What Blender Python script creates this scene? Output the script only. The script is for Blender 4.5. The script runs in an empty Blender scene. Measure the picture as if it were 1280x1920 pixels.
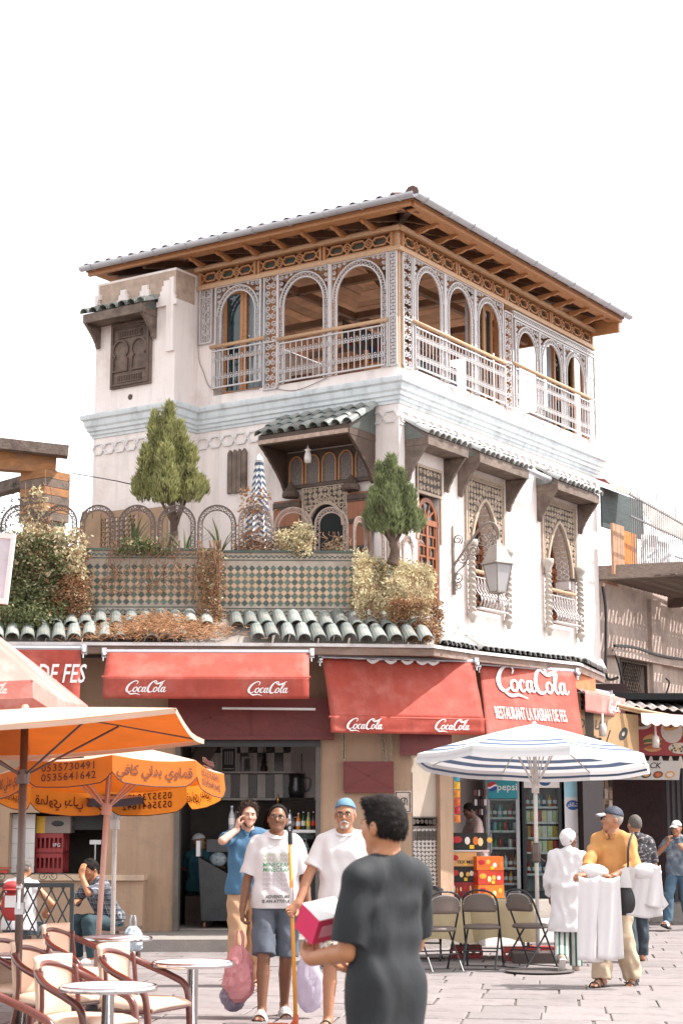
import bpy, math, random
import numpy as np
from mathutils import Vector, Matrix, noise
rnd = random.Random(7)
R_ = math.radians
scene = bpy.context.scene
COL = scene.collection
# ------------------------------------------------------------------ camera
cd = bpy.data.cameras.new('camera'); cam = bpy.data.objects.new('camera', cd); COL.objects.link(cam)
cd.sensor_fit = 'VERTICAL'; cd.sensor_height = 36; cd.lens = 61.5
cam.location = (0, 0, 1.6); cam.rotation_euler = (R_(90 + 10.11), 0, 0)
cd.clip_end = 3000; cd.clip_start = .1
cd.dof.use_dof = True; cd.dof.focus_distance = 19; cd.dof.aperture_fstop = 5.0
scene.camera = cam
# ------------------------------------------------------------------ sky and sun
SUN_EL, SUN_AZ = 57, 88          # azimuth measured from +Y towards +X
w = bpy.data.worlds.new('World'); scene.world = w; w.use_nodes = True
nt = w.node_tree; bgn = nt.nodes['Background']
sky = nt.nodes.new('ShaderNodeTexSky'); sky.sky_type = 'NISHITA'; sky.sun_disc = False
sky.sun_elevation = R_(SUN_EL); sky.sun_rotation = R_(SUN_AZ)
sky.air_density = 1.0; sky.dust_density = 1.0; sky.ozone_density = 1.0
hs = nt.nodes.new('ShaderNodeHueSaturation'); hs.inputs['Saturation'].default_value = .06
nt.links.new(sky.outputs[0], hs.inputs['Color']); nt.links.new(hs.outputs[0], bgn.inputs['Color'])
bgn.inputs['Strength'].default_value = .15
sd = bpy.data.lights.new('sun', 'SUN'); so = bpy.data.objects.new('sun', sd); COL.objects.link(so)
sd.energy = 3.0; sd.angle = R_(.5); sd.color = (1, .95, .90)
_d = Vector((math.sin(R_(SUN_AZ)) * math.cos(R_(SUN_EL)), math.cos(R_(SUN_AZ)) * math.cos(R_(SUN_EL)), math.sin(R_(SUN_EL))))
so.rotation_euler = _d.to_track_quat('Z', 'Y').to_euler(); so.location = (6, 2, 25)
vs = scene.view_settings
vs.view_transform = 'Standard'; vs.look = 'None'; vs.gamma = 1; vs.use_curve_mapping = False; vs.exposure = 1.55

# ------------------------------------------------------------------ materials
MATS = {}
def lin(h):
    h = h.lstrip('#'); c = [int(h[i:i + 2], 16) / 255 for i in (0, 2, 4)]
    return tuple(x / 12.92 if x <= .04045 else ((x + .055) / 1.055) ** 2.4 for x in c)
def mat(name, c, r=.6, metal=0., var=.12, vs=5., bump=.15, bs=45., rand=0., c2=None, c2s=1.5, c2w=.5, stretch=None, spec=.5, trans=0., coat=0., sub=0., streak=0.):
    """principled material: base colour varied by noise, optional second colour in stains, fine bump"""
    if name in MATS: return MATS[name]
    m = bpy.data.materials.new(name); m.use_nodes = True; t = m.node_tree; N = t.nodes; Lk = t.links
    b = N['Principled BSDF']; b.inputs['Roughness'].default_value = r; b.inputs['Metallic'].default_value = metal
    b.inputs['Specular IOR Level'].default_value = spec
    if coat: b.inputs['Coat Weight'].default_value = coat
    if sub: b.inputs['Subsurface Weight'].default_value = sub; b.inputs['Subsurface Radius'].default_value = (.012, .005, .003); b.inputs['Subsurface Scale'].default_value = 1.
    tc = N.new('ShaderNodeTexCoord'); src = tc.outputs['Object']
    if stretch:
        mp = N.new('ShaderNodeMapping'); mp.inputs['Scale'].default_value = stretch; Lk.new(src, mp.inputs[0]); src = mp.outputs[0]
    n1 = N.new('ShaderNodeTexNoise'); n1.inputs['Scale'].default_value = vs; n1.inputs['Detail'].default_value = 5; n1.inputs['Roughness'].default_value = .62
    Lk.new(src, n1.inputs['Vector'])
    rp = N.new('ShaderNodeValToRGB'); e = rp.color_ramp.elements
    e[0].position = .3; e[1].position = .7
    e[0].color = (*[max(0, x * (1 - var)) for x in c], 1); e[1].color = (*[min(1, x * (1 + var)) for x in c], 1)
    Lk.new(n1.outputs[0], rp.inputs[0]); out = rp.outputs[0]
    if c2 is not None:
        n2 = N.new('ShaderNodeTexNoise'); n2.inputs['Scale'].default_value = c2s; n2.inputs['Detail'].default_value = 7; n2.inputs['Roughness'].default_value = .7
        Lk.new(src, n2.inputs['Vector'])
        r2 = N.new('ShaderNodeValToRGB'); q = r2.color_ramp.elements; q[0].position = .62 - .3 * c2w; q[1].position = .72 - .1 * c2w
        q[0].color = (0, 0, 0, 1); q[1].color = (1, 1, 1, 1); Lk.new(n2.outputs[0], r2.inputs[0])
        mx = N.new('ShaderNodeMix'); mx.data_type = 'RGBA'; Lk.new(r2.outputs[0], mx.inputs[0]); Lk.new(out, mx.inputs[6]); mx.inputs[7].default_value = (*c2, 1)
        out = mx.outputs[2]
    if streak:   # rain streaks and grime running down the face
        mp2 = N.new('ShaderNodeMapping'); mp2.inputs['Scale'].default_value = (1, 1, .09); Lk.new(tc.outputs['Object'], mp2.inputs[0]); n4 = N.new('ShaderNodeTexNoise'); n4.inputs['Scale'].default_value = 5.5; n4.inputs['Detail'].default_value = 6; n4.inputs['Roughness'].default_value = .7; Lk.new(mp2.outputs[0], n4.inputs['Vector'])
        r4 = N.new('ShaderNodeValToRGB'); r4.color_ramp.elements[0].position = .50; r4.color_ramp.elements[1].position = .72; r4.color_ramp.elements[0].color = (0, 0, 0, 1); r4.color_ramp.elements[1].color = (streak, streak, streak, 1); Lk.new(n4.outputs[0], r4.inputs[0])
        m4 = N.new('ShaderNodeMix'); m4.data_type = 'RGBA'; Lk.new(r4.outputs[0], m4.inputs[0]); Lk.new(out, m4.inputs[6]); m4.inputs[7].default_value = (*[x * .62 for x in c], 1); out = m4.outputs[2]
    if rand:
        oi = N.new('ShaderNodeObjectInfo'); mr = N.new('ShaderNodeMapRange'); mr.inputs[3].default_value = 1 - rand; mr.inputs[4].default_value = 1 + rand
        Lk.new(oi.outputs['Random'], mr.inputs[0])
        hv = N.new('ShaderNodeHueSaturation'); Lk.new(out, hv.inputs['Color']); Lk.new(mr.outputs[0], hv.inputs['Value']); out = hv.outputs[0]
    Lk.new(out, b.inputs['Base Color'])
    if bump:
        n3 = N.new('ShaderNodeTexNoise'); n3.inputs['Scale'].default_value = bs; n3.inputs['Detail'].default_value = 4; Lk.new(src, n3.inputs['Vector'])
        bm = N.new('ShaderNodeBump'); bm.inputs['Strength'].default_value = bump; bm.inputs['Distance'].default_value = .02
        Lk.new(n3.outputs[0], bm.inputs['Height']); Lk.new(bm.outputs[0], b.inputs['Normal'])
    if trans:
        ts = N.new('ShaderNodeBsdfTranslucent'); Lk.new(out, ts.inputs[0]); ms = N.new('ShaderNodeMixShader'); ms.inputs[0].default_value = trans
        Lk.new(b.outputs[0], ms.inputs[1]); Lk.new(ts.outputs[0], ms.inputs[2]); Lk.new(ms.outputs[0], N['Material Output'].inputs[0])
    MATS[name] = m; return m
def glass(name, c=(.8, .85, .85), r=.03, alpha=0.):
    if name in MATS: return MATS[name]
    m = bpy.data.materials.new(name); m.use_nodes = True; N = m.node_tree.nodes; Lk = m.node_tree.links
    g = N.new('ShaderNodeBsdfGlossy'); g.inputs['Roughness'].default_value = r
    t = N.new('ShaderNodeBsdfTransparent'); t.inputs[0].default_value = (*c, 1)
    f = N.new('ShaderNodeFresnel'); f.inputs[0].default_value = 1.28
    ad = N.new('ShaderNodeMath'); ad.operation = 'ADD'; ad.inputs[1].default_value = alpha * .3; Lk.new(f.outputs[0], ad.inputs[0])
    mx = N.new('ShaderNodeMixShader'); Lk.new(ad.outputs[0], mx.inputs[0]); Lk.new(t.outputs[0], mx.inputs[1]); Lk.new(g.outputs[0], mx.inputs[2])
    Lk.new(mx.outputs[0], N['Material Output'].inputs[0]); MATS[name] = m; return m
def emit(name, c, s):
    m = bpy.data.materials.new(name); m.use_nodes = True; b = m.node_tree.nodes['Principled BSDF']
    b.inputs['Base Color'].default_value = (*c, 1); b.inputs['Emission Color'].default_value = (*c, 1); b.inputs['Emission Strength'].default_value = s
    MATS[name] = m; return m

# ------------------------------------------------------------------ mesh builder
I4 = Matrix.Identity(4)
def T(x, y, z): return Matrix.Translation((x, y, z))
def RZ(a): return Matrix.Rotation(R_(a), 4, 'Z')
def RX(a): return Matrix.Rotation(R_(a), 4, 'X')
def RY(a): return Matrix.Rotation(R_(a), 4, 'Y')
def cr(P, n=6, closed=False):
    """Catmull-Rom through P (tuples of any length)"""
    out = []; k = len(P)
    for i in range(k if closed else k - 1):
        p0, p1, p2, p3 = (P[(i - 1) % k] if closed or i > 0 else P[0]), P[i], P[(i + 1) % k], (P[(i + 2) % k] if closed or i + 2 < k else P[-1])
        for j in range(n):
            t = j / n
            out.append(tuple(.5 * (2 * b + (c - a) * t + (2 * a - 5 * b + 4 * c - d) * t * t + (3 * b - a - 3 * c + d) * t ** 3) for a, b, c, d in zip(p0, p1, p2, p3)))
    if not closed: out.append(tuple(P[-1]))
    return out
class MB:
    def __init__(s, M=None): s.v = []; s.f = []; s.m = []; s.M = M or I4; s.k = 0
    def add(s, vs, fs):
        n = len(s.v); M = s.M; s.v += [tuple(M @ Vector(v)) for v in vs]
        fl = M.determinant() < 0
        s.f += [[i + n for i in (reversed(f) if fl else f)] for f in fs]; s.m += [s.k] * len(fs); return s
    def box(s, x0, y0, z0, x1, y1, z1):
        x0, x1 = min(x0, x1), max(x0, x1); y0, y1 = min(y0, y1), max(y0, y1); z0, z1 = min(z0, z1), max(z0, z1)
        return s.add([(x0, y0, z0), (x1, y0, z0), (x1, y1, z0), (x0, y1, z0), (x0, y0, z1), (x1, y0, z1), (x1, y1, z1), (x0, y1, z1)],
                     [(3, 2, 1, 0), (4, 5, 6, 7), (0, 1, 5, 4), (1, 2, 6, 5), (2, 3, 7, 6), (3, 0, 4, 7)])
    def bar(s, a, b, w=.05, d=.05, up=(0, 0, 1)):
        a, b, up = Vector(a), Vector(b), Vector(up); t = (b - a).normalized(); x = t.cross(up)
        if x.length < 1e-4: x = t.cross(Vector((1, 0, 0)))
        x.normalize(); y = x.cross(t); x *= w / 2; y *= d / 2
        vs = [p + i * x + j * y for p in (a, b) for i, j in ((-1, -1), (1, -1), (1, 1), (-1, 1))]
        return s.add(vs, [(3, 2, 1, 0), (4, 5, 6, 7), (0, 1, 5, 4), (1, 2, 6, 5), (2, 3, 7, 6), (3, 0, 4, 7)])
    def tube(s, P, r=.02, n=6, closed=False, cap=True, squash=1):
        P = [Vector(p) for p in P]; k = len(P); rs = r if isinstance(r, (list, tuple)) else [r] * k; V = []; u = None
        for i in range(k):
            t = (P[(i + 1) % k] - P[i - 1]) if closed else (P[min(i + 1, k - 1)] - P[max(i - 1, 0)])
            t.normalize()
            if u is None:
                u = t.cross(Vector((0, 0, 1)))
                if u.length < .05: u = t.cross(Vector((0, 1, 0)))
            u = (u - t * u.dot(t)).normalized(); q = t.cross(u)
            V += [P[i] + rs[i] * (math.cos(2 * math.pi * j / n) * u + squash * math.sin(2 * math.pi * j / n) * q) for j in range(n)]
        F = [(i * n + j, i * n + (j + 1) % n, ((i + 1) % k) * n + (j + 1) % n, ((i + 1) % k) * n + j) for i in range(k if closed else k - 1) for j in range(n)]
        if cap and not closed: F += [tuple(range(n - 1, -1, -1)), tuple((k - 1) * n + j for j in range(n))]
        return s.add(V, F)
    def lathe(s, prof, n=16, c=(0, 0, 0), cap=True):
        V = []; k = len(prof)
        for r, z in prof: V += [(c[0] + r * math.cos(2 * math.pi * j / n), c[1] + r * math.sin(2 * math.pi * j / n), c[2] + z) for j in range(n)]
        F = [(i * n + j, i * n + (j + 1) % n, (i + 1) * n + (j + 1) % n, (i + 1) * n + j) for i in range(k - 1) for j in range(n)]
        return s.add(V, F + ([tuple(range(n - 1, -1, -1)), tuple((k - 1) * n + j for j in range(n))] if cap else []))
    def prism(s, poly, y0, y1):
        """polygon in x,z pushed from y0 to y1"""
        n = len(poly); V = [(x, y0, z) for x, z in poly] + [(x, y1, z) for x, z in poly]
        a = sum(poly[i][0] * poly[(i + 1) % n][1] - poly[(i + 1) % n][0] * poly[i][1] for i in range(n))
        f = [tuple(range(n)), tuple(range(2 * n - 1, n - 1, -1))] + [(i, i + n, (i + 1) % n + n, (i + 1) % n) for i in range(n)]
        if (a > 0) != (y0 < y1): f = [tuple(reversed(q)) for q in f]
        return s.add(V, f)
    def wire(s, pts, y, w=.012, d=.012, closed=False):
        """flat-bar polyline in x,z at depth y (bar w wide, d deep)"""
        k = len(pts); V = []
        for i in range(k):
            a = pts[i - 1] if closed or i else pts[0]; b = pts[(i + 1) % k] if closed or i < k - 1 else pts[-1]
            tx, tz = b[0] - a[0], b[1] - a[1]; l = math.hypot(tx, tz) or 1; nx, nz = -tz / l * w / 2, tx / l * w / 2
            x, z = pts[i][:2]
            V += [(x - nx, y - d / 2, z - nz), (x + nx, y - d / 2, z + nz), (x + nx, y + d / 2, z + nz), (x - nx, y + d / 2, z - nz)]
        F = [(i * 4 + j, i * 4 + (j + 1) % 4, ((i + 1) % k) * 4 + (j + 1) % 4, ((i + 1) % k) * 4 + j) for i in range(k if closed else k - 1) for j in range(4)]
        if not closed: F += [(3, 2, 1, 0), tuple((k - 1) * 4 + j for j in range(4))]
        return s.add(V, F)
    def grid(s, fn, nu, nv, th=0.):
        P = [[Vector(fn(i / nu, j / nv)) for j in range(nv + 1)] for i in range(nu + 1)]
        def idx(i, j): return i * (nv + 1) + j
        V = [p for row in P for p in row]; F = [(idx(i, j), idx(i + 1, j), idx(i + 1, j + 1), idx(i, j + 1)) for i in range(nu) for j in range(nv)]
        if th:
            n0 = len(V); W = []
            for i in range(nu + 1):
                for j in range(nv + 1):
                    a = P[min(i + 1, nu)][j] - P[max(i - 1, 0)][j]; b = P[i][min(j + 1, nv)] - P[i][max(j - 1, 0)]; q = a.cross(b)
                    W.append(P[i][j] - (q.normalized() if q.length > 1e-9 else Vector((0, 0, 1))) * th)
            V += W; F += [tuple(n0 + q for q in reversed(f)) for f in F]
            rim = [idx(i, 0) for i in range(nu)] + [idx(nu, j) for j in range(nv)] + [idx(i, nv) for i in range(nu, 0, -1)] + [idx(0, j) for j in range(nv, 0, -1)]
            F += [(rim[(q + 1) % len(rim)], rim[q], rim[q] + n0, rim[(q + 1) % len(rim)] + n0) for q in range(len(rim))]
        return s.add(V, F)
    def ball(s, c, r, n=10):
        if not isinstance(r, (tuple, list)): r = (r, r, r)
        h = max(4, n // 2 + 1)
        V = [(c[0], c[1], c[2] - r[2])] + [(c[0] + r[0] * math.sin(math.pi * i / h) * math.cos(2 * math.pi * j / n), c[1] + r[1] * math.sin(math.pi * i / h) * math.sin(2 * math.pi * j / n), c[2] - r[2] * math.cos(math.pi * i / h)) for i in range(1, h) for j in range(n)] + [(c[0], c[1], c[2] + r[2])]
        F = [(0, 1 + (j + 1) % n, 1 + j) for j in range(n)]
        for i in range(h - 2): F += [(1 + i * n + j, 1 + i * n + (j + 1) % n, 1 + (i + 1) * n + (j + 1) % n, 1 + (i + 1) * n + j) for j in range(n)]
        e = len(V) - 1; F += [(e, 1 + (h - 2) * n + j, 1 + (h - 2) * n + (j + 1) % n) for j in range(n)]
        return s.add(V, F)
    def strokes(s, ST, M, y=0., d=.004, shear=0.):
        """variable-width pen strokes [(x,z,w)...] put through M (flat print with a little thickness)"""
        s0 = s.M; s.M = s0 @ M
        for st in ST:
            P = cr(st, 5); V = []; k = len(P)
            for i in range(k):
                a, b = P[max(i - 1, 0)], P[min(i + 1, k - 1)]; tx, tz = b[0] - a[0], b[1] - a[1]; l = math.hypot(tx, tz) or 1; q = P[i][2] / 2
                x, z = P[i][0], P[i][1]
                for sg in (-1, 1):
                    X, Z = x - tz / l * q * sg, z + tx / l * q * sg; V.append((X + shear * Z, y, Z))
            s.add(V, [(2 * i, 2 * i + 2, 2 * i + 3, 2 * i + 1) for i in range(k - 1)])
        s.M = s0; return s
    def mesh(s, name, mats, smooth=False):
        me = bpy.data.meshes.new(name); me.from_pydata(s.v, [], s.f)
        for m in (mats if isinstance(mats, (list, tuple)) else [mats]): me.materials.append(m)
        if any(s.m): me.polygons.foreach_set('material_index', s.m)
        if smooth: me.polygons.foreach_set('use_smooth', [True] * len(s.f))
        me.update(); return me
def put(name, me, parent=None, M=None, kind=None, label=None, cat=None, group=None):
    o = bpy.data.objects.new(name, me); COL.objects.link(o)
    if parent is not None: o.parent = parent
    if M is not None: o.matrix_local = M
    if kind: o['kind'] = kind
    if label: o['label'] = label
    if cat: o['category'] = cat
    if group: o['group'] = group
    return o
def obj(name, mb, mats, parent=None, smooth=False, **kw): return put(name, mb.mesh(name, mats, smooth), parent, **kw)
def thing(name, label, cat, loc=(0, 0, 0), rz=0., group=None, M=None):
    o = bpy.data.objects.new(name, None); COL.objects.link(o); o.location = loc; o.rotation_euler = (0, 0, R_(rz))
    if M is not None: o.matrix_world = M
    o['label'] = label; o['category'] = cat
    if group: o['group'] = group
    o.empty_display_size = .1; return o
def copy_tree(o, parent=None):
    c = o.copy(); COL.objects.link(c)
    if parent is not None: c.parent = parent; c.matrix_parent_inverse = o.matrix_parent_inverse.copy()
    for ch in KIDS.get(o.name, o.children): copy_tree(ch, c)
    return c
KIDS = {}
_tc = {}
def text(mb, s, size, M, y=0., shear=0., bold=0., sx=1., align='CENTER', spacing=1.):
    """flat lettering standing in local x,z put through M"""
    key = (s, shear, bold, align, spacing)
    if key not in _tc:
        cu = bpy.data.curves.new('t', 'FONT'); cu.body = s; cu.align_x = align; cu.shear = shear; cu.offset = bold; cu.resolution_u = 2; cu.space_character = spacing
        o = bpy.data.objects.new('t', cu); COL.objects.link(o); dg = bpy.context.evaluated_depsgraph_get(); e = o.evaluated_get(dg); me = e.to_mesh()
        _tc[key] = ([tuple(v.co) for v in me.vertices], [tuple(p.vertices) for p in me.polygons]); e.to_mesh_clear(); bpy.data.objects.remove(o); bpy.data.curves.remove(cu)
    V, F = _tc[key]; m0 = mb.M; mb.M = m0 @ M; mb.add([(x * size * sx, y, z * size) for x, z, _ in V], F); mb.M = m0
AR = {'q': '\uFED7', 'h': '\uFEEC', 'A': '\uFE8E', 'w': '\uFEED', 'y': '\uFEF1', 'b': '\uFE91', 'd': '\uFEAA', 'l': '\uFEDF', 'Y': '\uFEF2', 'k': '\uFEDB', 'f': '\uFED3', 'i': '\uFE8D', 'j': '\uFEA0', 's': '\uFEB7', 'r': '\uFEAE', 'Q': '\uFED7', ' ': ' '}
def arab(c): return ''.join(AR[x] for x in reversed(c))
COKE = [  # hand-drawn script wordmark, about 4.2 wide, capital height 1.2
    [(1.02, .8, .06), (1.12, 1.0, .1), (.95, 1.16, .09), (.62, 1.08, .12), (.3, .8, .2), (.14, .42, .24), (.22, .1, .2), (.48, .0, .11), (.8, .2, .05)],
    [(1.05, .5, .09), (.88, .4, .14), (.84, .16, .15), (.98, .02, .1), (1.16, .12, .12), (1.22, .36, .13), (1.1, .52, .08), (1.05, .5, .05)],
    [(1.62, .42, .1), (1.56, .54, .06), (1.42, .46, .12), (1.36, .2, .15), (1.48, .02, .1), (1.72, .16, .05)],
    [(1.98, .5, .08), (1.82, .44, .13), (1.76, .18, .15), (1.86, .02, .1), (2.02, .2, .08)], [(2.08, .54, .12), (2.04, .3, .14), (2.06, .06, .12), (2.18, .04, .07), (2.28, .16, .04)],
    [(2.2, .42, .08), (2.34, .44, .1)],
    [(3.0, .86, .07), (3.06, 1.04, .1), (2.9, 1.16, .1), (2.62, 1.04, .14), (2.4, .72, .2), (2.32, .34, .22), (2.44, .05, .18), (2.7, .0, .1), (2.96, .2, .05)],
    [(2.72, 1.1, .05), (3.1, .86, .16), (3.5, .98, .16), (3.86, 1.2, .05)],
    [(3.12, .5, .08), (2.98, .4, .13), (2.94, .16, .14), (3.06, .02, .1), (3.22, .12, .12), (3.28, .36, .12), (3.16, .52, .07), (3.12, .5, .05)],
    [(3.34, .14, .05), (3.56, .5, .06), (3.7, .9, .09), (3.6, .98, .07), (3.5, .7, .13), (3.46, .24, .15), (3.54, .02, .1), (3.7, .14, .05)],
    [(3.96, .5, .08), (3.8, .44, .13), (3.74, .18, .15), (3.84, .02, .1), (4.0, .2, .08)], [(4.06, .54, .12), (4.02, .3, .14), (4.04, .06, .12), (4.16, .04, .07), (4.28, .18, .04)],
    [(.34, -.02, .05), (.7, -.2, .14), (1.2, -.16, .1), (1.7, -.3, .03)]]

# ------------------------------------------------------------------ frames of the corner house
D = 26.; CXY = Vector((112 / 3332 * D, D, 0)); Lv = Vector((-.836, .549, 0)); Rv = Vector((.549, .836, 0))
def frame(x, y, o): return Matrix(((x.x, y.x, 0, o.x), (x.y, y.y, 0, o.y), (0, 0, 1, o.z), (0, 0, 0, 1)))
FL = frame(Lv, -Rv, Vector((0, 0, 0)))      # x along the left facade, y outwards (local to the house root)
FR = frame(Rv, -Lv, Vector((0, 0, 0)))      # x along the right facade, y outwards
HOUSE = T(*CXY)
WFL, WFR = HOUSE @ FL, HOUSE @ FR
def spiral(cx, cz, r, turns=1.4, a0=0., sg=1, n=12):
    return [(cx + r * (1 - .75 * i / n) * math.cos(a0 + sg * turns * 2 * math.pi * i / n), cz + r * (1 - .75 * i / n) * math.sin(a0 + sg * turns * 2 * math.pi * i / n)) for i in range(n + 1)]
def ring(cx, cz, r, n=8): return [(cx + r * math.cos(2 * math.pi * i / n), cz + r * math.sin(2 * math.pi * i / n)) for i in range(n)]
# ------------------------------------------------------------------ shared materials
m_wall = mat('pink_plaster', (.82, .735, .705), .85, var=.05, vs=1.2, bump=.25, bs=18, c2=(.66, .56, .52), c2s=.9, c2w=.35, streak=.55)
m_trim = mat('pale_blue_trim', (.63, .675, .70), .7, var=.07, vs=3, bump=.15, c2=(.44, .47, .48), c2s=2.5, c2w=.35, stretch=(1, 1, .6), streak=.7)
m_white = mat('white_trim', (.66, .64, .63), .7, var=.06)
m_iron = mat('white_iron', (.52, .49, .49), .45, var=.06, vs=9, bump=0, c2=(.5, .4, .34), c2s=6, c2w=.1)
m_orange = mat('honey_wood', (.43, .20, .085), .5, var=.22, vs=5, bump=.2, bs=30, stretch=(3, 3, 9))
m_orange2 = mat('pale_pine', (.50, .31, .18), .5, var=.18, vs=5, bump=.15, stretch=(3, 3, 9))
m_dwood = mat('dark_wood', (.075, .045, .032), .6, var=.3, vs=6, bump=.3, bs=30)
m_gwood = mat('weathered_wood', (.17, .125, .1), .8, var=.3, vs=5, bump=.5, bs=30, c2=(.08, .055, .045), c2s=4)
m_plank = mat('ceiling_plank_wood', (.68, .40, .24), .6, var=.2, vs=4, bump=.2, rand=.3)
m_gutter = mat('zinc', (.50, .51, .55), .42, metal=.55, var=.1, vs=3)
m_rooft = mat('brown_roof_tile', (.11, .055, .05), .7, var=.2, rand=.3)
m_tile = mat('grey_green_tile', (.235, .26, .245), .33, var=.2, vs=9, bump=.15, rand=.28, c2=(.33, .30, .26), c2s=7, c2w=.35)
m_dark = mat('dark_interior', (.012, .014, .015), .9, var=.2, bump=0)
m_black = mat('black_paint', (.012, .012, .014), .4, var=.1, bump=0)
m_glassd = mat('dark_pane', (.012, .028, .034), .06, var=.2, bump=0, spec=.7)
m_curtain = mat('pale_curtain', (.66, .68, .74), .8, var=.05, trans=.4)
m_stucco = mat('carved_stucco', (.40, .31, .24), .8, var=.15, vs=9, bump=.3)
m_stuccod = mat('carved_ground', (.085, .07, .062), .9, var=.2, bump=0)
m_stuccol = mat('pale_carved_stucco', (.55, .44, .38), .8, var=.25, vs=26, bump=.9, bs=26)
m_brownd = mat('brown_door', (.25, .085, .035), .5, var=.2, vs=4, bump=.2, stretch=(5, 5, 1))
m_green = mat('green_glass', (.03, .09, .06), .15, var=.3, vs=3, bump=0, c2=(.11, .04, .05), c2s=3, c2w=.8)
m_concr = mat('concrete', (.33, .29, .26), .9, var=.15, vs=3, bump=.4, c2=(.2, .17, .15), c2s=1.5)

# ------------------------------------------------------------------ ground, pavement
m_joint = mat('paving_joint', (.12, .10, .09), .95, var=.25, vs=8)
m_stone = mat('paving_stone', (.215, .185, .182), .8, var=.1, vs=2.5, bump=.35, bs=22, rand=.10, c2=(.135, .112, .107), c2s=2.2, c2w=.42)
g = MB(); g.add([(-900, -300, 0), (900, -300, 0), (900, 1500, 0), (-900, 1500, 0)], [(0, 1, 2, 3)])
ground = obj('ground', g, m_joint, kind='structure')
cells = []; row = 0; y = 8.2
rp = random.Random(3)
while y < 33:
    hgt = rp.uniform(.36, .62); x = -7 - rp.random() * .8
    while x < 9:
        wd = rp.uniform(.45, 1.15); cells.append((x, y, wd, hgt)); x += wd
    y += hgt
ang = R_(-7); ca, sa = math.cos(ang), math.sin(ang)
def paver(mb, x, y, wd, hg, ox=0, oy=0):
    j = .007 + rp.random() * .004; zt = .010 + rp.random() * .004; tl = [rp.uniform(-.003, .003) for _ in range(4)]; jt = [rp.uniform(-.008, .008) for _ in range(8)]
    P = [(x + j + jt[0], y + j + jt[1]), (x + wd - j + jt[2], y + j + jt[3]), (x + wd - j + jt[4], y + hg - j + jt[5]), (x + j + jt[6], y + hg - j + jt[7])]
    cx, cy = x + wd / 2, y + hg / 2; V = []
    for k, (z, sc) in enumerate(((0.004, 1), (zt - .004, 1), (zt, .975))):
        for q, (a, b) in enumerate(P):
            a, b = cx + (a - cx) * sc, cy + (b - cy) * sc; V.append((a * ca - b * sa - ox, a * sa + b * ca - oy, z + (tl[q] if k else 0)))
    F = [(8, 9, 10, 11)] + [(l * 4 + i, l * 4 + (i + 1) % 4, l * 4 + 4 + (i + 1) % 4, l * 4 + 4 + i) for l in (0, 1) for i in range(4)]
    mb.add(V, F)
def in_view(x, y):
    X, Y = x * ca - y * sa, x * sa + y * ca
    return 11.6 < Y < 27 and -3.2 * Y / 14 < X < 3.2 * Y / 14
def shown(x, y):
    X, Y = x * ca - y * sa, x * sa + y * ca
    return in_view(x, y) and (X > -1.6 or Y < 12)
cells.sort(key=lambda c: (not shown(c[0] + c[2] / 2, c[1] + c[3] / 2), -c[2] * c[3] / (c[1] + 4) ** 2))
rest = MB()
for k, c in enumerate(cells):
    X, Y = c[0] * ca - c[1] * sa, c[0] * sa + c[1] * ca
    if k < 290:
        b = MB(); paver(b, *c, ox=X, oy=Y); obj('paving_stone', b, m_stone, ground, M=T(X, Y, 0))
    else: paver(rest, *c)
obj('paving', rest, m_stone, ground, kind='stuff')
drain = MB(); drain.lathe([(.0, .02), (.36, .02), (.38, .034), (.30, .036), (0, .034)], 20, (2.15, 19.6, 0)); obj('manhole_cover', drain, mat('iron_cover', (.10, .085, .08), .8, bump=.9, bs=40), ground)

# ------------------------------------------------------------------ corner house
house = thing('corner_house', 'tall pale pink corner house with open top gallery and carved windows', 'building', tuple(CXY))
def HL(name, mb_fn, m, par=None, smooth=False, fr=FL, **kw):
    b = MB(fr); mb_fn(b); return obj(name, b, m, par or house, smooth, **kw)
def arch(s0, s1, zs, za, pointed=False, n=14):
    c = (s0 + s1) / 2; r = (s1 - s0) / 2; out = []
    for i in range(n + 1):
        a = math.pi * i / n; x = math.cos(a); z = math.sin(a)
        if pointed: z = .62 * z + .38 * (1 - abs(x) ** 1.3)
        out.append((c + r * x, zs + (za - zs) * z))
    return out
def frame_arch(mb, s0, s1, z0, z1, a0, a1, zs, za, y0, y1, pointed=False):
    """rectangle with an arch-headed opening through it, open at the foot"""
    mb.prism([(s0, z0), (s0, z1), (s1, z1), (s1, z0), (a1, z0)] + arch(a0, a1, zs, za, pointed) + [(a0, z0)], y0, y1)
# walls
def f(b):
    b.box(.302, -.3, 0, 5.0, 0, 8.52); b.box(3.56, -.3, 8.522, 3.9, -.001, 9.42)
    b.box(3.9, -1.2, 0, 5.6, .6, 10.62)
HL('wall', f, m_wall)
WIN = [(.52, 1.2, 4.9, 7.05), (2.12, 3.2, 4.98, 7.15), (4.84, 5.9, 5.02, 7.17)]
def f(b):
    xs = [0]
    for s0, s1, z0, z1 in WIN: b.box(xs[-1], -.3, 0, s0, 0, 8.56); b.box(s0, -.3, 0, s1, 0, z0); b.box(s0, -.3, z1, s1, 0, 8.56); xs.append(s1)
    b.box(xs[-1], -.3, 0, 7.0, 0, 8.56); b.box(6.7, -7, 0, 7.0, -.302, 8.56)
    b.box(3.6, -.3, 8.562, 7.0, 0, 8.60)
HL('wall', f, m_wall, fr=FR)
HL('floor_slab', lambda b: b.box(.05, -6.8, 8.2, 5.5, -.31, 8.44), mat('pale_floor', (.62, .56, .5), .5, var=.1))
HL('back_wall', lambda b: (b.box(0.3, -7.0, 0, 5.5, -6.82, 9.3), b.box(5.3, -6.8, 0, 5.5, -1.25, 10.6)), m_wall)
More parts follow.
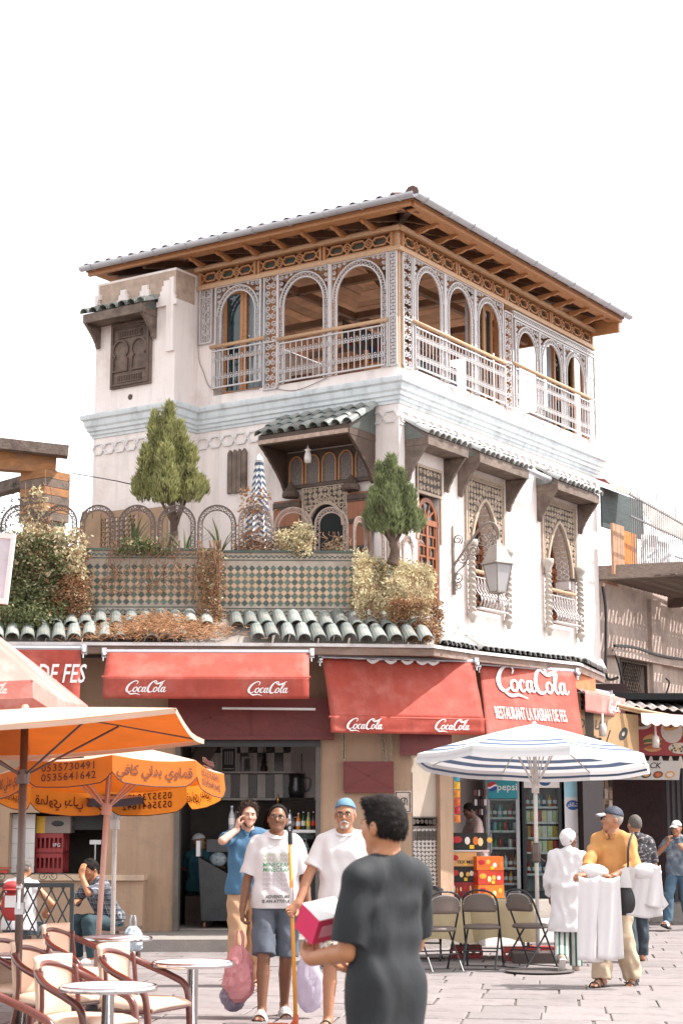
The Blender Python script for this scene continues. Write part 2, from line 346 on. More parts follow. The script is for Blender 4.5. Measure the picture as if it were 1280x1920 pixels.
# roughened plaster, stepped merlons and vent of the tower
for c in (5.42, 4.98, 4.52, 4.05):
    P = [(c - .21 + (i // 2) * .038, 9.98 + ((i + 1) // 2) * .085) for i in range(10)]; Q = [(2 * c - x, z) for x, z in reversed(P)]
    HL('stepped_merlon', lambda b: b.prism(([(5.6, 9.98), (5.6, 10.4)] if c > 5.3 else P) + Q, .605, .66), m_wall)
HL('stepped_edge', lambda b: b.prism([(3.9, 9.2), (3.9, 10.45), (3.99, 10.45), (4.0, 10.1), (4.05, 9.98), (4.05, 9.2)], .6, .659), m_wall)
HL('rough_plaster', lambda b: b.box(3.897, .1, 10.1, 5.55, .604, 10.58), mat('rough_plaster', (.45, .34, .27), .95, var=.2, vs=6, bump=.9, bs=14))
HL('vent_hole', lambda b: (b.add([(4.82 + .05 * math.cos(i), .606, 8.55 + .05 * math.sin(i)) for i in [k * .628 for k in range(10)]], [tuple(range(10))]),), m_dwood)
# cornice and chain moulding
def plan(s, o, side): return Vector(((Lv * s - Rv * o) if side == 'L' else (Rv * s - Lv * o)))
PATH = [plan(5.6, -1.2, 'L'), plan(5.6, .6, 'L'), plan(3.9, .6, 'L'), plan(3.9, 0, 'L'), Vector((0, 0, 0)), plan(7.0, 0, 'R'), plan(7.0, -7, 'R')]
def mitre(path, o):
    out = []
    for i, p in enumerate(path):
        ns = []
        for a, b in ((i - 1, i), (i, i + 1)):
            if a >= 0 and b < len(path): t = (path[b] - path[a]).normalized(); ns.append(Vector((t.y, -t.x, 0)))
        n = sum(ns, Vector((0, 0, 0))); n.normalize(); out.append(p + n * (o / max(.3, n.dot(ns[0]))))
    return out
def moulding(b, path, prof):
    rows = [[(q.x, q.y, z) for q in mitre(path, o)] for o, z in prof]; k = len(path)
    b.add([p for r in rows for p in r], [(j * k + i, j * k + i + 1, (j + 1) * k + i + 1, (j + 1) * k + i) for j in range(len(prof) - 1) for i in range(k - 1)])
CP = [(.0, 7.93), (.022, 7.93), (.026, 7.97), (.05, 7.985), (.055, 8.03), (.085, 8.05), (.09, 8.10), (.115, 8.13), (.125, 8.18), (.13, 8.215), (.165, 8.24), (.175, 8.285), (.175, 8.315), (.15, 8.325), (-.02, 8.36)]
b = MB(); moulding(b, PATH, CP); obj('cornice', b, m_trim, house)
def chain(b, s0, s1, y, z, n):
    st = (s1 - s0) / n
    for i in range(n):
        c = s0 + (i + .5) * st; w_ = st * .5
        b.wire([(c - w_, z), (c - w_ * .55, z + .085), (c + w_ * .55, z + .085), (c + w_, z), (c + w_ * .55, z - .085), (c - w_ * .55, z - .085)], y, .026, .03, True)
HL('chain_moulding', lambda b: chain(b, .02, 3.88, .014, 7.735, 15), m_white, kind='stuff'); HL('chain_moulding', lambda b: chain(b, 3.95, 5.6, .615, 7.735, 7), m_white, kind='stuff')
HL('chain_moulding', lambda b: chain(b, .02, 6.98, .014, 7.735, 27), m_white, fr=FR, kind='stuff')
HL('ledge', lambda b: b.box(.02, 0, 7.60, 6.98, .02, 7.625), m_white, fr=FR)

# ---- roof
E_O = .68; ZE = 10.86; SL = .30
A_, B_, C_ = plan(5.8, E_O, 'L'), mitre([plan(1, 0, 'L'), Vector((0, 0, 0)), plan(1, 0, 'R')], E_O)[1], plan(6.95, E_O, 'R')
AP = plan(2.6, -3.7, 'L') + Vector((0, 0, ZE + 4.2 * SL)); BK = A_ + Rv * 8.2; CK = C_ + Lv * 6.5
def v3(p, z): return Vector((p.x, p.y, z))
b = MB(); e = [v3(p, ZE + .05) for p in (A_, B_, C_, CK, BK)] + [AP + Vector((0, 0, .05))]
lo = [v3(p, ZE) for p in (A_, B_, C_, CK, BK)] + [AP]
fs = [(0, 1, 5), (1, 2, 5), (2, 3, 5), (3, 4, 5), (4, 0, 5)]
b.add(e + lo, fs + [tuple(q + 6 for q in reversed(t)) for t in fs] + [(i, 6 + i, 6 + (i + 1) % 5, (i + 1) % 5) for i in range(5)])
roof = obj('roof', b, m_dwood, house)
def planks(P, Q, n, k_in):
    """boards under one roof slope, each its own piece, from the eave up to the apex"""
    for i in range(n):
        t0, t1 = i / n, (i + .94) / n; base = [P.lerp(AP, t0), Q.lerp(AP, t0), Q.lerp(AP, t1), P.lerp(AP, t1)]
        o = base[0].copy(); dz = Vector((0, 0, .012 + .004 * (i % 3)))
        mb = MB(); mb.add([p - o - Vector((0, 0, .003)) for p in base] + [p - o - dz for p in base], [(0, 1, 2, 3), (7, 6, 5, 4), (1, 0, 4, 5), (2, 1, 5, 6), (3, 2, 6, 7), (0, 3, 7, 4)])
        obj('ceiling_plank', mb, m_orange if t1 < .19 else m_plank, roof, M=T(*o))
planks(v3(A_, ZE), v3(B_, ZE), 34, 6); planks(v3(B_, ZE), v3(C_, ZE), 34, 6)
planks(v3(C_, ZE), v3(CK, ZE), 24, 0); planks(v3(BK, ZE), v3(A_, ZE), 20, 0)
dn = Vector((0, 0, -.075))
def rafters(P, Q, n, t_in):
    for i in range(n):
        u = (i + .5) / n; p = P.lerp(Q, u) ; q = AP.copy()
        # rafters run square to the eave until they meet the hip
        tmax = 1 - abs(2 * u - 1) if True else 1
        c = P.lerp(Q, .5); top = p + (AP - c) * max(.12, min(tmax, .97))
        mb = MB(); o = p.copy(); a = (top - p)
        mb.bar(a * (.35 if a.length < 1.2 else .16) + dn, a + dn, .075, .13); obj('rafter', mb, mat('rafter_wood', (.17, .09, .055), .6, var=.25), roof, M=T(*o))
rafters(v3(A_, ZE), v3(B_, ZE), 9, .2); rafters(v3(B_, ZE), v3(C_, ZE), 10, .2)
for p in (A_, B_, C_):
    mb = MB(); o = v3(p, ZE); mb.bar((AP - o) * .1 + dn, (AP - o) + dn, .1, .17); obj('hip_rafter', mb, m_dwood, roof, M=T(*o))
b = MB()   # ties and braces under the roof
zt = 10.62
for s in (1.2, 3.0): b.bar(plan(s, -.3, 'L') + Vector((0, 0, zt)), plan(s, -6.6, 'L') + Vector((0, 0, zt)), .09, .12)
for s in (1.6, 3.4, 5.2): b.bar(plan(s, -.3, 'R') + Vector((0, 0, zt)), plan(s, -5.2, 'R') + Vector((0, 0, zt)), .09, .12)
b.bar(plan(1.2, -2.2, 'L') + Vector((0, 0, zt)), plan(2.4, -3.4, 'L') + Vector((0, 0, 11.9)), .08, .1)
b.bar(plan(1.7, -.4, 'R') + Vector((0, 0, 9.2)), plan(2.6, -2.2, 'R') + Vector((0, 0, 11.2)), .08, .1)
obj('roof_tie', b, mat('tie_wood', (.30, .17, .10), .6, var=.25), roof)
# eave boards, brackets, gutter
def f(b):
    b.box(-.62, .60, 10.78, 5.77, .66, 10.87); b.box(-.38, .40, 10.80, 3.88, .60, 10.822)
HL('eave_board', f, m_orange, roof); HL('eave_board', lambda b: (b.box(-.60, .60, 10.78, 6.92, .66, 10.87), b.box(-.40, .40, 10.80, 6.9, .60, 10.822), b.box(6.85, -6, 10.6, 6.92, .6, 10.86)), m_orange, roof, fr=FR)
def bracket(b, s):
    m0 = b.M; b.M = m0 @ T(s, 0, 0) @ RZ(90); b.prism([(.02, 10.69), (.02, 10.77), (.52, 10.80), (.52, 10.765), (.44, 10.735), (.36, 10.74), (.25, 10.70), (.12, 10.695)], -.028, .028); b.M = m0
for i in range(12): HL('eave_bracket', lambda b: bracket(b, .35 + i * .6), m_orange, roof, fr=FR)
for i in range(7): HL('eave_bracket', lambda b: bracket(b, .35 + i * .56), m_orange, roof)
def gut(P, Q, fr):
    b = MB(); P, Q = P + Vector((0, 0, 0)), Q + Vector((0, 0, 0)); d = (Q - P).normalized(); n = Vector((d.y, -d.x, 0)); r = .075
    pr = [(r * math.cos(a), r * math.sin(a)) for a in [math.pi + math.pi * i / 8 for i in range(9)]]; pr = [(x, z) for x, z in pr] + [(x * .88, z * .88) for x, z in reversed(pr)]
    k = len(pr); V = [p + n * x + Vector((0, 0, z)) for p in (P, Q) for x, z in pr]
    b.add(V, [(i, (i + 1) % k, k + (i + 1) % k, k + i) for i in range(k)] + [tuple(range(k)), tuple(range(2 * k - 1, k - 1, -1))])
    L_ = (Q - P).length; m = int(L_ / .72)
    for i in range(m + 1):
        c = P.lerp(Q, (i + .4) / (m + .8)); b.tube([c + n * .083 * math.cos(a) + Vector((0, 0, .083 * math.sin(a))) for a in [math.pi * 1.02 + math.pi * .96 * j / 6 for j in range(7)]], .009, 5)
    o = obj('gutter', b, m_gutter, roof, smooth=False); return o
gp = mitre([plan(5.83, 0, 'L'), Vector((0, 0, 0)), plan(7.0, 0, 'R')], E_O + .09)
gut(v3(gp[0], 10.91), v3(gp[1], 10.91), FL); gut(v3(gp[1], 10.91), v3(gp[2], 10.91), FR)
def tile_mesh(name, r0, r1, ln, th=.012, n=7, m=None):
    b = MB(); V = []
    for y_, r in ((0, r0), (ln, r1)):
        for q in (r, r - th): V += [(q * math.cos(math.pi * i / n), y_, q * math.sin(math.pi * i / n)) for i in range(n + 1)]
    k = n + 1; F = [(i + 1, i, 2 * k + i, 2 * k + i + 1) for i in range(n)] + [(k + i, k + i + 1, 3 * k + i + 1, 3 * k + i) for i in range(n)]
    F += [(i, i + 1, k + i + 1, k + i) for i in range(n)] + [(2 * k + i + 1, 2 * k + i, 3 * k + i, 3 * k + i + 1) for i in range(n)]
    b.add(V, F); return b.mesh(name, m)
def tiles(par, me, P, along, up, n, st, rows, rl, jit=.012, lift=.0, name='roof_tile', skip=None):
    along = along.normalized(); up = up.normalized(); nrm = along.cross(up)
    if nrm.z < 0: along_, nrm = -along, -nrm
    else: along_ = along
    for i in range(n):
        for j in range(rows):
            if skip and skip(i, j): continue
            o = P + along * (i * st) + up * (j * rl + rnd.uniform(-jit, jit)) + nrm * (lift + .022 * (rows - j) * 0 + rnd.uniform(0, .008))
            M = Matrix(((along_.x, up.x, nrm.x, o.x), (along_.y, up.y, nrm.y, o.y), (along_.z, up.z, nrm.z, o.z), (0, 0, 0, 1))) @ RZ(rnd.uniform(-2, 2)) @ RX(-2.5)
            put(name, me, par, M=M)
tm_roof = tile_mesh('roof_tile', .085, .07, .5, m=m_rooft); tm = tile_mesh('canopy_tile', .088, .072, .42, m=m_tile); tm2 = tile_mesh('canopy_tile', .082, .068, .34, m=mat('sunlit_canopy_tile', (.40, .405, .40), .35, var=.2, vs=8, rand=.2, c2=(.22, .12, .09), c2s=5, c2w=.25))  # right canopies: sun glint on the glaze painted in as a paler base colour
upL = Rv + Vector((0, 0, SL)); upR = Lv + Vector((0, 0, SL))
tiles(roof, tm_roof, v3(A_, ZE + .065) + Rv * .02, -Lv, upL, 26, .245, 1, .4)
tiles(roof, tm_roof, v3(B_, ZE + .065) + Lv * .02 + Rv * .2, Rv, upR, 29, .24, 1, .4)
b = MB(); hb = v3(B_, ZE + .07); b.tube([hb.lerp(AP, t) + Vector((0, 0, .03)) for t in (0.0, .1, .2, .4)], .1, 8); obj('hip_tile', b, m_rooft, roof)

# ---- wooden frieze and posts of the gallery
def frieze(name_fr, s0, s1, fr, zb=10.44, zt=10.68, y=.03):
    n = max(2, round((s1 - s0) / .40)); st = (s1 - s0) / n
    par = HL('frieze_panel', lambda b: (b.box(s0, -.06, zb, s1, -.03, zt),), m_green, None, fr=fr)
    def g_(b):
        c = (zb + zt) / 2; h = (zt - zb) / 2
        for i in range(n):
            x = s0 + (i + .5) * st; w_ = st * .36
            b.wire([(x - w_, c), (x - w_ * .6, c + h * .55), (x + w_ * .6, c + h * .55), (x + w_, c), (x + w_ * .6, c - h * .55), (x - w_ * .6, c - h * .55)], y - .03, .026, .05, True)
            for sx in (-1, 1):
                for sz in (-1, 1): b.wire([(x + sx * w_ * .85, c + sz * h * .12), (x + sx * st * .62, c + sz * h)], y - .03, .022, .045)
            b.wire(ring(x + st / 2 if i < n - 1 else x - w_, c, .03, 6), y - .03, .016, .05, True)
    HL('lattice', g_, m_orange, par, fr=fr)
    HL('rail', lambda b: (b.box(s0 - .04, -.06, zb - .02, s1 + .04, y + .005, zb + .015), b.box(s0 - .04, -.06, zt - .015, s1 + .04, y + .005, zt + .02), b.box(s0 - .045, -.065, zb - .02, s0, y + .012, zt + .02), b.box(s1, -.065, zb - .02, s1 + .045, y + .012, zt + .02)), m_orange, par, fr=fr)
for a, c in ((.12, 1.33), (1.45, 2.62), (2.74, 3.82)): frieze('l', a, c, FL)
for a, c in ((.12, 1.75), (1.87, 3.45), (3.57, 5.15), (5.27, 6.9)): frieze('r', a, c, FR)
HL('gallery_beam', lambda b: (b.box(-.06, -.1, 10.35, 3.88, .07, 10.42), b.box(-.08, -.14, 10.70, 3.88, .08, 10.76), b.box(-.1, .08, 10.66, 3.88, .14, 10.72)), m_orange2)
HL('gallery_beam', lambda b: (b.box(-.06, -.1, 10.352, 7.0, .07, 10.42), b.box(-.08, -.14, 10.702, 7.0, .08, 10.76), b.box(-.1, .08, 10.66, 7.0, .14, 10.722)), m_orange2, fr=FR)
HL('corner_post', lambda b: b.box(-.005, -.14, 8.5, .13, -.005, 10.7), m_orange2)
for s in (1.30, 2.40): HL('gallery_post', lambda b: b.box(s - .05, -.2, 8.44, s + .07, -.08, 10.4), m_orange)
for s in (3.52, 3.80, 6.88): HL('gallery_post', lambda b: b.box(s - .05, -.2, 8.5, s + .05, -.08, 10.4), m_orange, fr=FR)
for s in (.2, 1.9, 3.5, 5.2): 
    b = MB(HOUSE.inverted() @ T(*CXY)); p = plan(6.95, -s - .6, 'R'); b.box(p.x - .07, p.y - .07, 8.44, p.x + .07, p.y + .07, 10.7); obj('gallery_post', b, m_orange, house)
# ---- glazed doors and curtains inside the gallery
def glazed(fr, s0, s1, z0, z1, y, m_p, top=False):
    wn = HL('gallery_window', lambda b: (b.box(s0, y - .03, z0, s0 + .06, y + .03, z1), b.box(s1 - .06, y - .03, z0, s1, y + .03, z1), b.box(s0, y - .028, z0, s1, y + .028, z0 + .08), b.box(s0, y - .028, z1 - .07, s1, y + .028, z1), b.box(s0, y - .028, z0 + .62, s1, y + .028, z0 + .66)), m_orange, fr=fr)
    HL('pane', lambda b: b.box(s0 + .06, y - .006, z0 + .08, s1 - .06, y + .006, z1 - .07), m_p, wn, fr=fr)
def curtain(fr, s0, s1, z0, z1, y): HL('curtain', lambda b: b.grid(lambda u, v: (s0 + u * (s1 - s0), y + .02 * math.sin(u * 38), z0 + v * (z1 - z0)), 40, 1), m_curtain, fr=fr, smooth=True)
glazed(FL, 3.05, 3.45, 8.5, 10.3, -.14, m_glassd); glazed(FL, 2.5, 3.05, 8.5, 10.3, -.15, glass('clear_pane')); curtain(FL, 2.56, 3.0, 8.55, 10.28, -.24)
glazed(FR, 2.6, 3.1, 8.55, 10.3, -.2, glass('clear_pane')); glazed(FR, 3.1, 3.4, 8.55, 10.3, -.22, m_glassd)
curtain(FR, 2.64, 3.06, 8.6, 10.25, -.3)
glazed(FR, 5.8, 6.2, 8.6, 10.3, -.25, glass('clear_pane')); glazed(FR, 6.2, 6.7, 8.6, 10.3, -.27, glass('clear_pane')); curtain(FR, 5.85, 6.15, 8.6, 10.25, -.4)
SG = [mat('stain_' + n, c, .2, var=.1, bump=0, trans=.5) for n, c in (('red', (.5, .03, .02)), ('amber', (.6, .28, .03)), ('teal', (.1, .45, .4)), ('blue', (.04, .1, .4)))]
sg = HL('stained_glass', lambda b: b.box(2.4, -2.6, 9.75, 6.4, -2.58, 10.25), m_dwood, fr=FR)
for i in range(16): HL('coloured_pane', lambda b: b.add([(2.6 + i * .24 + .085 * math.cos(j * .785 + i), -2.57, 10.0 + .13 * (i % 3 - 1) * .6 + .085 * math.sin(j * .785 + i)) for j in range(8)], [tuple(range(8))]), SG[i % 4], sg, fr=FR)
b = MB(FR)
for i in range(9):
    s = .9 + i * .62; b.box(s, -1.2, 8.45, s + .34, -.9, 8.9); b.box(s, -1.2, 8.9, s + .05, -1.15, 9.15)
obj('bench', b, m_orange, house)
b = MB(FL)
for i in range(5):
    s = .5 + i * .6; b.box(s, -1.3, 8.45, s + .4, -1.0, 8.95)
obj('bench', b, m_brownd, house)

# ---- white wrought iron of the gallery
def iron_arch(fr, a0, a1, z0, zt, y=.03, zs=None):
    """one arched screen: two laced posts, arch band, spandrels"""
    w_ = .085; par = HL('iron_screen', lambda b: (b.box(a0 - w_ - .035, y - .015, z0, a0 - w_ - .005, y + .02, zt), b.box(a1 + w_ + .005, y - .015, z0, a1 + w_ + .035, y + .02, zt), b.box(a0 - w_ - .03, y - .014, zt - .025, a1 + w_ + .03, y + .018, zt)), m_iron, fr=fr)
    r = (a1 - a0) / 2; za = zt - .13; zs = za - r * 1.12
    def g_(b):
        inn = [(a1, z0)] + arch(a0, a1, zs, za, n=18) + [(a0, z0)]; out = arch(a0 - w_ + .012, a1 + w_ - .012, zs, za + w_, n=18)
        b.wire(inn, y, .02, .03); b.wire(out, y, .018, .03)
        for i in range(17):
            am = math.pi * (i + .5) / 17; c = (a0 + a1) / 2
            b.wire(ring(c + (r + w_ / 2) * math.cos(am), zs + (za - zs + w_ / 2) * math.sin(am), .03, 7), y, .0105, .012, True)
        n = int((zs - z0) / .066)
        for sx in (a0 - w_ / 2, a1 + w_ / 2):
            for i in range(n):
                q = z0 + (i + .5) * (zs - z0) / n; sg_ = 1 if i % 2 else -1
                b.wire(spiral(sx + .006 * sg_, q, .034, 1.1, 1.57 * sg_, sg_, 8), y, .0105, .012)
        for sx, sg_ in ((a0, 1), (a1, -1)):
            for dx, dz, rr in ((-.035, -.07, .045), (.06, -.065, .035), (-.04, -.17, .036), (.15, -.045, .026), (-.045, -.26, .028)):
                b.wire(spiral(sx + sg_ * dx, zt + dz, rr, 1.4, 0, sg_, 10), y, .0105, .012)
    HL('scrollwork', g_, m_iron, par, fr=fr, kind='stuff'); return par
def lace(fr, s0, s1, z0, zt, y=.03, dense=False):
    par = HL('iron_panel', lambda b: (b.box(s0, y - .014, z0, s0 + .022, y + .018, zt), b.box(s1 - .022, y - .014, z0, s1, y + .018, zt), b.box(s0, y - .013, zt - .022, s1, y + .017, zt), b.box(s0, y - .013, z0, s1, y + .017, z0 + .022), b.box(s0, y - .013, z0 + .78, s1, y + .017, z0 + .80)), m_iron, fr=fr)
    def g_(b):
        c = (s0 + s1) / 2; hw = (s1 - s0) / 2 - .03; st = hw * 1.15 if not dense else .095; n = int((zt - z0) / st)
        for i in range(n):
            q = z0 + (i + .5) * (zt - z0) / n
            for sx in (-1, 1):
                b.wire(spiral(c + sx * hw * .5, q, hw * .5, 1.3, 1.57 * (1 if i % 2 else -1), sx, 10), y, .014, .012)
                if dense: b.wire(ring(c + sx * hw * .5, q + st / 2, .022, 6), y, .012, .012, True)
    HL('scrollwork', g_, m_iron, par, fr=fr, kind='stuff')
def rail(fr, s0, s1, z0, zt, y=.06, zr=.0):
    par = HL('gallery_railing', lambda b: (b.box(s0, y - .012, z0, s1, y + .012, z0 + .024), b.box(s0, y - .012, zt - .09, s1, y + .012, zt - .07)), m_iron, fr=fr)
    HL('handrail', lambda b: b.tube([(s0 - .06, y, zt), (s1 + .04, y, zt)], .034, 8), m_orange2, par, fr=fr, smooth=True)
    n = int((s1 - s0) / .105); st = (s1 - s0) / n
    for i in range(n + 1): HL('bar', lambda b: b.box(s0 + i * st - .0055, y - .0055, z0, s0 + i * st + .0055, y + .0055, zt - .07), m_iron, par, fr=fr)
    def g_(b):
        for i in range(n):
            c = s0 + (i + .5) * st
            for q in (z0 + .17, zt - .24):
                for dx, dz in ((-.022, 0), (.022, 0), (0, .038)): b.wire(ring(c + dx, q + dz, .021, 7), y, .008, .009, True)
    HL('ring_work', g_, m_iron, par, fr=fr, kind='stuff')
ZI = 10.36
lace(FL, 3.58, 3.84, 9.42, 10.40, dense=True)
iron_arch(FL, 2.70, 3.40, 8.62, ZI); lace(FL, 2.25, 2.53, 8.46, ZI + .02)
iron_arch(FL, 1.36, 2.14, 8.52, ZI); iron_arch(FL, .28, 1.12, 8.52, ZI); lace(FL, .0, .15, 8.52, ZI)
rail(FL, 2.55, 3.55, 8.62, 9.33); rail(FL, .22, 2.2, 8.54, 9.26)
lace(FR, .08, .37, 8.52, ZI)
for a, c in ((.52, 1.26), (1.51, 2.25), (2.50, 3.24)): iron_arch(FR, a, c, 8.56, ZI + .0)
lace(FR, 3.40, 3.70, 8.56, 10.25)
for a, c in ((3.90, 4.60), (4.83, 5.57), (5.80, 6.50)): iron_arch(FR, a, c, 8.62, 10.18)
lace(FR, 6.66, 6.98, 8.6, 10.3)
def f(b):
    b.box(3.72, .01, 10.2, 6.98, .05, 10.225); b.box(3.72, .01, 10.30, 6.98, .05, 10.325)
    for i in range(52): b.wire(ring(3.78 + i * .0615, 10.262, .026, 7), .03, .012, .012, True)
HL('iron_frieze', f, m_iron, fr=FR)
rail(FR, .42, 3.36, 8.575, 9.30); rail(FR, 3.75, 6.68, 8.62, 9.37)

# ---- windows of the right facade
def carve(b, inside, s0, s1, z0, z1, y, st=.1, r=.042):
    nz = int((z1 - z0) / st); ns = max(1, int((s1 - s0) / st))
    for j in range(nz):
        for i in range(ns):
            x, z = s0 + (i + .5) * (s1 - s0) / ns, z0 + (j + .5) * (z1 - z0) / nz
            if inside(x, z):
                b.wire(spiral(x, z, r, 1.5, 1.57 * ((i + j) % 4), 1 if (i + j) % 2 else -1, 9), y, .017, .02)
                if (i * 7 + j * 3) % 5 == 0: b.wire(ring(x, z, r * 1.15, 7), y, .012, .02, True)
def wood_window(fr, s0, s1, z0, zs, za, y, pointed=True):
    wn = HL('window', lambda b: (frame_arch(b, s0, s1, zs, za + .02, s0 + .07, s1 - .07, zs + .02, za - .06, y - .03, y + .03, pointed) if False else None,
        b.box(s0, y - .03, z0, s0 + .07, y + .03, zs), b.box(s1 - .07, y - .03, z0, s1, y + .03, zs), b.box(s0, y - .035, zs - .06, s1, y + .04, zs + .03), b.box(s0, y - .029, z0, s1, y + .029, z0 + .08),
        b.wire(arch(s0 + .03, s1 - .03, zs, za, pointed), y, .07, .06)), m_brownd, fr=fr)
    HL('pane', lambda b: (b.box(s0 + .05, y - .012, z0 + .05, s1 - .05, y - .002, zs), b.prism([(s0 + .03, zs)] + arch(s0 + .03, s1 - .03, zs, za, pointed)[::-1] + [(s1 - .03, zs)], y - .012, y - .002)), m_glassd, wn, fr=fr)
    def g_(b):
        c = (s0 + s1) / 2; n = 7; h = (zs - .06 - z0 - .08) / n
        b.box(c - .035, y - .02, z0 + .08, c + .035, y + .032, zs - .06)
        for i in range(1, n): b.box(s0 + .07, y - .015, z0 + .08 + i * h - .014, s1 - .07, y + .022, z0 + .08 + i * h + .014)
        for i in range(n):
            for q in ((.28,) if i % 2 else (.16, .36)):
                for sx in (-1, 1): x = c + sx * q * (s1 - s0); b.box(x - .012, y - .014, z0 + .08 + i * h, x + .012, y + .02, z0 + .08 + (i + 1) * h)
        for a in (40, 70, 110, 140): b.wire([(c, zs + .02), (c + (s1 - s0) * .46 * math.cos(R_(a)), zs + (za - zs) * .9 * math.sin(R_(a)))], y + .004, .03, .03)
    HL('muntin', g_, m_brownd, wn, fr=fr); return wn
wood_window(FR, .56, 1.2, 4.92, 6.22, 6.56, -.06, False)
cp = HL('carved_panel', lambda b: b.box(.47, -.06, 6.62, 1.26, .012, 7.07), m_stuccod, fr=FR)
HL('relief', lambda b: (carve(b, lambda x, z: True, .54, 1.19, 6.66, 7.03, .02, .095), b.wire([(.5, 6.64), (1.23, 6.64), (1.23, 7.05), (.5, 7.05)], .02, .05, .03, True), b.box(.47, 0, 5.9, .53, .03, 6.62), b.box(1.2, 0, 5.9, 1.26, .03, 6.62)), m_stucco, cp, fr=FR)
HL('window_ledge', lambda b: b.box(.45, 0, 4.82, 1.3, .12, 4.9), m_white, fr=FR)
for s0, s1, z0, z1, a0, a1, za in ((2.0, 3.32, 4.98, 7.2, 2.16, 3.12, 6.80), (4.70, 6.05, 5.02, 7.22, 4.87, 5.83, 6.82)):
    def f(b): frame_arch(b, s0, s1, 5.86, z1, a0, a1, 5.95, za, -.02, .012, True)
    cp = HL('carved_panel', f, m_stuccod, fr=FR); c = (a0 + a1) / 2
    def inside(x, z):
        t = abs(x - c) / ((a1 - a0) / 2)
        return t > 1.12 or z > 5.95 + (za - 5.95) * (.62 * math.sqrt(max(0, 1 - t * t)) + .38 * (1 - min(1, t) ** 1.3)) + .07
    def g_(b):
        carve(b, inside, s0 + .05, s1 - .05, 5.9, z1 - .12, .018, .098)
        b.wire([(s0 + .02, 5.86), (s0 + .02, z1 - .02), (s1 - .02, z1 - .02), (s1 - .02, 5.86)], .022, .05, .035); b.wire([(s0 + .08, 5.86), (s0 + .08, z1 - .1), (s1 - .08, z1 - .1), (s1 - .08, 5.86)], .022, .02, .03)
        b.wire(arch(a0 - .02, a1 + .02, 5.9, za + .03, True), .03, .055, .05)
        for i in range(24): b.wire(ring(s0 + .06 + i * (s1 - s0 - .12) / 23, z1 - .06, .02, 6), .02, .014, .02, True)
    HL('relief', g_, m_stucco, cp, fr=FR, kind='stuff')
    # carved reveal of the arch
    def g_(b):
        P = [(a1, z0)] + arch(a0, a1, 5.95, za, True) + [(a0, z0)]
        for i in range(len(P) - 1): b.add([(P[i][0], .005, P[i][1]), (P[i + 1][0], .005, P[i + 1][1]), (P[i + 1][0], -.32, P[i + 1][1]), (P[i][0], -.32, P[i][1])], [(0, 1, 2, 3)])
    HL('reveal', g_, m_stuccol, cp, fr=FR)
    def g_(b):   # relief on the reveal that the street sees
        for j in range(19):
            z = z0 + .15 + j * .095
            if 5.7 < z < 5.85: continue
            for k in range(2):
                yy = -.08 - k * .14; t = max(0., (z - 5.95) / (za - 5.95)); x = a1 - .012 if z < 5.95 else c + (a1 - c) * max(.05, 1 - t ** 1.9) ** .6 - .012
                b.tube([(x, yy + .055 * math.cos(q), z + .04 * math.sin(q)) for q in [i * .785 for i in range(8)]], .011, 4, True)
    HL('reveal_relief', g_, m_white, cp, fr=FR, kind='stuff')
    HL('reveal_shelf', lambda b: b.box(a1 - .06, -.3, 5.70, a1 + .0, .0, 5.84), m_white, cp, fr=FR)
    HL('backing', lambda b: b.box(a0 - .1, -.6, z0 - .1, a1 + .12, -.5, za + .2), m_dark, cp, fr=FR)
    wood_window(FR, a0, a1, z0, 6.05, za - .02, -.3)
    for sx in (s0 + .06, s1 - .04):   # twisted columns
        z00 = 4.75 if z0 < 5 else 4.78
        def g_(b):
            b.tube([(sx, .09, z00 + .16 + i * .01) for i in range(98)], [.05 + .0 * i for i in range(98)], 8)
            for k in range(2): b.tube([(sx + .05 * math.cos(i * .55 + k * math.pi), .09 + .05 * math.sin(i * .55 + k * math.pi), z00 + .16 + i * .0162) for i in range(60)], .02, 5)
            m0 = b.M; b.M = m0 @ T(sx, .09, z00); b.lathe([(.0, 0), (.03, .0), (.045, .06), (.08, .1), (.085, .14), (.06, .17)], 8); b.lathe([(.05, 1.10), (.07, 1.13), (.06, 1.16), (.10, 1.24), (.11, 1.27), (.11, 1.33), (.07, 1.34)], 8); b.M = m0
        HL('twisted_column', g_, mat('grey_stucco', (.40, .35, .31), .8, var=.15, vs=12), fr=FR, smooth=True)
    bl = HL('window_railing', lambda b: (b.tube([(a0 - .02, .07, 5.60), (a1 + .02, .07, 5.60)], .03, 8),), m_orange2, fr=FR)
    def g_(b):
        n = 9
        b.box(a0, .05, z0 + .01, a1, .18, z0 + .03); b.box(a0, .06, 5.50, a1, .08, 5.515)
        for i in range(n + 1):
            x = a0 + .02 + i * (a1 - a0 - .04) / n
            b.tube(cr([(x, .07, 5.5), (x, .10, 5.3), (x, .2, 5.15), (x, .17, z0 + .05)], 4), .009, 5)
            b.tube([(x + .03 * math.cos(q), .2, 5.17 + .05 * math.sin(q)) for q in [k * .785 for k in range(8)]], .008, 4, True)
            if i < n: b.tube([(x, .08, 5.46), (x + .05, .12, 5.28), (x + .1, .08, 5.46)], .007, 4)
    HL('bars', g_, m_iron, bl, fr=FR, kind='stuff')

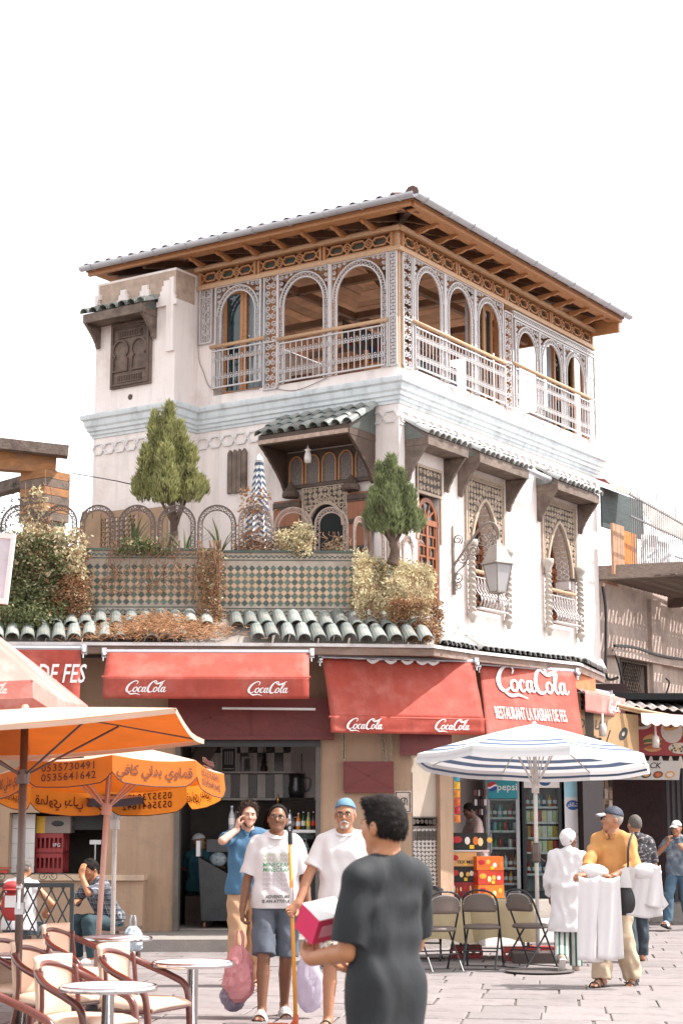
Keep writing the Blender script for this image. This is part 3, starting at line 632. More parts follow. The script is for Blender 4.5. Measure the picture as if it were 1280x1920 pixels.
# ---- tiled canopies
def canopy(fr, s0, s1, o, zw, ze, n, rows, along, wall_p, up_v, drop, bw=.05, zb=.0, m=m_gwood, tmm=None):
    """lean-to on carved side brackets with barrel tiles; along/wall_p/up_v are house-local vectors"""
    cp = HL('tile_canopy', lambda b: (b.box(s0 + .02, .0, ze - .13, s1 - .02, o - .03, ze - .10), b.box(s0, o - .05, ze - .15, s1, o, ze - .03), b.box(s0, .0, ze - .152, s0 + .04, o - .05, ze - .03), b.box(s1 - .04, 0, ze - .152, s1, o - .05, ze - .03),
        b.add([(s0, 0, ze - .03), (s1, 0, ze - .03), (s1, o, ze - .03), (s0, o, ze - .03), (s0, 0, zw), (s1, 0, zw), (s1, o, ze), (s0, o, ze)], [(4, 7, 6, 5), (0, 4, 5, 1), (3, 2, 6, 7), (0, 3, 7, 4), (1, 5, 6, 2)])), m, fr=fr)
    for sx in (s0 + .03, s1 - .03):
        def g_(b):
            m0 = b.M; b.M = m0 @ T(sx, 0, 0) @ RZ(90); P = [(.0, ze - .155), (.0, ze - .15 - drop)]
            k = 7
            for i in range(k):
                t = i / (k - 1); yy = .05 + (o - .1) * t; zz = ze - .15 - drop * (1 - t ** .75) + .0
                P += [(yy, zz - .035), (yy + .03, zz)]
            P += [(o - .06, ze - .155)]; b.prism(P, -bw / 2, bw / 2); b.M = m0
        HL('canopy_bracket', g_, m, cp, fr=fr)
    HL('flashing', lambda b: b.add([(s0 - .004, .01, ze - .04), (s0 - .004, o - .04, ze - .04), (s0 - .004, .01, zw - .01)], [(0, 1, 2), (2, 1, 0)]), m_tile, cp, fr=fr)
    P = wall_p; tiles(cp, tmm or tm, P, along, up_v, n, (s1 - s0 - .06) / max(1, n - 1), rows, .30, lift=.015, name='canopy_tile')
    return cp
def lc(s, y, z, fr): return fr @ Vector((s, y, z))
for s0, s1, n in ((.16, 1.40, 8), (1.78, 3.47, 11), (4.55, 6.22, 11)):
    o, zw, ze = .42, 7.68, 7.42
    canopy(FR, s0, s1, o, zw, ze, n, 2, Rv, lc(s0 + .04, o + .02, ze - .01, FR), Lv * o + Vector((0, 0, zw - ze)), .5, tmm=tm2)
cpL = canopy(FL, .42, 2.10, .74, 7.94, 7.52, 9, 3, -Lv, lc(2.06, .76, 7.51, FL), Rv * .74 + Vector((0, 0, .42)), .62, m=m_dwood)
HL('white_fascia', lambda b: b.box(.44, .742, 7.385, 2.08, .762, 7.45), mat('peeling_fascia', (.42, .30, .24), .8, var=.3, vs=14), cpL)
canopy(FL, 4.22, 5.62, 1.0, 10.12, 9.98, 8, 1, -Lv, lc(5.58, 1.02, 9.97, FL), Rv * .4 + Vector((0, 0, .14)), .3) if False else None
# tower shutter with its small canopy
FT = FL @ T(0, .6, 0)
canopy(FT, 4.28, 5.55, .40, 10.14, 9.98, 7, 2, -Lv, FT @ Vector((5.5, .42, 9.97)), Rv * .4 + Vector((0, 0, .16)), .34)
sh = HL('shutter', lambda b: (b.box(4.37, 0, 8.72, 5.23, .05, 9.84)), m_gwood, fr=FT)
def f(b):
    b.wire([(4.42, 8.77), (5.18, 8.77), (5.18, 9.79), (4.42, 9.79)], .055, .06, .05, True)
    for c in (4.60, 5.0):
        P = [(c + .15, 9.0), (c + .15, 9.2), (c + .11, 9.25), (c + .16, 9.32)] + arch(c - .16, c + .16, 9.34, 9.52, n=10) + [(c - .16, 9.32), (c - .11, 9.25), (c - .15, 9.2), (c - .15, 9.0)]
        b.wire(P, .06, .035, .05, True)
    for z in (8.86, 9.62):
        b.wire([(4.55, z - .05), (5.05, z - .05), (5.05, z + .06), (4.55, z + .06)], .055, .02, .04, True)
        for i in range(14): x = 4.57 + i * .036; b.box(x, .05, z - .045, x + .018, .075, z + .055)
    for i in range(16): b.wire(ring(4.48 + i * .043, 9.73, .02, 6), .055, .012, .02, True)
HL('fretwork', f, mat('shutter_wood', (.115, .075, .06), .7, var=.25), sh, fr=FT)

# ---- terrace door under the left canopy
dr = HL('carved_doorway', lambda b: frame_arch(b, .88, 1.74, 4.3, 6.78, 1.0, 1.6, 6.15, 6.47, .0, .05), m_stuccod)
def inside(x, z): return math.hypot((x - 1.3), max(0, z - 6.12)) > .40
HL('relief', lambda b: (carve(b, inside, .9, 1.72, 5.2, 6.76, .058, .085, .037), b.wire(arch(.97, 1.63, 6.12, 6.50), .06, .05, .05), [b.wire(ring(1.3 + .42 * math.cos(R_(a)), 6.14 + .42 * math.sin(R_(a)), .04, 8), .065, .02, .03, True) for a in range(0, 181, 15)], b.wire(ring(1.3, 6.68, .07, 8), .065, .02, .03, True), b.wire([(.9, 4.4), (.9, 6.76), (1.72, 6.76), (1.72, 4.4)], .06, .04, .04)), m_stucco, dr)
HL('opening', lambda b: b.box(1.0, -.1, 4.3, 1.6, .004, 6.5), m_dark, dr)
up = HL('niche_panel', lambda b: (b.box(.46, .0, 6.80, 2.06, .04, 7.36), b.box(.46, .0, 6.775, 2.06, .09, 6.81)), m_dwood)
def f(b):
    for i in range(5):
        c = .62 + i * .31; b.wire([(c + .125, 6.84)] + arch(c - .125, c + .125, 7.14, 7.29, n=10) + [(c - .125, 6.84)], .05, .022, .03)
HL('niche_arch', f, m_orange, up)
def f(b):
    for i in range(5):
        c = .62 + i * .31; b.prism([(c + .115, 6.84)] + arch(c - .115, c + .115, 7.14, 7.27, n=10) + [(c - .115, 6.84)], .041, .046)
HL('niche_mosaic', f, mat('niche_mosaic', (.14, .11, .10), .6, var=.75, vs=60, bump=.3), up)
for s0, s1, lab in ((.50, .87, None), (1.76, 2.26, None)):
    d_ = HL('door', lambda b: b.box(s0, .06, 4.42, s1, .10, 6.60), m_brownd)
    def f(b):
        b.box(s0 - .005, .10, 6.46, s1 + .005, .115, 6.57)
        for z in (4.6, 5.15, 5.7, 6.12): b.box(s0, .10, z, s1, .118, z + .07)
        for z in (6.46, 6.12, 5.7, 5.15):
            for i in range(9): x = s0 + .02 + i * (s1 - s0 - .04) / 8; b.ball((x, .12, z + .035), .014, 5)
    HL('iron_band', f, m_dwood, d_, kind='stuff')
for s in (1.88, .76):
    def f(b):
        m0 = b.M; b.M = m0 @ T(s, .17, 6.62); b.lathe([(.13, 0), (.14, .03), (.13, .09), (.1, .11), (.06, .17), (.02, .24), (.0, .26)], 12); b.M = m0
    HL('hood_lamp', f, m_dwood)
HL('bulb_lamp', lambda b: (b.lathe([(.0, -.18), (.05, -.17), (.058, -.1), (.045, -.02), (.03, .0), (.06, .03), (.02, .05), (0, .12)], 12, (1.3, .55, 7.22)),), mat('opal_glass', (.62, .56, .52), .3, bump=0), smooth=True)
# boarded shutter on the left facade
bs_ = HL('board_shutter', lambda b: b.box(2.86, .0, 6.9, 3.22, .02, 7.35), m_dwood)
for i in range(4): HL('plank', lambda b: b.prism([(2.85 + i * .095, 6.84 + .01 * (i % 2)), (2.935 + i * .095, 6.84), (2.935 + i * .095, 7.50), (2.8925 + i * .095, 7.56), (2.85 + i * .095, 7.50)], .0, .05), m_gwood, bs_)
# cables on the facades
def f(b):
    b.tube(cr([(3.84, .02, 10.1), (3.86, .03, 9.3), (3.75, .03, 8.95), (3.5, .03, 8.6), (2.6, .04, 8.5)], 5), .008, 4); b.tube(cr([(2.4, .03, 8.5), (1.9, .03, 8.38), (1.3, .03, 8.5)], 6), .007, 4)
HL('cable', f, mat('cable_grey', (.25, .2, .18), .7))
m_cab = mat('cable_grey', (.25, .2, .18), .7)
for s in (1.9, 3.8, 5.2, 6.4): HL('cable', lambda b: b.tube(cr([(s - .4, .02, 8.56), (s, .02, 8.3 + .03 * (s % 1)), (s + .35, .02, 8.58)], 6), .006, 4), m_cab, fr=FR)
HL('cable', lambda b: b.tube(cr([(.3, .02, 7.3), (.34, .03, 5.5), (1.4, .02, 4.9), (1.75, .02, 4.6)], 6), .007, 4), m_cab, fr=FR)
HL('cable', lambda b: b.tube(cr([(1.7, .02, 5.25), (1.74, .02, 4.6)], 4), .006, 4), m_cab, fr=FR)
HL('drain_pipe', lambda b: b.tube([(3.35, .3, 7.48), (4.45, .3, 7.44), (4.6, .12, 7.44)], .055, 8), m_gutter, fr=FR, smooth=True)
# ------------------------------------------------------------------ shop row under the terrace
m_tan = mat('tan_plaster', (.37, .245, .165), .88, var=.1, vs=1.6, bump=.3, bs=16, c2=(.29, .20, .145), c2s=1.8, c2w=.3, streak=.5)
m_red = mat('red_awning_cloth', (.40, .058, .036), .7, var=.14, vs=2.2, bump=.6, bs=4.5, c2=(.46, .12, .09), c2s=1.6, c2w=.45, trans=.12, streak=.45)
m_redp = mat('faded_red_cloth', (.55, .20, .17), .75, var=.1, vs=2, bump=.1, c2=(.6, .33, .30), c2s=2, trans=.15)
m_redbox = mat('red_shutter_metal', (.14, .02, .017), .5, var=.12, vs=4, bump=.08)
m_wht = mat('white_print', (.78, .74, .73), .7, var=.03, bump=0)
m_beam = mat('old_beam', (.20, .13, .10), .8, var=.3, vs=5, bump=.5, stretch=(.3, 1, 1), c2=(.32, .25, .22), c2s=4, c2w=.3)
m_step = mat('grey_step', (.25, .22, .20), .85, var=.15, vs=3, bump=.4)
m_steel = mat('brushed_steel', (.55, .55, .56), .3, metal=.85, var=.1, vs=6, bump=.05)
m_copper = mat('copper', (.28, .11, .06), .3, metal=.8, var=.15, bump=.05)
pv = MB(); pv.M = RX(-90) @ Matrix.Scale(-1, 4, (0, 0, 1)) if False else I4
PL = [(-14, 22.66), (.55, 22.66), (1.45, 23.5), (2.0, 24.0), (2.0, 27.5), (-14, 27.5)]
n_ = len(PL); pv.add([(x, y, -.05) for x, y in PL] + [(x, y, .165) for x, y in PL] + [(x + (.02 if 0 < i < 4 else 0), y + (.02 if i < 4 else 0), .175) for i, (x, y) in enumerate(PL)],
    [tuple(range(2 * n_, 3 * n_))] + [(l * n_ + i, l * n_ + (i + 1) % n_, (l + 1) * n_ + (i + 1) % n_, (l + 1) * n_ + i) for l in (0, 1) for i in range(n_)])
obj('pavement', pv, m_step, kind='structure')
sh_loc = (-.7, 24.2, 0)
shops = thing('shop_row', 'single storey row of open tan shop fronts under the terrace', 'shop', sh_loc); SI = T(*sh_loc).inverted()
def SH(name, fn, m, par=None, smooth=False, M=None, **kw):
    b = MB(SI @ (M or I4)); fn(b); return obj(name, b, m, par or shops, smooth, **kw)
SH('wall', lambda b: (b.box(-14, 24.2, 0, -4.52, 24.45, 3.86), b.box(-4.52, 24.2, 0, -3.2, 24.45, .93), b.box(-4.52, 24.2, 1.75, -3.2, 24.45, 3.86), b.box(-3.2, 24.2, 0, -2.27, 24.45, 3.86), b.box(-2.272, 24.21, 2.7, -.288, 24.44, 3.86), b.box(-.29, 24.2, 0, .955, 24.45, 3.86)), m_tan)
SH('counter_shelf', lambda b: b.box(-5.6, 23.75, .86, -2.62, 24.3, .935), mat('shelf_edge', (.50, .36, .25), .7, var=.12, c2=(.3, .22, .17)))
SH('low_wall', lambda b: b.box(-5.6, 23.82, .16, -2.64, 24.19, .858), m_tan)
def wedge(x0, y0, x1, y1, z0, z1, t=.25):
    d = Vector((x1 - x0, y1 - y0, 0)); n = Vector((-d.y, d.x, 0)).normalized() * t
    return lambda b: b.add([(x0, y0, z0), (x1, y1, z0), (x1 + n.x, y1 + n.y, z0), (x0 + n.x, y0 + n.y, z0), (x0, y0, z1), (x1, y1, z1), (x1 + n.x, y1 + n.y, z1), (x0 + n.x, y0 + n.y, z1)], [(3, 2, 1, 0), (4, 5, 6, 7), (0, 1, 5, 4), (1, 2, 6, 5), (2, 3, 7, 6), (3, 0, 4, 7)])
SH('pillar', wedge(1.37, 24.68, 1.56, 24.86, 0, 3.86), m_tan)
SH('wall', wedge(1.56, 24.86, 3.62, 26.6, 2.62, 3.86), m_tan)
SH('maroon_door', wedge(3.62, 26.62, 3.98, 27.0, .0, 2.9, .1), mat('maroon_wood', (.012, .005, .006), .6, var=.3))
SH('floor', lambda b: (b.box(-2.25, 24.5, .17, -.3, 28, .19), b.add([(1.5, 24.9, .5), (3.65, 26.6, .5), (3.65, 29, .5), (1.5, 29, .5), (1.5, 24.9, .1), (3.65, 26.6, .1)], [(0, 1, 2, 3), (4, 5, 1, 0)])), m_concr)
SH('step', wedge(1.9, 23.75, 3.95, 25.9, 0, .26, .7), mat('pale_step', (.52, .47, .44), .8, var=.1, bump=.3))
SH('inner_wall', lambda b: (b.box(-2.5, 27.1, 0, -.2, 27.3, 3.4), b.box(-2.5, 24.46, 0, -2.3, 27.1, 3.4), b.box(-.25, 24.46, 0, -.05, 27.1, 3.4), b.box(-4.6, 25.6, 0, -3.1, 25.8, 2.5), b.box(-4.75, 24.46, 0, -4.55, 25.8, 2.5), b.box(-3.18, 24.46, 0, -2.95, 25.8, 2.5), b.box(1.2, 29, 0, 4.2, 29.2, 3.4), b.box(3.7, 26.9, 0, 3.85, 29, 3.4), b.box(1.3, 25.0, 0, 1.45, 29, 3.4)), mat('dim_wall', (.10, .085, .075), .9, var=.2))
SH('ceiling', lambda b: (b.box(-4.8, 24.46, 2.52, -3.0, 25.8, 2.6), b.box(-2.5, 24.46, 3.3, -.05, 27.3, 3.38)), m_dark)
SH('slab', lambda b: b.add([(x, y, z) for z in (4.1, 4.42) for x, y in ((-14, 24.16), (1.25, 24.16), (1.6, 26.6), (-14, 32))], [(3, 2, 1, 0), (4, 5, 6, 7), (0, 1, 5, 4), (1, 2, 6, 5), (2, 3, 7, 6), (3, 0, 4, 7)]), m_concr)
FAS = [(-9, 23.05), (-3.1, 23.28), (-.35, 23.42), (1.25, 23.62), (1.9, 24.5), (3.58, 26.3), (4.25, 28.3)]
def fas(b, z0, z1, dy, t):
    for (x0, y0), (x1, y1) in zip(FAS, FAS[1:]): wedge(x0, y0 + dy, x1, y1 + dy, z0, z1, t)(b)
SH('fascia_beam', lambda b: fas(b, 3.84, 3.94, .02, .12), m_beam)
SH('soffit', lambda b: b.add([(x, y + .1, 3.90) for x, y in FAS] + [(4.0, 29, 3.9), (-9, 24.4, 3.9)], [tuple(range(9))[::-1]]), m_dwood)
m_strip = mat('bent_white_strip', (.62, .58, .57), .5, var=.12, vs=4, c2=(.4, .33, .3), c2s=3, c2w=.3)
SH('gutter_strip', lambda b: fas(b, 3.942, 3.985, -.03, .25), m_strip)
# red roller-shutter boxes with pressed cross creases
def creased(x0, x1, z0, z1, y, n):
    bx = SH('shutter_box', lambda b: b.box(x0, y, z0, x1, y + .14, z1), m_redbox)
    def f(b):
        w_ = (x1 - x0) / n
        for i in range(n):
            a = x0 + i * w_
            b.wire([(a + .02, z0 + .03), (a + w_ - .02, z1 - .03)], y, .012, .012); b.wire([(a + .02, z1 - .03), (a + w_ - .02, z0 + .03)], y, .012, .012); b.box(a - .006, y - .012, z0, a + .006, y, z1)
        b.box(x0, y - .015, z0 - .03, x1, y + .1, z0 + .02)
    SH('crease', f, m_redbox, bx); return bx
creased(-2.36, -.1, 2.76, 3.3, 24.02, 2); creased(.03, .71, 2.05, 2.44, 24.1, 1); creased(.8, 1.5, 2.55, 2.92, 24.0, 1)
SH('shutter_slot', lambda b: b.box(-2.27, 24.15, 2.64, -.29, 24.25, 2.75), m_black)
def f(b):
    for i in range(11): x = -.0 + i * 0; b.wire(ring(.03, 2.48 + i * .035, .02, 5), 24.19, .014, .02, True); b.wire(ring(.56 + i * .004, 2.82 - i * .035, .025, 5), 24.19, .016, .02, True); b.wire(ring(.68, 2.48 + i * .035, .016, 5), 24.19, .012, .02, True)
SH('bead_strip', f, mat('bead_strip', (.42, .34, .26), .6, var=.5, vs=40))
# door frame metal, plaque, mosaic panel
for x in (-2.27, -.352): SH('door_jamb', lambda b: b.box(x, 24.16, .17, x + .067, 24.46, 2.7), mat('grey_jamb', (.10, .085, .075), .6, var=.2))
pq = SH('tile_plaque', lambda b: b.box(.725, 24.17, 1.745, .95, 24.2, 2.045), m_stuccol)
def f(b):
    text(b, arab('ilAl')[::-1][::-1], .13, T(.838, 24.166, 1.85)); b.wire([(.745, 1.765), (.93, 1.765), (.93, 2.025), (.745, 2.025)], 24.168, .016, .006, True)
    b.wire(spiral(.84, 1.9, .06, 1.2), 24.167, .012, .006)
SH('plaque_print', f, m_black, pq)
def zellige(name, c1, c2, c3, sc):
    m = mat(name, c1, .35, var=.1, bump=.2); t = m.node_tree; N = t.nodes; b = N['Principled BSDF']
    tc = N.new('ShaderNodeTexCoord'); mp = N.new('ShaderNodeMapping'); mp.inputs['Rotation'].default_value = (0, R_(45), R_(0)); mp.inputs['Scale'].default_value = (1, 0.001, 1); t.links.new(tc.outputs['Object'], mp.inputs[0])
    ck = N.new('ShaderNodeTexChecker'); ck.inputs['Scale'].default_value = sc; ck.inputs[1].default_value = (*c1, 1); ck.inputs[2].default_value = (*c2, 1); t.links.new(mp.outputs[0], ck.inputs[0])
    vo = N.new('ShaderNodeTexVoronoi'); vo.inputs['Scale'].default_value = sc * .9; vo.inputs['Randomness'].default_value = 0; t.links.new(mp.outputs[0], vo.inputs['Vector'])
    r = N.new('ShaderNodeValToRGB'); r.color_ramp.elements[0].position = .28; r.color_ramp.elements[1].position = .3; r.color_ramp.elements[0].color = (1, 1, 1, 1); r.color_ramp.elements[1].color = (0, 0, 0, 1); t.links.new(vo.outputs['Distance'], r.inputs[0])
    mx = N.new('ShaderNodeMix'); mx.data_type = 'RGBA'; t.links.new(r.outputs[0], mx.inputs[0]); t.links.new(ck.outputs[0], mx.inputs[6]); mx.inputs[7].default_value = (*c3, 1); t.links.new(mx.outputs[2], b.inputs['Base Color']); return m
mp_ = SH('mosaic_panel', wedge(.95, 24.4, 1.38, 24.78, .1, 1.55, .1), zellige('black_white_zellige', (.42, .37, .33), (.03, .03, .035), (.40, .34, .30), 26))
SH('panel_board', wedge(.95, 24.405, 1.38, 24.785, 1.69, 2.9, .1), mat('cream_board', (.40, .33, .27), .8, var=.06))
b = MB(SI @ frame(Vector((.749, .662, 0)), Vector((-.662, .749, 0)), Vector((.95, 24.39, 0))))
carve(b, lambda x, z: True, .01, .56, 1.56, 1.70, 0, .07, .03); b.box(0, -.01, 1.54, .57, .01, 1.57); b.box(0, -.01, 1.68, .57, .01, 1.70); b.box(.0, -.02, .1, .02, .02, 2.3); b.box(.545, -.02, .1, .575, .02, 2.3)
for i in range(14): b.wire([(.02 + i * .039, 1.38), (.02 + i * .039, 1.5), (.045 + i * .039, 1.5), (.045 + i * .039, 1.38)], .0, .01, .012)
obj('mosaic_border', b, m_stuccod, mp_)
# checked wall tiles behind the cafe counter
m_tw = mat('white_wall_tile', (.76, .68, .63), .25, var=.05, bump=.05, rand=.06); m_tb = mat('black_wall_tile', (.012, .012, .014), .2, var=.2, bump=.05)
def tl(w_, h): b = MB(); b.box(-w_ / 2 + .003, -.012, -h / 2 + .003, w_ / 2 - .003, 0, h / 2 - .003); return b
tcache = {}
def walltile(x, z, w_, h, dark):
    k = (w_, h, dark)
    if k not in tcache: tcache[k] = tl(w_, h).mesh('wall_tile', m_tb if dark else m_tw)
    put('wall_tile', tcache[k], shops, M=SI @ T(x, 27.095, z))
for i in range(16):
    x = -2.42 + i * .133
    walltile(x, 2.74, .133, .13, i % 2 == 0); walltile(x, 2.53, .133, .29, i % 2 == 1 and i > 3 and i < 13); walltile(x, 2.17, .133, .36, i % 2 == 0 and i < 13); walltile(x, 2.88, .133, .15, i % 2 == 1)
SH('wall_shelf', lambda b: (b.box(-2.45, 26.9, 2.36, -.7, 27.08, 2.385), b.box(-1.95, 26.9, 1.955, -.3, 27.08, 1.985)), m_tw)
SH('wall_shelf', lambda b: b.box(-.95, 26.75, 1.96, -.42, 27.05, 1.99), m_dwood)
# skirt of barrel tiles below the parapet
skirt = SH('tile_skirt', lambda b: (b.add([(-9, 23.2, 3.985), (1.25, 23.66, 3.985), (1.3, 24.16, 4.44), (-9, 24.16, 4.44), (-9, 24.3, 3.9), (1.3, 24.3, 3.9)], [(0, 1, 2, 3), (4, 5, 1, 0)]),
    b.add([(1.25, 23.64, 3.985), (1.9, 24.52, 3.985), (3.58, 26.32, 3.985), (4.25, 28.3, 3.985)] + [(q.x, q.y, 4.5) for q in [WFR @ Vector((s, 0, 0)) for s in (.2, 1.8, 4.2, 6.95)]], [(0, 1, 5, 4), (1, 2, 6, 5), (2, 3, 7, 6)])), m_concr)
tmsk = tile_mesh('skirt_tile', .098, .082, .48, m=m_tile)
tml = tile_mesh('skirt_tile', .062, .055, 1.0, m=mat('sunlit_skirt_tile', (.42, .42, .41), .4, var=.2, vs=6, rand=.25, c2=(.25, .24, .22), c2s=4, c2w=.3))  # right skirt tiles: sunlight glinting off them is put into this pale colour
SV = SI @ Vector((0, 0, 0))
gap = lambda i, j: 14 < i < 19 and (j == 0 or i == 17)
tiles(skirt, tmsk, SI @ Vector((-5.0, 23.24, 4.02)), Vector((1, .03, 0)), Vector((-.22, .76, .44)), 31, .205, 2, .45, jit=.04, skip=gap)
for k, (a, c, s0, s1, n) in enumerate((((1.36, 23.72), (1.9, 24.52), .4, 1.8, 8), ((1.98, 24.6), (3.58, 26.32), 1.95, 4.2, 19), ((3.66, 26.45), (4.22, 28.2), 4.4, 6.9, 15))):
    for i in range(n):
        t = (i + .5) / n; e_ = Vector((a[0] + (c[0] - a[0]) * t, a[1] + (c[1] - a[1]) * t, 4.01)); w_ = WFR @ Vector((s0 + (s1 - s0) * t, .0, 4.53)); dv = w_ - e_
        al = Vector((c[0] - a[0], c[1] - a[1], 0)); u = dv.normalized(); al = (al - u * al.dot(u)).normalized()
        nr = al.cross(u)
        if nr.z < 0: al, nr = -al, -nr
        o = SI @ (e_ + nr * rnd.uniform(.0, .012)); put('skirt_tile', tml, skirt, M=Matrix(((al.x, u.x, nr.x, o.x), (al.y, u.y, nr.y, o.y), (al.z, u.z, nr.z, o.z), (0, 0, 0, 1))) @ RZ(rnd.uniform(-1.5, 1.5)) @ Matrix.Diagonal((1, dv.length, 1, 1)))
# ------------------------------------------------------------------ awnings
def AF(x0, y0, x1, y1):
    d = Vector((x1 - x0, y1 - y0, 0)); L = d.length; d.normalize(); return frame(d, Vector((-d.y, d.x, 0)), Vector((x0, y0, 0))), L
def awning(label, x0, y0, x1, y1, zt, out, zb, zv, m=m_red, lean=0., sag=.02, group='red shop awnings', seed=0):
    """roller, sloping cloth out to a bar, hanging valance; local x along the front, y inwards"""
    W, L = AF(x0, y0, x1, y1); t = thing('awning', label, 'awning', M=W, group=group)
    def nz(u, v): return noise.noise(Vector((u * 5 + seed, v * 3, seed * 1.7))) * sag + noise.noise(Vector((u * 16 + seed, v * 1.5 + u * 4, 3.1))) * sag * .45
    b = MB(); b.grid(lambda u, v: (u * L + lean * v, -out * v - nz(u, v) * math.sin(math.pi * min(1, v * 1.2 + .05)), zt - (zt - zb) * v + nz(u + 3, v) * .6 * v * (1 - v)), 26, 14, .004); obj('cloth', b, m, t, True)
    if zv < zb:
        b = MB(); b.grid(lambda u, v: (u * L + lean, -out - .012 - nz(u, v + 7) * v * .8, zb + .015 - (zb + .015 - zv) * v), 30, 6, .004); obj('valance', b, m, t, True)
    b = MB(); b.tube([(-.04, .02, zt + .01), (L + .04, .02, zt + .01)], .035, 8); obj('roller', b, m_gutter, t)
    b = MB(); b.tube([(lean - .02, -out, zb), (L + lean + .02, -out, zb)], .018, 8); obj('front_bar', b, m, t)
    for x in (-.05, L + .03):
        b = MB(); b.box(x - .02, -.04, zt - .07, x + .04, .1, zt + .06); b.ball((x + .01, -.05, zt - .03), .035, 8); b.tube([(x, -.04, zt - .03), (x, -.05, zt - .12)], .012, 5); obj('bracket', b, m_steel, t)
        b = MB(); b.bar((max(.05, min(L - .05, x)), .02, zt - .12), (max(.05, min(L - .05, x)) + lean, -out + .02, zb + .0), .02, .02); obj('arm', b, m_gutter, t)
    return t, L
def coke(t, x, z, h, y): b = MB(); b.strokes(COKE, T(x, y - (.012 if h == .12 else 0), z) @ Matrix.Scale(h, 4), 0, shear=.28); obj('lettering', b, m_wht, t)
t, L = awning('red cloth drop reading DE FES hanging at far left', -6.6, 22.55, -3.38, 22.72, 3.84, .05, 3.16, 3.15, seed=2)
b = MB(); text(b, 'KASBAH DE FES', .34, T(2.55, -.085, 3.40), shear=.25, bold=.012, sx=.62, align='CENTER') ; obj('lettering', b, m_wht, t)
t, L = awning('wide red awning with two white script logos over the cafe counter', -3.1, 23.18, -.43, 23.24, 3.84, .42, 3.48, 3.20, seed=5, sag=.016)
coke(t, .28, 3.285, .125, -.45); coke(t, 1.86, 3.275, .125, -.45)
t, L = awning('long wrinkled red awning let down lowest, beside the cafe', -.26, 23.68, 1.83, 24.36, 3.82, .36, 3.0, 2.79, seed=9, sag=.055)
coke(t, .2, 2.845, .12, -.40); coke(t, 1.45, 2.855, .12, -.40)
b = MB(); b.strokes([[(x, 3.805 - .0, .02), (x + .08, 3.775, .05), (x + .17, 3.80, .02)] for x in (.62, .88, 1.12, 1.34, 1.5)], I4, -.05); obj('lettering', b, m_wht, t)
t, L = awning('red restaurant banner awning with big white script and name', 1.95, 24.86, 3.46, 26.1, 3.83, .42, 2.66, 2.65, lean=-.26, seed=14, sag=.011)
def slope(x, z, h): # matrix on the sloping cloth: v from top
    a = math.atan2(.42, 1.17); return T(x - .26 * (3.83 - z) / 1.17, -.42 * (3.83 - z) / 1.17 - .022, z) @ Matrix.Rotation(-a, 4, 'X') @ Matrix.Scale(h, 4)
b = MB(); b.strokes(COKE, slope(.30, 3.47, .345), 0, shear=.1); text(b, 'RESTAURANT LA KASBAH DE FES', 1, slope(.93, 3.06, .27), shear=.2, bold=.004, sx=.36, align='CENTER'); obj('lettering', b, m_wht, t)
for o_ in t.children:
    if o_.name.startswith('lettering'): pass
t, L = awning('small faded pink awning with one white logo at the street end', 3.42, 26.5, 4.3, 28.25, 3.66, .25, 3.56, 3.26, m=m_redp, seed=20, sag=.012)
coke(t, 1.02, 3.34, .14, -.30)
SH('fascia_end_board', wedge(3.5, 26.35, 3.98, 27.5, 3.62, 3.84, .06), mat('orange_board', (.50, .17, .06), .7, var=.2, c2=(.3, .1, .05), c2s=3))
b = MB(); b.tube([(-1.6, 23.6, 3.13), (-.35, 23.65, 3.12)], .017, 8); tub = obj('tube_lamp', b, mat('tube_white', (.7, .68, .68), .4, bump=0)); tub['label'] = 'white fluorescent tube hanging under the wide cafe awning'; tub['category'] = 'lamp'
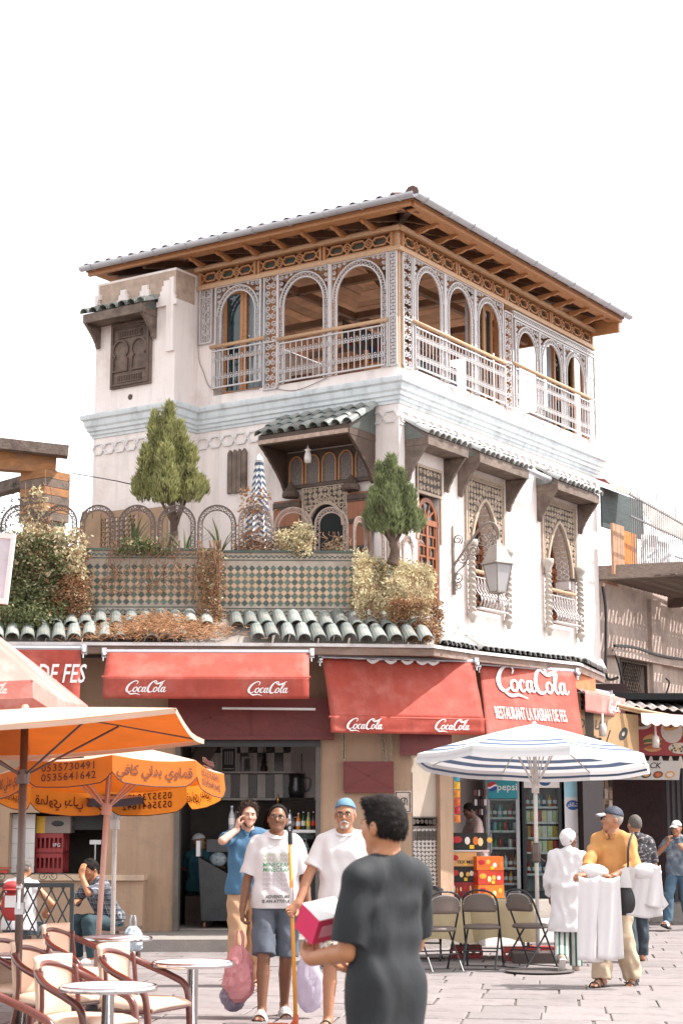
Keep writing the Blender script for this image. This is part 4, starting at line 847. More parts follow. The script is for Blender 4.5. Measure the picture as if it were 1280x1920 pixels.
# ------------------------------------------------------------------ terrace parapet with diamond tiles
m_tg = mat('green_zellige', (.05, .085, .065), .3, var=.25, vs=12, bump=.1, rand=.5)
m_tt = mat('tan_zellige', (.47, .31, .19), .45, var=.18, vs=3, bump=.15, c2=(.50, .40, .33), c2s=4, c2w=.4)
m_grout = mat('grout', (.36, .30, .25), .9, var=.2)
def parapet(label, x0, y0, x1, y1, z0, z1, cw, limit=298, zb_=0.):
    W, L = AF(x0, y0, x1, y1); t = thing('parapet_wall', label, 'wall', M=W @ T(0, 0, z0), group='tiled terrace parapets'); H_ = z1 - z0
    b = MB(); b.box(0, .0, 0, L, .16, H_); obj('wall', b, m_grout, t)
    b = MB(); b.box(-.02, -.025, H_, L + .02, .2, H_ + .03); obj('coping', b, m_tg, t)
    h = cw / 2; nx = int(L / cw); nz = int((H_ - .24) / cw); cx = L / (nx or 1); dm = MB(); dm.add([(h * .92, 0, 0), (0, 0, h * .92), (-h * .92, 0, 0), (0, 0, -h * .92), (h * .84, -.006, 0), (0, -.006, h * .84), (-h * .84, -.006, 0), (0, -.006, -h * .84)], [(4, 5, 6, 7), (0, 1, 5, 4), (1, 2, 6, 5), (2, 3, 7, 6), (3, 0, 4, 7)])
    dm.f = [tuple(reversed(f)) for f in dm.f]; dme = dm.mesh('zellige_tile', m_tg); st = MB(); tan = MB(); k = 0; r = random.Random(4)
    for j in range(nz):
        for i in range(nx):
            x, z = (i + .5) * cx, .12 + (j + .5) * cw
            if k < limit: put('zellige_tile', dme, t, M=T(x, r.uniform(-.002, .001), z) @ RY(r.uniform(-3, 3))); k += 1
            else: m0 = st.M; st.M = T(x, 0, z); st.add(dm.v, dm.f); st.M = m0
            for dx, dz in ((cx / 2, cw / 2),):
                if i < nx - 1 and j < nz - 1: m0 = tan.M; tan.M = T(x + dx, r.uniform(-.002, .001), z + dz) @ RY(r.uniform(-3, 3)); tan.add(dm.v, dm.f); tan.M = m0
    obj('tan_tile', tan, m_tt, t, kind='stuff')
    for z in (.03, H_ - .075): # zigzag and line borders
        nzg = int(L / .07)
        for i in range(nzg): x = i * L / nzg; w_ = L / nzg; st.wire([(x, z), (x + w_ / 2, z + .035), (x + w_, z)], -.003, .016, .008)
    for z in (.095, H_ - .105): st.box(0, -.006, z - .007, L, .0, z + .007)
    tan.k = 0; obj('border_tile', st, m_tg, t, kind='stuff'); return t
parapet('left green and tan diamond tiled parapet panel under the bigger cypress', -3.55, 24.12, -1.80, 24.15, 4.47, 5.36, .098)
parapet('right green and tan diamond tiled parapet panel under the folded parasol', -1.79, 24.14, .19, 24.2, 4.45, 5.33, .098)
parapet('tiled parapet return behind the hanging dry creeper on the right', .2, 24.2, 1.3, 26.72, 4.43, 5.28, .11, 200)
parapet('tiled parapet end behind the green creeper on the left', -7.0, 24.0, -3.56, 24.12, 4.47, 5.36, .11, 200)
# ---- wrought-iron hoops on the parapet
m_rust = mat('brown_iron', (.10, .07, .06), .6, var=.3, vs=12, bump=.2); m_rustl = mat('pale_brown_iron', (.26, .19, .16), .6, var=.25, vs=12, bump=.2)
fence = thing('hoop_railing', 'row of scrolled wrought iron hoops along the terrace edge', 'railing', (-1.5, 24.22, 5.36))
def hoop(x0, y0, x1, y1, h, m, zb=5.35):
    W, L = AF(x0, y0, x1, y1); W = T(1.5, -24.22, -5.36) @ W @ T(0, 0, zb); r = L / 2; zs = h - r * 1.02; w_ = .07
    b = MB(); b.wire([(.012, -.05)] + arch(.012, L - .012, zs, h, n=18)[::-1] + [(L - .012, -.05)], 0, .022, .02); b.wire([(w_, 0)] + arch(w_, L - w_, zs, h - w_, n=18)[::-1] + [(L - w_, 0)], 0, .014, .014); hp = obj('hoop', b, m, fence, M=W)
    b = MB(); n = 13
    for i in range(n):
        a = math.pi * (i + .5) / n; c = (r + (r - w_ / 2) * math.cos(a), zs + (h - w_ / 2 - zs) * math.sin(a)); b.wire(spiral(*c, .036, 1.3, a, 1 if i % 2 else -1, 9), 0, .011, .011)
    k = max(1, int(zs / .08))
    for i in range(k):
        for x in (w_ / 2, L - w_ / 2): b.wire(spiral(x, (i + .5) * zs / k, .035, 1.3, 1.57 * (i % 2 * 2 - 1), 1 if i % 2 else -1, 9), 0, .011, .011)
    obj('scroll', b, m, hp, kind='stuff')
for x0, x1, m in ((-4.78, -4.22, m_rust), (-4.20, -3.70, m_rust), (-3.67, -3.16, m_rust), (-3.13, -2.60, m_rust), (-2.58, -2.04, m_rust), (-2.02, -1.47, m_rust), (-1.45, -.97, m_rustl), (-.95, -.40, m_rustl), (-.38, .10, m_rustl)): hoop(x0, 24.2, x1, 24.22, .66 if x0 < -1.4 else .63, m)
for t0 in (.02, .25, .46, .66, .84): a = Vector((.14, 24.25)).lerp(Vector((1.3, 26.8)), t0); c = Vector((.14, 24.25)).lerp(Vector((1.3, 26.8)), t0 + .17); hoop(a.x, a.y, c.x, c.y, .62, m_rustl, 5.28)
# ------------------------------------------------------------------ plants
m_cyp = mat('cypress_leaf', (.29, .295, .12), .8, var=.4, vs=6, bump=0, trans=.25, c2=(.42, .38, .18), c2s=9, c2w=.35)
m_cyp2 = mat('cypress_leaf_dark', (.20, .235, .11), .8, var=.4, vs=6, bump=0, trans=.25, c2=(.30, .31, .14), c2s=9, c2w=.3)
m_bark = mat('bark', (.13, .085, .065), .9, var=.3, vs=8, bump=.8, bs=20)
m_vg = mat('green_creeper_leaf', (.13, .15, .06), .7, var=.4, vs=7, bump=0, trans=.25, c2=(.20, .20, .095), c2s=5, c2w=.4)
m_vp = mat('pale_creeper_leaf', (.56, .49, .31), .75, var=.3, vs=7, bump=0, trans=.2, c2=(.36, .23, .12), c2s=4, c2w=.4)
m_vd = mat('dry_creeper_leaf', (.30, .155, .075), .8, var=.35, vs=6, bump=0, trans=.15, c2=(.42, .30, .18), c2s=5, c2w=.4)
m_stem = mat('dry_stem', (.22, .12, .07), .9, var=.3, bump=0)
def leaf(b, c, d, ln, w_, r):
    """small folded leaf: two triangles sharing a midrib"""
    d = Vector(d).normalized(); s = d.cross(Vector((r.gauss(0, 1), r.gauss(0, 1), r.gauss(0, 1))))
    if s.length < 1e-3: s = Vector((1, 0, 0))
    s.normalize(); n = d.cross(s); c = Vector(c); m = c + d * ln * .5
    b.add([c, m + s * w_ / 2 + n * w_ * .2, c + d * ln, m - s * w_ / 2 + n * w_ * .2], [(0, 1, 2), (0, 2, 3)])
def cypress(label, loc, h, rad, zc, m, lobes, seed, trunk_tilt=0., up=.22):
    """trunk with limbs and a flame-shaped crown of many upright sprays"""
    r = random.Random(seed); t = thing('cypress_tree', label, 'tree', loc, group='potted cypresses on the terrace')
    b = MB(); b.tube(cr([(0, 0, 0), (.04 + trunk_tilt, 0, zc * .5), (trunk_tilt * 1.4, .02, zc), (trunk_tilt * .6, 0, zc + h * .5)], 5), [.085 - .0035 * i for i in range(16)], 7); obj('trunk', b, m_bark, t, True)
    for i in range(6):
        a = r.uniform(0, 6.28); z = zc * r.uniform(.55, 1.1); b = MB(); b.tube(cr([(trunk_tilt, 0, z), (trunk_tilt + .12 * math.cos(a), .12 * math.sin(a), z + .16), (.3 * math.cos(a) * rad / .5, .3 * math.sin(a), z + .5)], 4), [.03 - .002 * k for k in range(9)], 5); obj('limb', b, m_bark, t)
    b = MB()
    for lx, ly, lz0, lz1, lr in lobes:
        n = int(1150 * lr * (lz1 - lz0) / .3)
        for _ in range(n):
            u = r.random() ** .8; z = lz0 + up + (lz1 - lz0 - up) * u; prof = math.sin(math.pi * min(1, (u * .86 + .14)) ** .8) ** .75 * (1 - .25 * u)
            a = r.uniform(0, 6.28); q = lr * prof * (.55 + .45 * math.sqrt(r.random())) ; q *= 1 + .5 * noise.noise(Vector((lx + q * math.cos(a) * 6, q * math.sin(a) * 6, z * 5 + seed)))
            p = (lx + q * math.cos(a), ly + q * math.sin(a), z); d = (math.cos(a) * .42 + r.gauss(0, .14), math.sin(a) * .42 + r.gauss(0, .14), 1)
            for k in range(4): leaf(b, (p[0] + r.gauss(0, .012), p[1] + r.gauss(0, .012), p[2] + k * .014), (d[0] + r.gauss(0, .25), d[1] + r.gauss(0, .25), d[2]), r.uniform(.05, .13), r.uniform(.012, .026), r)
    obj('crown', b, m, t)
lb = [(0, 0, .75, 2.05, .24), (-.14, .0, .62, 1.85, .20), (.15, .05, .6, 1.75, .21), (-.27, .02, .62, 1.5, .19), (.32, .0, .6, 1.35, .19), (.0, -.2, .55, 1.6, .2), (.1, .2, .6, 1.7, .2), (-.38, .0, .7, 1.22, .13), (.46, .05, .72, 1.18, .13), (.0, 0, 1.5, 2.26, .10), (-.2, .0, 1.35, 2.12, .09), (.17, 0, 1.3, 1.98, .1), (.33, -.1, 1.0, 1.62, .09), (-.32, -.1, .9, 1.62, .08)]
cypress('tall pale green cypress on a bare leaning trunk beside the tower', (-2.50, 24.75, 5.30), 1.6, .5, .62, m_cyp, lb, 5, .06)
lb2 = [(x * .80, y * .80, z0 * .8 - .28, z1 * .74 - .14, q * .88) for x, y, z0, z1, q in lb]
cypress('smaller darker cypress in front of the house corner', (.72, 24.75, 5.25), 1.3, .42, .4, m_cyp2, lb2, 8)
def creeper(label, name_, boxes, seed, n_stem=14, cat='creeper'):
    """hanging mat of small leaves on stems: boxes = (x0,x1,y,depth,z0,z1,count,material-index,size)"""
    r = random.Random(seed); cx = (boxes[0][0] + boxes[0][1]) / 2; cy = boxes[0][2](cx) if callable(boxes[0][2]) else boxes[0][2]; z0 = min(q[4] for q in boxes); t = thing(name_, label, cat, (cx, cy, z0)); O = T(-cx, -cy, -z0)
    ms = [m_vg, m_vp, m_vd]; b = MB(O)
    for x0, x1, y, dp, za, zb, n, mi, sz in boxes:
        for _ in range(n):
            u, v = r.random(), r.random(); x = x0 + (x1 - x0) * u; z = za + (zb - za) * v
            e = noise.noise(Vector((x * 2.2, z * 2.2, seed))) + .5 * noise.noise(Vector((x * 7, z * 6, seed + 3)))
            if e < -.35 and r.random() < .75: continue
            edge = min(u, 1 - u, v * 1.5, 1.05 - v) * 8
            if edge < 1 and r.random() > edge + .15 + .5 * noise.noise(Vector((x * 6, z * 6, 1))): continue
            d_ = dp * (.35 + .65 * max(0, .5 + e)) * r.random() ** .4; b.k = mi if r.random() > .12 else r.choice((1, 2, mi))
            yy = y(x) if callable(y) else y
            s = sz * r.uniform(.6, 1.3)
            for k in range(3): leaf(b, (x + r.gauss(0, s * .5), yy - d_ + r.gauss(0, .01), z + r.gauss(0, s * .5)), (r.gauss(0, .8), -abs(r.gauss(.3, .5)), r.gauss(-.25, .7)), s, s * r.uniform(.4, .65), r)
    obj('leaves', b, ms, t)
    b = MB(O); x0, x1, y, dp, za, zb = boxes[-1][:6]
    for i in range(n_stem):
        x = r.uniform(x0, x1); yy = y(x) if callable(y) else y; P = [(x + r.gauss(0, .03) * k, yy - .05 - r.random() * dp * .8, zb + .08 - (zb - za) * k / 5) for k in range(6)]; b.tube(cr(P, 3), .006, 4)
    obj('stems', b, m_stem, t)
creeper('thick green leafy creeper covering the left end of the terrace wall', 'green_creeper', [(-5.6, -3.75, 23.98, .40, 4.05, 5.5, 5200, 0, .062), (-5.4, -3.9, 23.7, .25, 3.98, 4.5, 900, 0, .06), (-4.6, -3.5, 23.98, .36, 4.7, 5.62, 1100, 1, .06), (-4.4, -4.0, 23.98, .2, 5.35, 5.7, 90, 1, .06)], 11)
creeper('dry orange brown creeper hanging beside the left tiled panel', 'dry_creeper', [(-4.25, -3.45, 24.05, .34, 4.1, 5.35, 2300, 2, .05), (-4.6, -3.7, 23.95, .3, 4.02, 4.5, 800, 2, .045), (-3.95, -3.45, 24.1, .2, 4.1, 5.4, 300, 0, .05)], 12)
creeper('pale cream creeper hanging over the tiled parapet left of the corner', 'pale_creeper', [(.16, .66, lambda x: 24.25 + (x - .16) * 2.1, .34, 4.1, 5.36, 2600, 1, .052), (.2, .55, lambda x: 24.0, .2, 4.1, 4.75, 700, 1, .048)], 13)
creeper('bushy cream and rust creeper hanging at the house corner', 'pale_creeper', [(.72, 1.38, lambda x: 25.0 + (x - .72) * 2.0, .42, 4.15, 5.36, 3800, 1, .056), (.62, 1.4, lambda x: 23.88 + max(0, x - 1.2) * 1.5, .22, 3.98, 4.62, 1500, 2, .048), (.6, 1.25, lambda x: 24.0 + max(0, x - .9) * 1.6, .2, 4.3, 4.9, 900, 1, .05)], 14)
creeper('narrow withered creeper hanging between the two tiled panels', 'dry_creeper', [(-1.98, -1.62, 24.08, .16, 4.15, 5.35, 620, 2, .045), (-1.98, -1.66, 24.08, .12, 4.2, 5.4, 260, 1, .04)], 15, 18)
creeper('thin bare trailing stems over the left tiled panel', 'dry_creeper', [(-3.3, -2.0, 24.1, .05, 4.9, 5.42, 150, 2, .035), (-3.1, -2.3, 24.1, .12, 5.3, 5.5, 260, 0, .06), (-3.3, -1.9, 24.1, .05, 4.65, 5.4, 30, 2, .03)], 16, 22)
creeper('dried cream flower bush standing behind the right tiled panel', 'flower_bush', [(-.9, -.4, 24.3, .25, 5.3, 5.62, 600, 1, .05), (-.7, -.4, 24.3, .2, 5.45, 5.74, 160, 1, .05), (-.3, .1, 24.3, .1, 5.3, 5.55, 60, 1, .05)], 17, 8, 'bush')
creeper('rusty leafy plant in front of the folded parasol', 'terrace_plant', [(-1.42, -1.0, 24.28, .15, 5.3, 6.25, 260, 2, .055), (-1.5, -.9, 24.28, .12, 5.3, 5.55, 160, 2, .05)], 18, 6, 'plant')
creeper('pale shrub twigs poking above the left creeper by the pillar', 'pale_shrub', [(-4.5, -4.1, 24.3, .15, 5.5, 6.25, 90, 1, .065)], 19, 5, 'shrub')
def spiky(label, loc, h, n, seed):
    r = random.Random(seed); t = thing('spiky_plant', label, 'plant', loc, group='spiky plants on the terrace'); b = MB()
    for i in range(n):
        a = r.uniform(0, 6.28); s = r.uniform(.1, .45); hh = h * r.uniform(.6, 1); P = [(0, 0, 0), (s * .4 * math.cos(a), s * .4 * math.sin(a), hh * .6), (s * math.cos(a), s * math.sin(a), hh)]
        b.tube(cr(P, 3), [.014, .016, .016, .014, .011, .007, .002], 4, squash=.3)
    obj('blades', b, m_vg, t)
spiky('spiky plant below the lattice screen by the bigger cypress', (-2.95, 24.5, 5.35), .62, 14, 1)
spiky('spiky yellowing plant between cypress and folded parasol', (-1.72, 24.5, 5.35), .6, 12, 2)
spiky('small spiky plant left of the yellowing one, behind the hoops', (-2.2, 24.4, 5.3), .45, 10, 3)
# straw heap on the skirt roof
b = MB(); r = random.Random(6)
for i in range(3800):
    x = -2.6 + r.gauss(0, .46); 
    if not -3.8 < x < -.9: continue
    y = r.uniform(23.25, 23.85); z = 4.0 + (y - 23.3) * .5 + .14 * math.exp(-((x + 2.5) / .6) ** 2) * r.random() + .05
    a = r.uniform(0, 6.28); l = r.uniform(.05, .15); b.bar((x, y, z), (x + l * math.cos(a), y + l * math.sin(a) * .6, z + r.gauss(0, .03)), .008, .006)
st = obj('dry_straw', b, mat('straw', (.42, .24, .13), .9, var=.35, vs=12, bump=0), kind='stuff'); st['label'] = 'heap of dry straw lying on the broken tile skirt'
# folded parasol on the terrace
def stripes(name, c1, c2, axis, sc, duty=.5, off=0., trans=.15, polar=False, r=.8):
    m = mat(name, c1, r, var=.04, bump=.06, trans=trans); t = m.node_tree; N = t.nodes; b = N['Principled BSDF']
    tc = N.new('ShaderNodeTexCoord'); sp = N.new('ShaderNodeSeparateXYZ'); t.links.new(tc.outputs['UV' if axis == 'U' else 'Object'], sp.inputs[0])
    ml = N.new('ShaderNodeMath'); ml.operation = 'MULTIPLY_ADD'; ml.inputs[1].default_value = sc; ml.inputs[2].default_value = off
    if polar:
        ln = N.new('ShaderNodeVectorMath'); ln.operation = 'LENGTH'; cb = N.new('ShaderNodeCombineXYZ'); t.links.new(sp.outputs[0], cb.inputs[0]); t.links.new(sp.outputs[1], cb.inputs[1]); t.links.new(cb.outputs[0], ln.inputs[0]); t.links.new(ln.outputs['Value'], ml.inputs[0])
    else: t.links.new(sp.outputs[{'X': 0, 'Y': 1, 'Z': 2, 'U': 0}[axis]], ml.inputs[0])
    fr = N.new('ShaderNodeMath'); fr.operation = 'FRACT'; t.links.new(ml.outputs[0], fr.inputs[0]); gt = N.new('ShaderNodeMath'); gt.operation = 'GREATER_THAN'; gt.inputs[1].default_value = duty; t.links.new(fr.outputs[0], gt.inputs[0])
    mx = N.new('ShaderNodeMix'); mx.data_type = 'RGBA'; t.links.new(gt.outputs[0], mx.inputs[0]); mx.inputs[6].default_value = (*c1, 1); mx.inputs[7].default_value = (*c2, 1); t.links.new(mx.outputs[2], b.inputs['Base Color'])
    for n in N:
        if n.type == 'BSDF_TRANSLUCENT': t.links.new(mx.outputs[2], n.inputs[0])
    return m
pf = thing('folded_parasol', 'folded blue and white striped parasol standing on the terrace', 'parasol', (-1.2, 25.0, 4.42))
m_fold = mat('folded_stripe', (.60, .60, .62), .8); 
b = MB(); b.tube([(0, 0, 0), (0, 0, 2.5)], .022, 8); obj('pole', b, m_steel, pf)
bw = [MB(), MB()]
for k in range(16):   # pleats hang in folds, striped across
    a0, a1 = 2 * math.pi * k / 16, 2 * math.pi * (k + 1) / 16
    for j in range(34):
        z0, z1 = 2.42 - j * .045, 2.42 - (j + 1) * .045
        def pt(a, z, odd): t = (2.42 - z) / 1.53; r = (.06 + .25 * t ** 1.1) * (1 if odd else .62); return (r * math.cos(a), r * math.sin(a) * .8, z - (.07 if odd else 0) * min(1, t * 4))
        o0 = k % 2 == 1; bw[j % 2].add([pt(a0, z0, o0), pt(a1, z0, not o0), pt(a1, z1, not o0), pt(a0, z1, o0)], [(3, 2, 1, 0)])
obj('cloth', bw[0], mat('parasol_white', (.62, .61, .61), .8, var=.06, bump=0), pf, kind='stuff'); obj('cloth_stripe', bw[1], mat('parasol_blue', (.07, .10, .16), .8, var=.1, bump=0), pf)
b = MB(); b.lathe([(.01, 2.5), (.05, 2.44), (.065, 2.4), (0.05, 2.38)], 10); obj('cap', b, mat('parasol_white', (.62, .61, .61), .8), pf)
# lattice screen in front of the tower
ls = thing('lattice_screen', 'tan wooden lattice screen with scalloped top by the tower', 'screen', tuple(WFL @ Vector((4.6, .95, 4.42))))
LI = T(*ls.location).inverted() @ WFL
m_scr = mat('tan_screen', (.36, .235, .15), .75, var=.15, vs=4, bump=.2)
b = MB(LI); b.box(5.1, .93, 4.42, 5.5, .98, 6.50); b.box(3.7, .93, 4.42, 4.28, .98, 6.55); b.box(4.28, .93, 4.42, 5.1, .98, 5.75); b.box(4.28, .93, 6.47, 5.1, .98, 6.58); b.box(4.27, .92, 4.42, 4.32, 1.0, 6.6); b.box(5.06, .92, 4.42, 5.12, 1.0, 6.62); obj('panel', b, m_scr, ls)
b = MB(LI)
for i in range(8):
    for j in range(9):
        x, z = 4.36 + i * .1, 5.8 + j * .08; b.wire(ring(x, z, .046, 6), .955, .022, .04, True)
obj('lattice', b, m_scr, ls, kind='stuff')
for i in range(3): b = MB(LI); c = 5.18 + i * .13; b.prism([(c + .05, 6.5), (c + .05, 6.56)] + arch(c - .05, c + .05, 6.58, 6.64, n=6) + [(c - .05, 6.5)], .93, .98); obj('scallop', b, m_scr, ls)
# chairs hidden mostly: dark trough on the parapet
b = MB(); b.box(-3.0, 24.25, 5.37, -2.65, 24.45, 5.50); o = obj('planter_box', b, m_black); o['label'] = 'black planter box behind the parapet below the lattice screen'; o['category'] = 'planter'
# ------------------------------------------------------------------ pergola and tree at the left
pg = thing('pergola', 'weathered timber pergola on a tiled pillar at the left', 'pergola', (-4.5, 25.5, 4.42)); PI_ = T(4.5, -25.5, -4.42)
b = MB(PI_); b.box(-4.70, 25.4, 4.42, -4.15, 25.95, 6.0); pil = obj('pillar', b, m_grout, pg, M=None)
WP = PI_ @ T(-4.42, 25.6, 0) @ RZ(-38)
pil.hide_render = False
b = MB(WP); b.box(-.20, -.20, 4.42, .24, .2, 6.0); pil.data = b.mesh('pillar', m_grout)
b = MB(WP)
for j in range(13):
    for i in range(4):
        for k, (ox, oy) in enumerate(((0, 0), (1, 0))):
            pass
    for i in range(4):
        x, z = -.20 + .055 + i * .11, 4.5 + j * .12
        b.add([(x + .05, -.206, z), (x, -.206, z + .055), (x - .05, -.206, z), (x, -.206, z - .055)], [(3, 2, 1, 0)])
        b.add([(.246, x + .05 + .0, z), (.246, x, z + .055), (.246, x - .05, z), (.246, x, z - .055)], [(0, 1, 2, 3)])
obj('zellige_tile', b, m_tg, pil, kind='stuff')
b = MB(WP); b.box(-.203, -.203, 4.42, .243, .203, 6.0); obj('tan_face', b, m_tt, pil)
m_log = mat('orange_timber', (.34, .15, .055), .7, var=.3, vs=5, bump=.5, stretch=(1, 1, 3), c2=(.2, .13, .1), c2s=3, c2w=.4)
for j in range(6): b = MB(WP); b.box(-.26 + .004 * (j % 2), -.25, 6.0 + j * .125, .28, .25, 6.118 + j * .125); obj('plank', b, m_log if j % 2 else m_gwood, pil)
b = MB(PI_); b.bar((-7.5, 24.9, 6.98), (-4.25, 25.55, 6.86), .22, .27); obj('beam', b, m_log, pg)
b = MB(PI_); b.bar((-7.5, 24.7, 7.28), (-4.05, 25.4, 7.03), .26, .16); obj('beam', b, m_gwood, pg)
b = MB(PI_); b.bar((-6.5, 28.2, 6.75), (-4.35, 25.75, 6.75), .2, .18); obj('beam', b, m_gwood, pg)
tr = thing('olive_tree', 'small dark leafy tree seen beyond the pergola pillar', 'tree', (-5.35, 26.4, 4.42)); r = random.Random(9)
b = MB(); b.tube(cr([(.05, 0, 0), (0, 0, .7), (.1, 0, 1.3), (.1, 0, 1.9)], 4), [.05 - .003 * i for i in range(13)], 6); obj('trunk', b, m_bark, tr)
for i in range(5): a = i * 1.3; b = MB(); b.tube(cr([(.03, 0, .8 + i * .1), (.2 * math.cos(a), .2 * math.sin(a), 1.2), (.42 * math.cos(a), .4 * math.sin(a), 1.6)], 3), .014, 4); obj('limb', b, m_bark, tr)
b = MB()
for q in range(46):
    c = (r.gauss(0, .26), r.gauss(0, .2), 1.6 + r.gauss(0, .36))
    for _ in range(24): leaf(b, (c[0] + r.gauss(0, .07), c[1] + r.gauss(0, .07), c[2] + r.gauss(0, .07)), (r.gauss(0, 1), r.gauss(0, 1), r.gauss(.2, 1)), .07, .03, r)
obj('crown', b, mat('olive_leaf', (.03, .04, .035), .6, var=.3, bump=0, trans=.1), tr)
b = MB(); b.tube(cr([(-4.0, 25.6, 6.75), (-3.2, 26.2, 6.70), (-2.6, 27.4, 6.66)], 4), .008, 4); o = obj('cable', b, m_black); o['label'] = 'thin cable from the pergola to the tower'; o['category'] = 'cable'
b = MB(); b.box(-.35, -.02, 0, .35, .02, .5); b2 = b
sb = thing('sign_board', 'pale framed sign board cut by the left picture edge', 'sign', (-3.02, 13.8, 3.38)); o = obj('panel', b2, mat('lavender_panel', (.5, .48, .53), .5), sb)
b = MB(); b.wire([(-.36, -.01), (.36, -.01), (.36, .51), (-.36, .51)], -.005, .05, .06, True); obj('frame', b, m_white, sb); sb.rotation_euler = (0, R_(5), 0)
b = MB(); b.tube([(0, .03, -3.35), (0, .03, .02)], .035, 8); obj('post', b, m_steel, sb)
# ------------------------------------------------------------------ neighbouring buildings on the right
nb = thing('neighbour_house', 'dusty pink neighbour house with latticed window under a slatted street roof', 'building', tuple(WFR @ Vector((7.1, 0, 0))))
NI = T(*nb.location).inverted()
def NB(name, fn, m, par=None, fr=WFR, base=None, **kw):
    b = MB((base or NI) @ fr); fn(b); return obj(name, b, m, par or nb, **kw)
m_nwall = mat('dusty_pink_wall', (.50, .385, .33), .9, var=.12, vs=1.5, bump=.4, bs=14, c2=(.27, .2, .17), c2s=1.2, c2w=.4, streak=.6)
NB('wall', lambda b: (b.box(7.02, -.4, 3.2, 7.95, -.05, 6.0), b.box(7.95, -.4, 3.2, 9.15, -.05, 3.95), b.box(7.95, -.4, 4.62, 9.15, -.05, 6.3), b.box(9.15, -.4, 3.2, 16, -.05, 6.3)), m_nwall)
NB('pilaster', lambda b: (b.box(9.3, -.05, 3.2, 9.75, .03, 5.9), b.box(7.3, -.05, 4.65, 16, .12, 4.78)), m_nwall)
wn = NB('window', lambda b: b.wire([(7.95, 3.95), (9.15, 3.95), (9.15, 4.62), (7.95, 4.62)], -.06, .06, .06, True), m_dwood)
NB('pane', lambda b: b.box(7.95, -.3, 3.95, 9.15, -.28, 4.62), m_dark, wn)
def f(b):
    for i in range(24):
        for sg in (1, -1):
            x = 7.95 + i * .08 - .3
            a, c = (x, 3.95), (x + .67 * sg * .6, 4.62)
            if sg < 0: a, c = (x + .4, 3.95), (x, 4.62)
            if 7.93 < min(a[0], c[0]) and max(a[0], c[0]) < 9.17: b.wire([a, c], -.1 + .006 * sg, .02, .012)
NB('lattice', f, m_dwood, wn, kind='stuff')
NB('cable', lambda b: (b.tube(cr([(7.1, .03, 5.9), (7.14, .06, 5.4), (7.1, .05, 4.4), (7.2, .06, 4.2), (7.5, .1, 4.25)], 5), .028, 5), b.tube(cr([(7.3, .14, 4.82), (8.2, .15, 4.86), (9.5, .16, 4.80), (12, .16, 4.84)], 6), .03, 5), b.tube(cr([(7.3, .1, 4.75), (7.5, .12, 4.5), (7.75, .12, 3.9)], 5), .022, 5), b.tube(cr([(9.85, .05, 4.4), (9.9, .1, 4.3), (9.75, .06, 4.0), (9.8, .06, 3.75)], 5), .018, 5)), m_black)
# slatted roof over the lane: its gaps throw the light spots on the wall
sl = thing('lane_roof', 'slatted timber roof over the lane with a heavy weathered front beam', 'roof', tuple(WFR @ Vector((7.3, 1.5, 6.1)))); SLI = T(*sl.location).inverted()
NB('beam', lambda b: b.bar((7.1, -.1, 6.15), (8.3, 3.6, 6.2), .24, .25), mat('bleached_beam', (.28, .215, .18), .8, var=.3, vs=5, bump=.5, stretch=(3, 3, 9)), sl, base=SLI)
NB('beam', lambda b: b.bar((10.4, -.1, 5.95), (10.4, 3.4, 5.95), .16, .2), m_dwood, sl, base=SLI)
sm = MB(); sm.box(-.048, 0, -.012, .048, 1, .012); sme = sm.mesh('slat', m_gwood)
for i in range(47): o_ = SLI @ WFR @ Vector((7.35 + i * .16, .05, 6.03)); put('slat', sme, sl, M=T(*o_) @ Matrix.Rotation(math.atan2(-Lv.y, -Lv.x) - math.pi / 2, 4, 'Z') @ Matrix.Diagonal((.82, 3.3, 1, 1)))
for j in range(11): o_ = SLI @ WFR @ Vector((7.3, .12 + j * .30, 6.06)); put('slat', sme, sl, M=T(*o_) @ Matrix.Rotation(math.atan2(Rv.y, Rv.x) - math.pi / 2, 4, 'Z') @ Matrix.Diagonal((1.15, 7.5, 1, 1)))
# roof balcony above it
bf = thing('balcony_fence', 'tall fence of thin grey bars round the roof balcony at right', 'fence', tuple(WFR @ Vector((7.1, .05, 6.3)))); BI = T(*bf.location).inverted()
m_bar = mat('grey_bar', (.16, .15, .15), .6, var=.2)
for i in range(44): NB('bar', lambda b: b.box(7.06 + i * .1, .645, 6.2, 7.074 + i * .1, .659, 7.62 + (.25 if i % 9 == 3 else 0) - .01 * i), m_bar, bf, base=BI)
NB('rail', lambda b: (b.bar((7.02, .65, 7.55), (11.6, .65, 7.18), .03, .03), b.bar((7.02, .65, 7.15), (11.6, .65, 6.95), .03, .03), b.bar((9.1, .65, 6.66), (11.6, .65, 6.66), .025, .025)), m_bar, bf, base=BI)
def top(name, label, cat, fn, m, loc):
    b = MB(T(*(WFR @ Vector(loc))).inverted() @ WFR); fn(b); o = put(name, b.mesh(name, m)); o.location = WFR @ Vector(loc); o['label'] = label; o['category'] = cat; return o
top('balcony_door', 'bright orange boarded door on the roof balcony at right', 'door', lambda b: [b.box(7.55 + i * .17, .2, 6.1, 7.71 + i * .17, .25, 7.0) for i in range(4)], mat('orange_board2', (.55, .19, .04), .6, var=.15, stretch=(1, 1, .3)), (7.9, -.5, 6.1))
top('balcony_board', 'pale wooden boards beside the orange balcony door', 'boards', lambda b: [b.box(7.02 + i * .17, .25, 6.1, 7.18 + i * .17, .3, 7.05) for i in range(3)], mat('pale_board', (.42, .24, .15), .7, var=.2), (7.2, -.5, 6.1))
top('dark_screen', 'dark green grey screen on the roof balcony behind the bars', 'screen', lambda b: b.box(7.02, .06, 7.0, 8.9, .1, 7.75), mat('dark_tarp', (.06, .075, .075), .8, var=.3, vs=5, stretch=(1, 1, 8)), (7.8, -.9, 7.0))
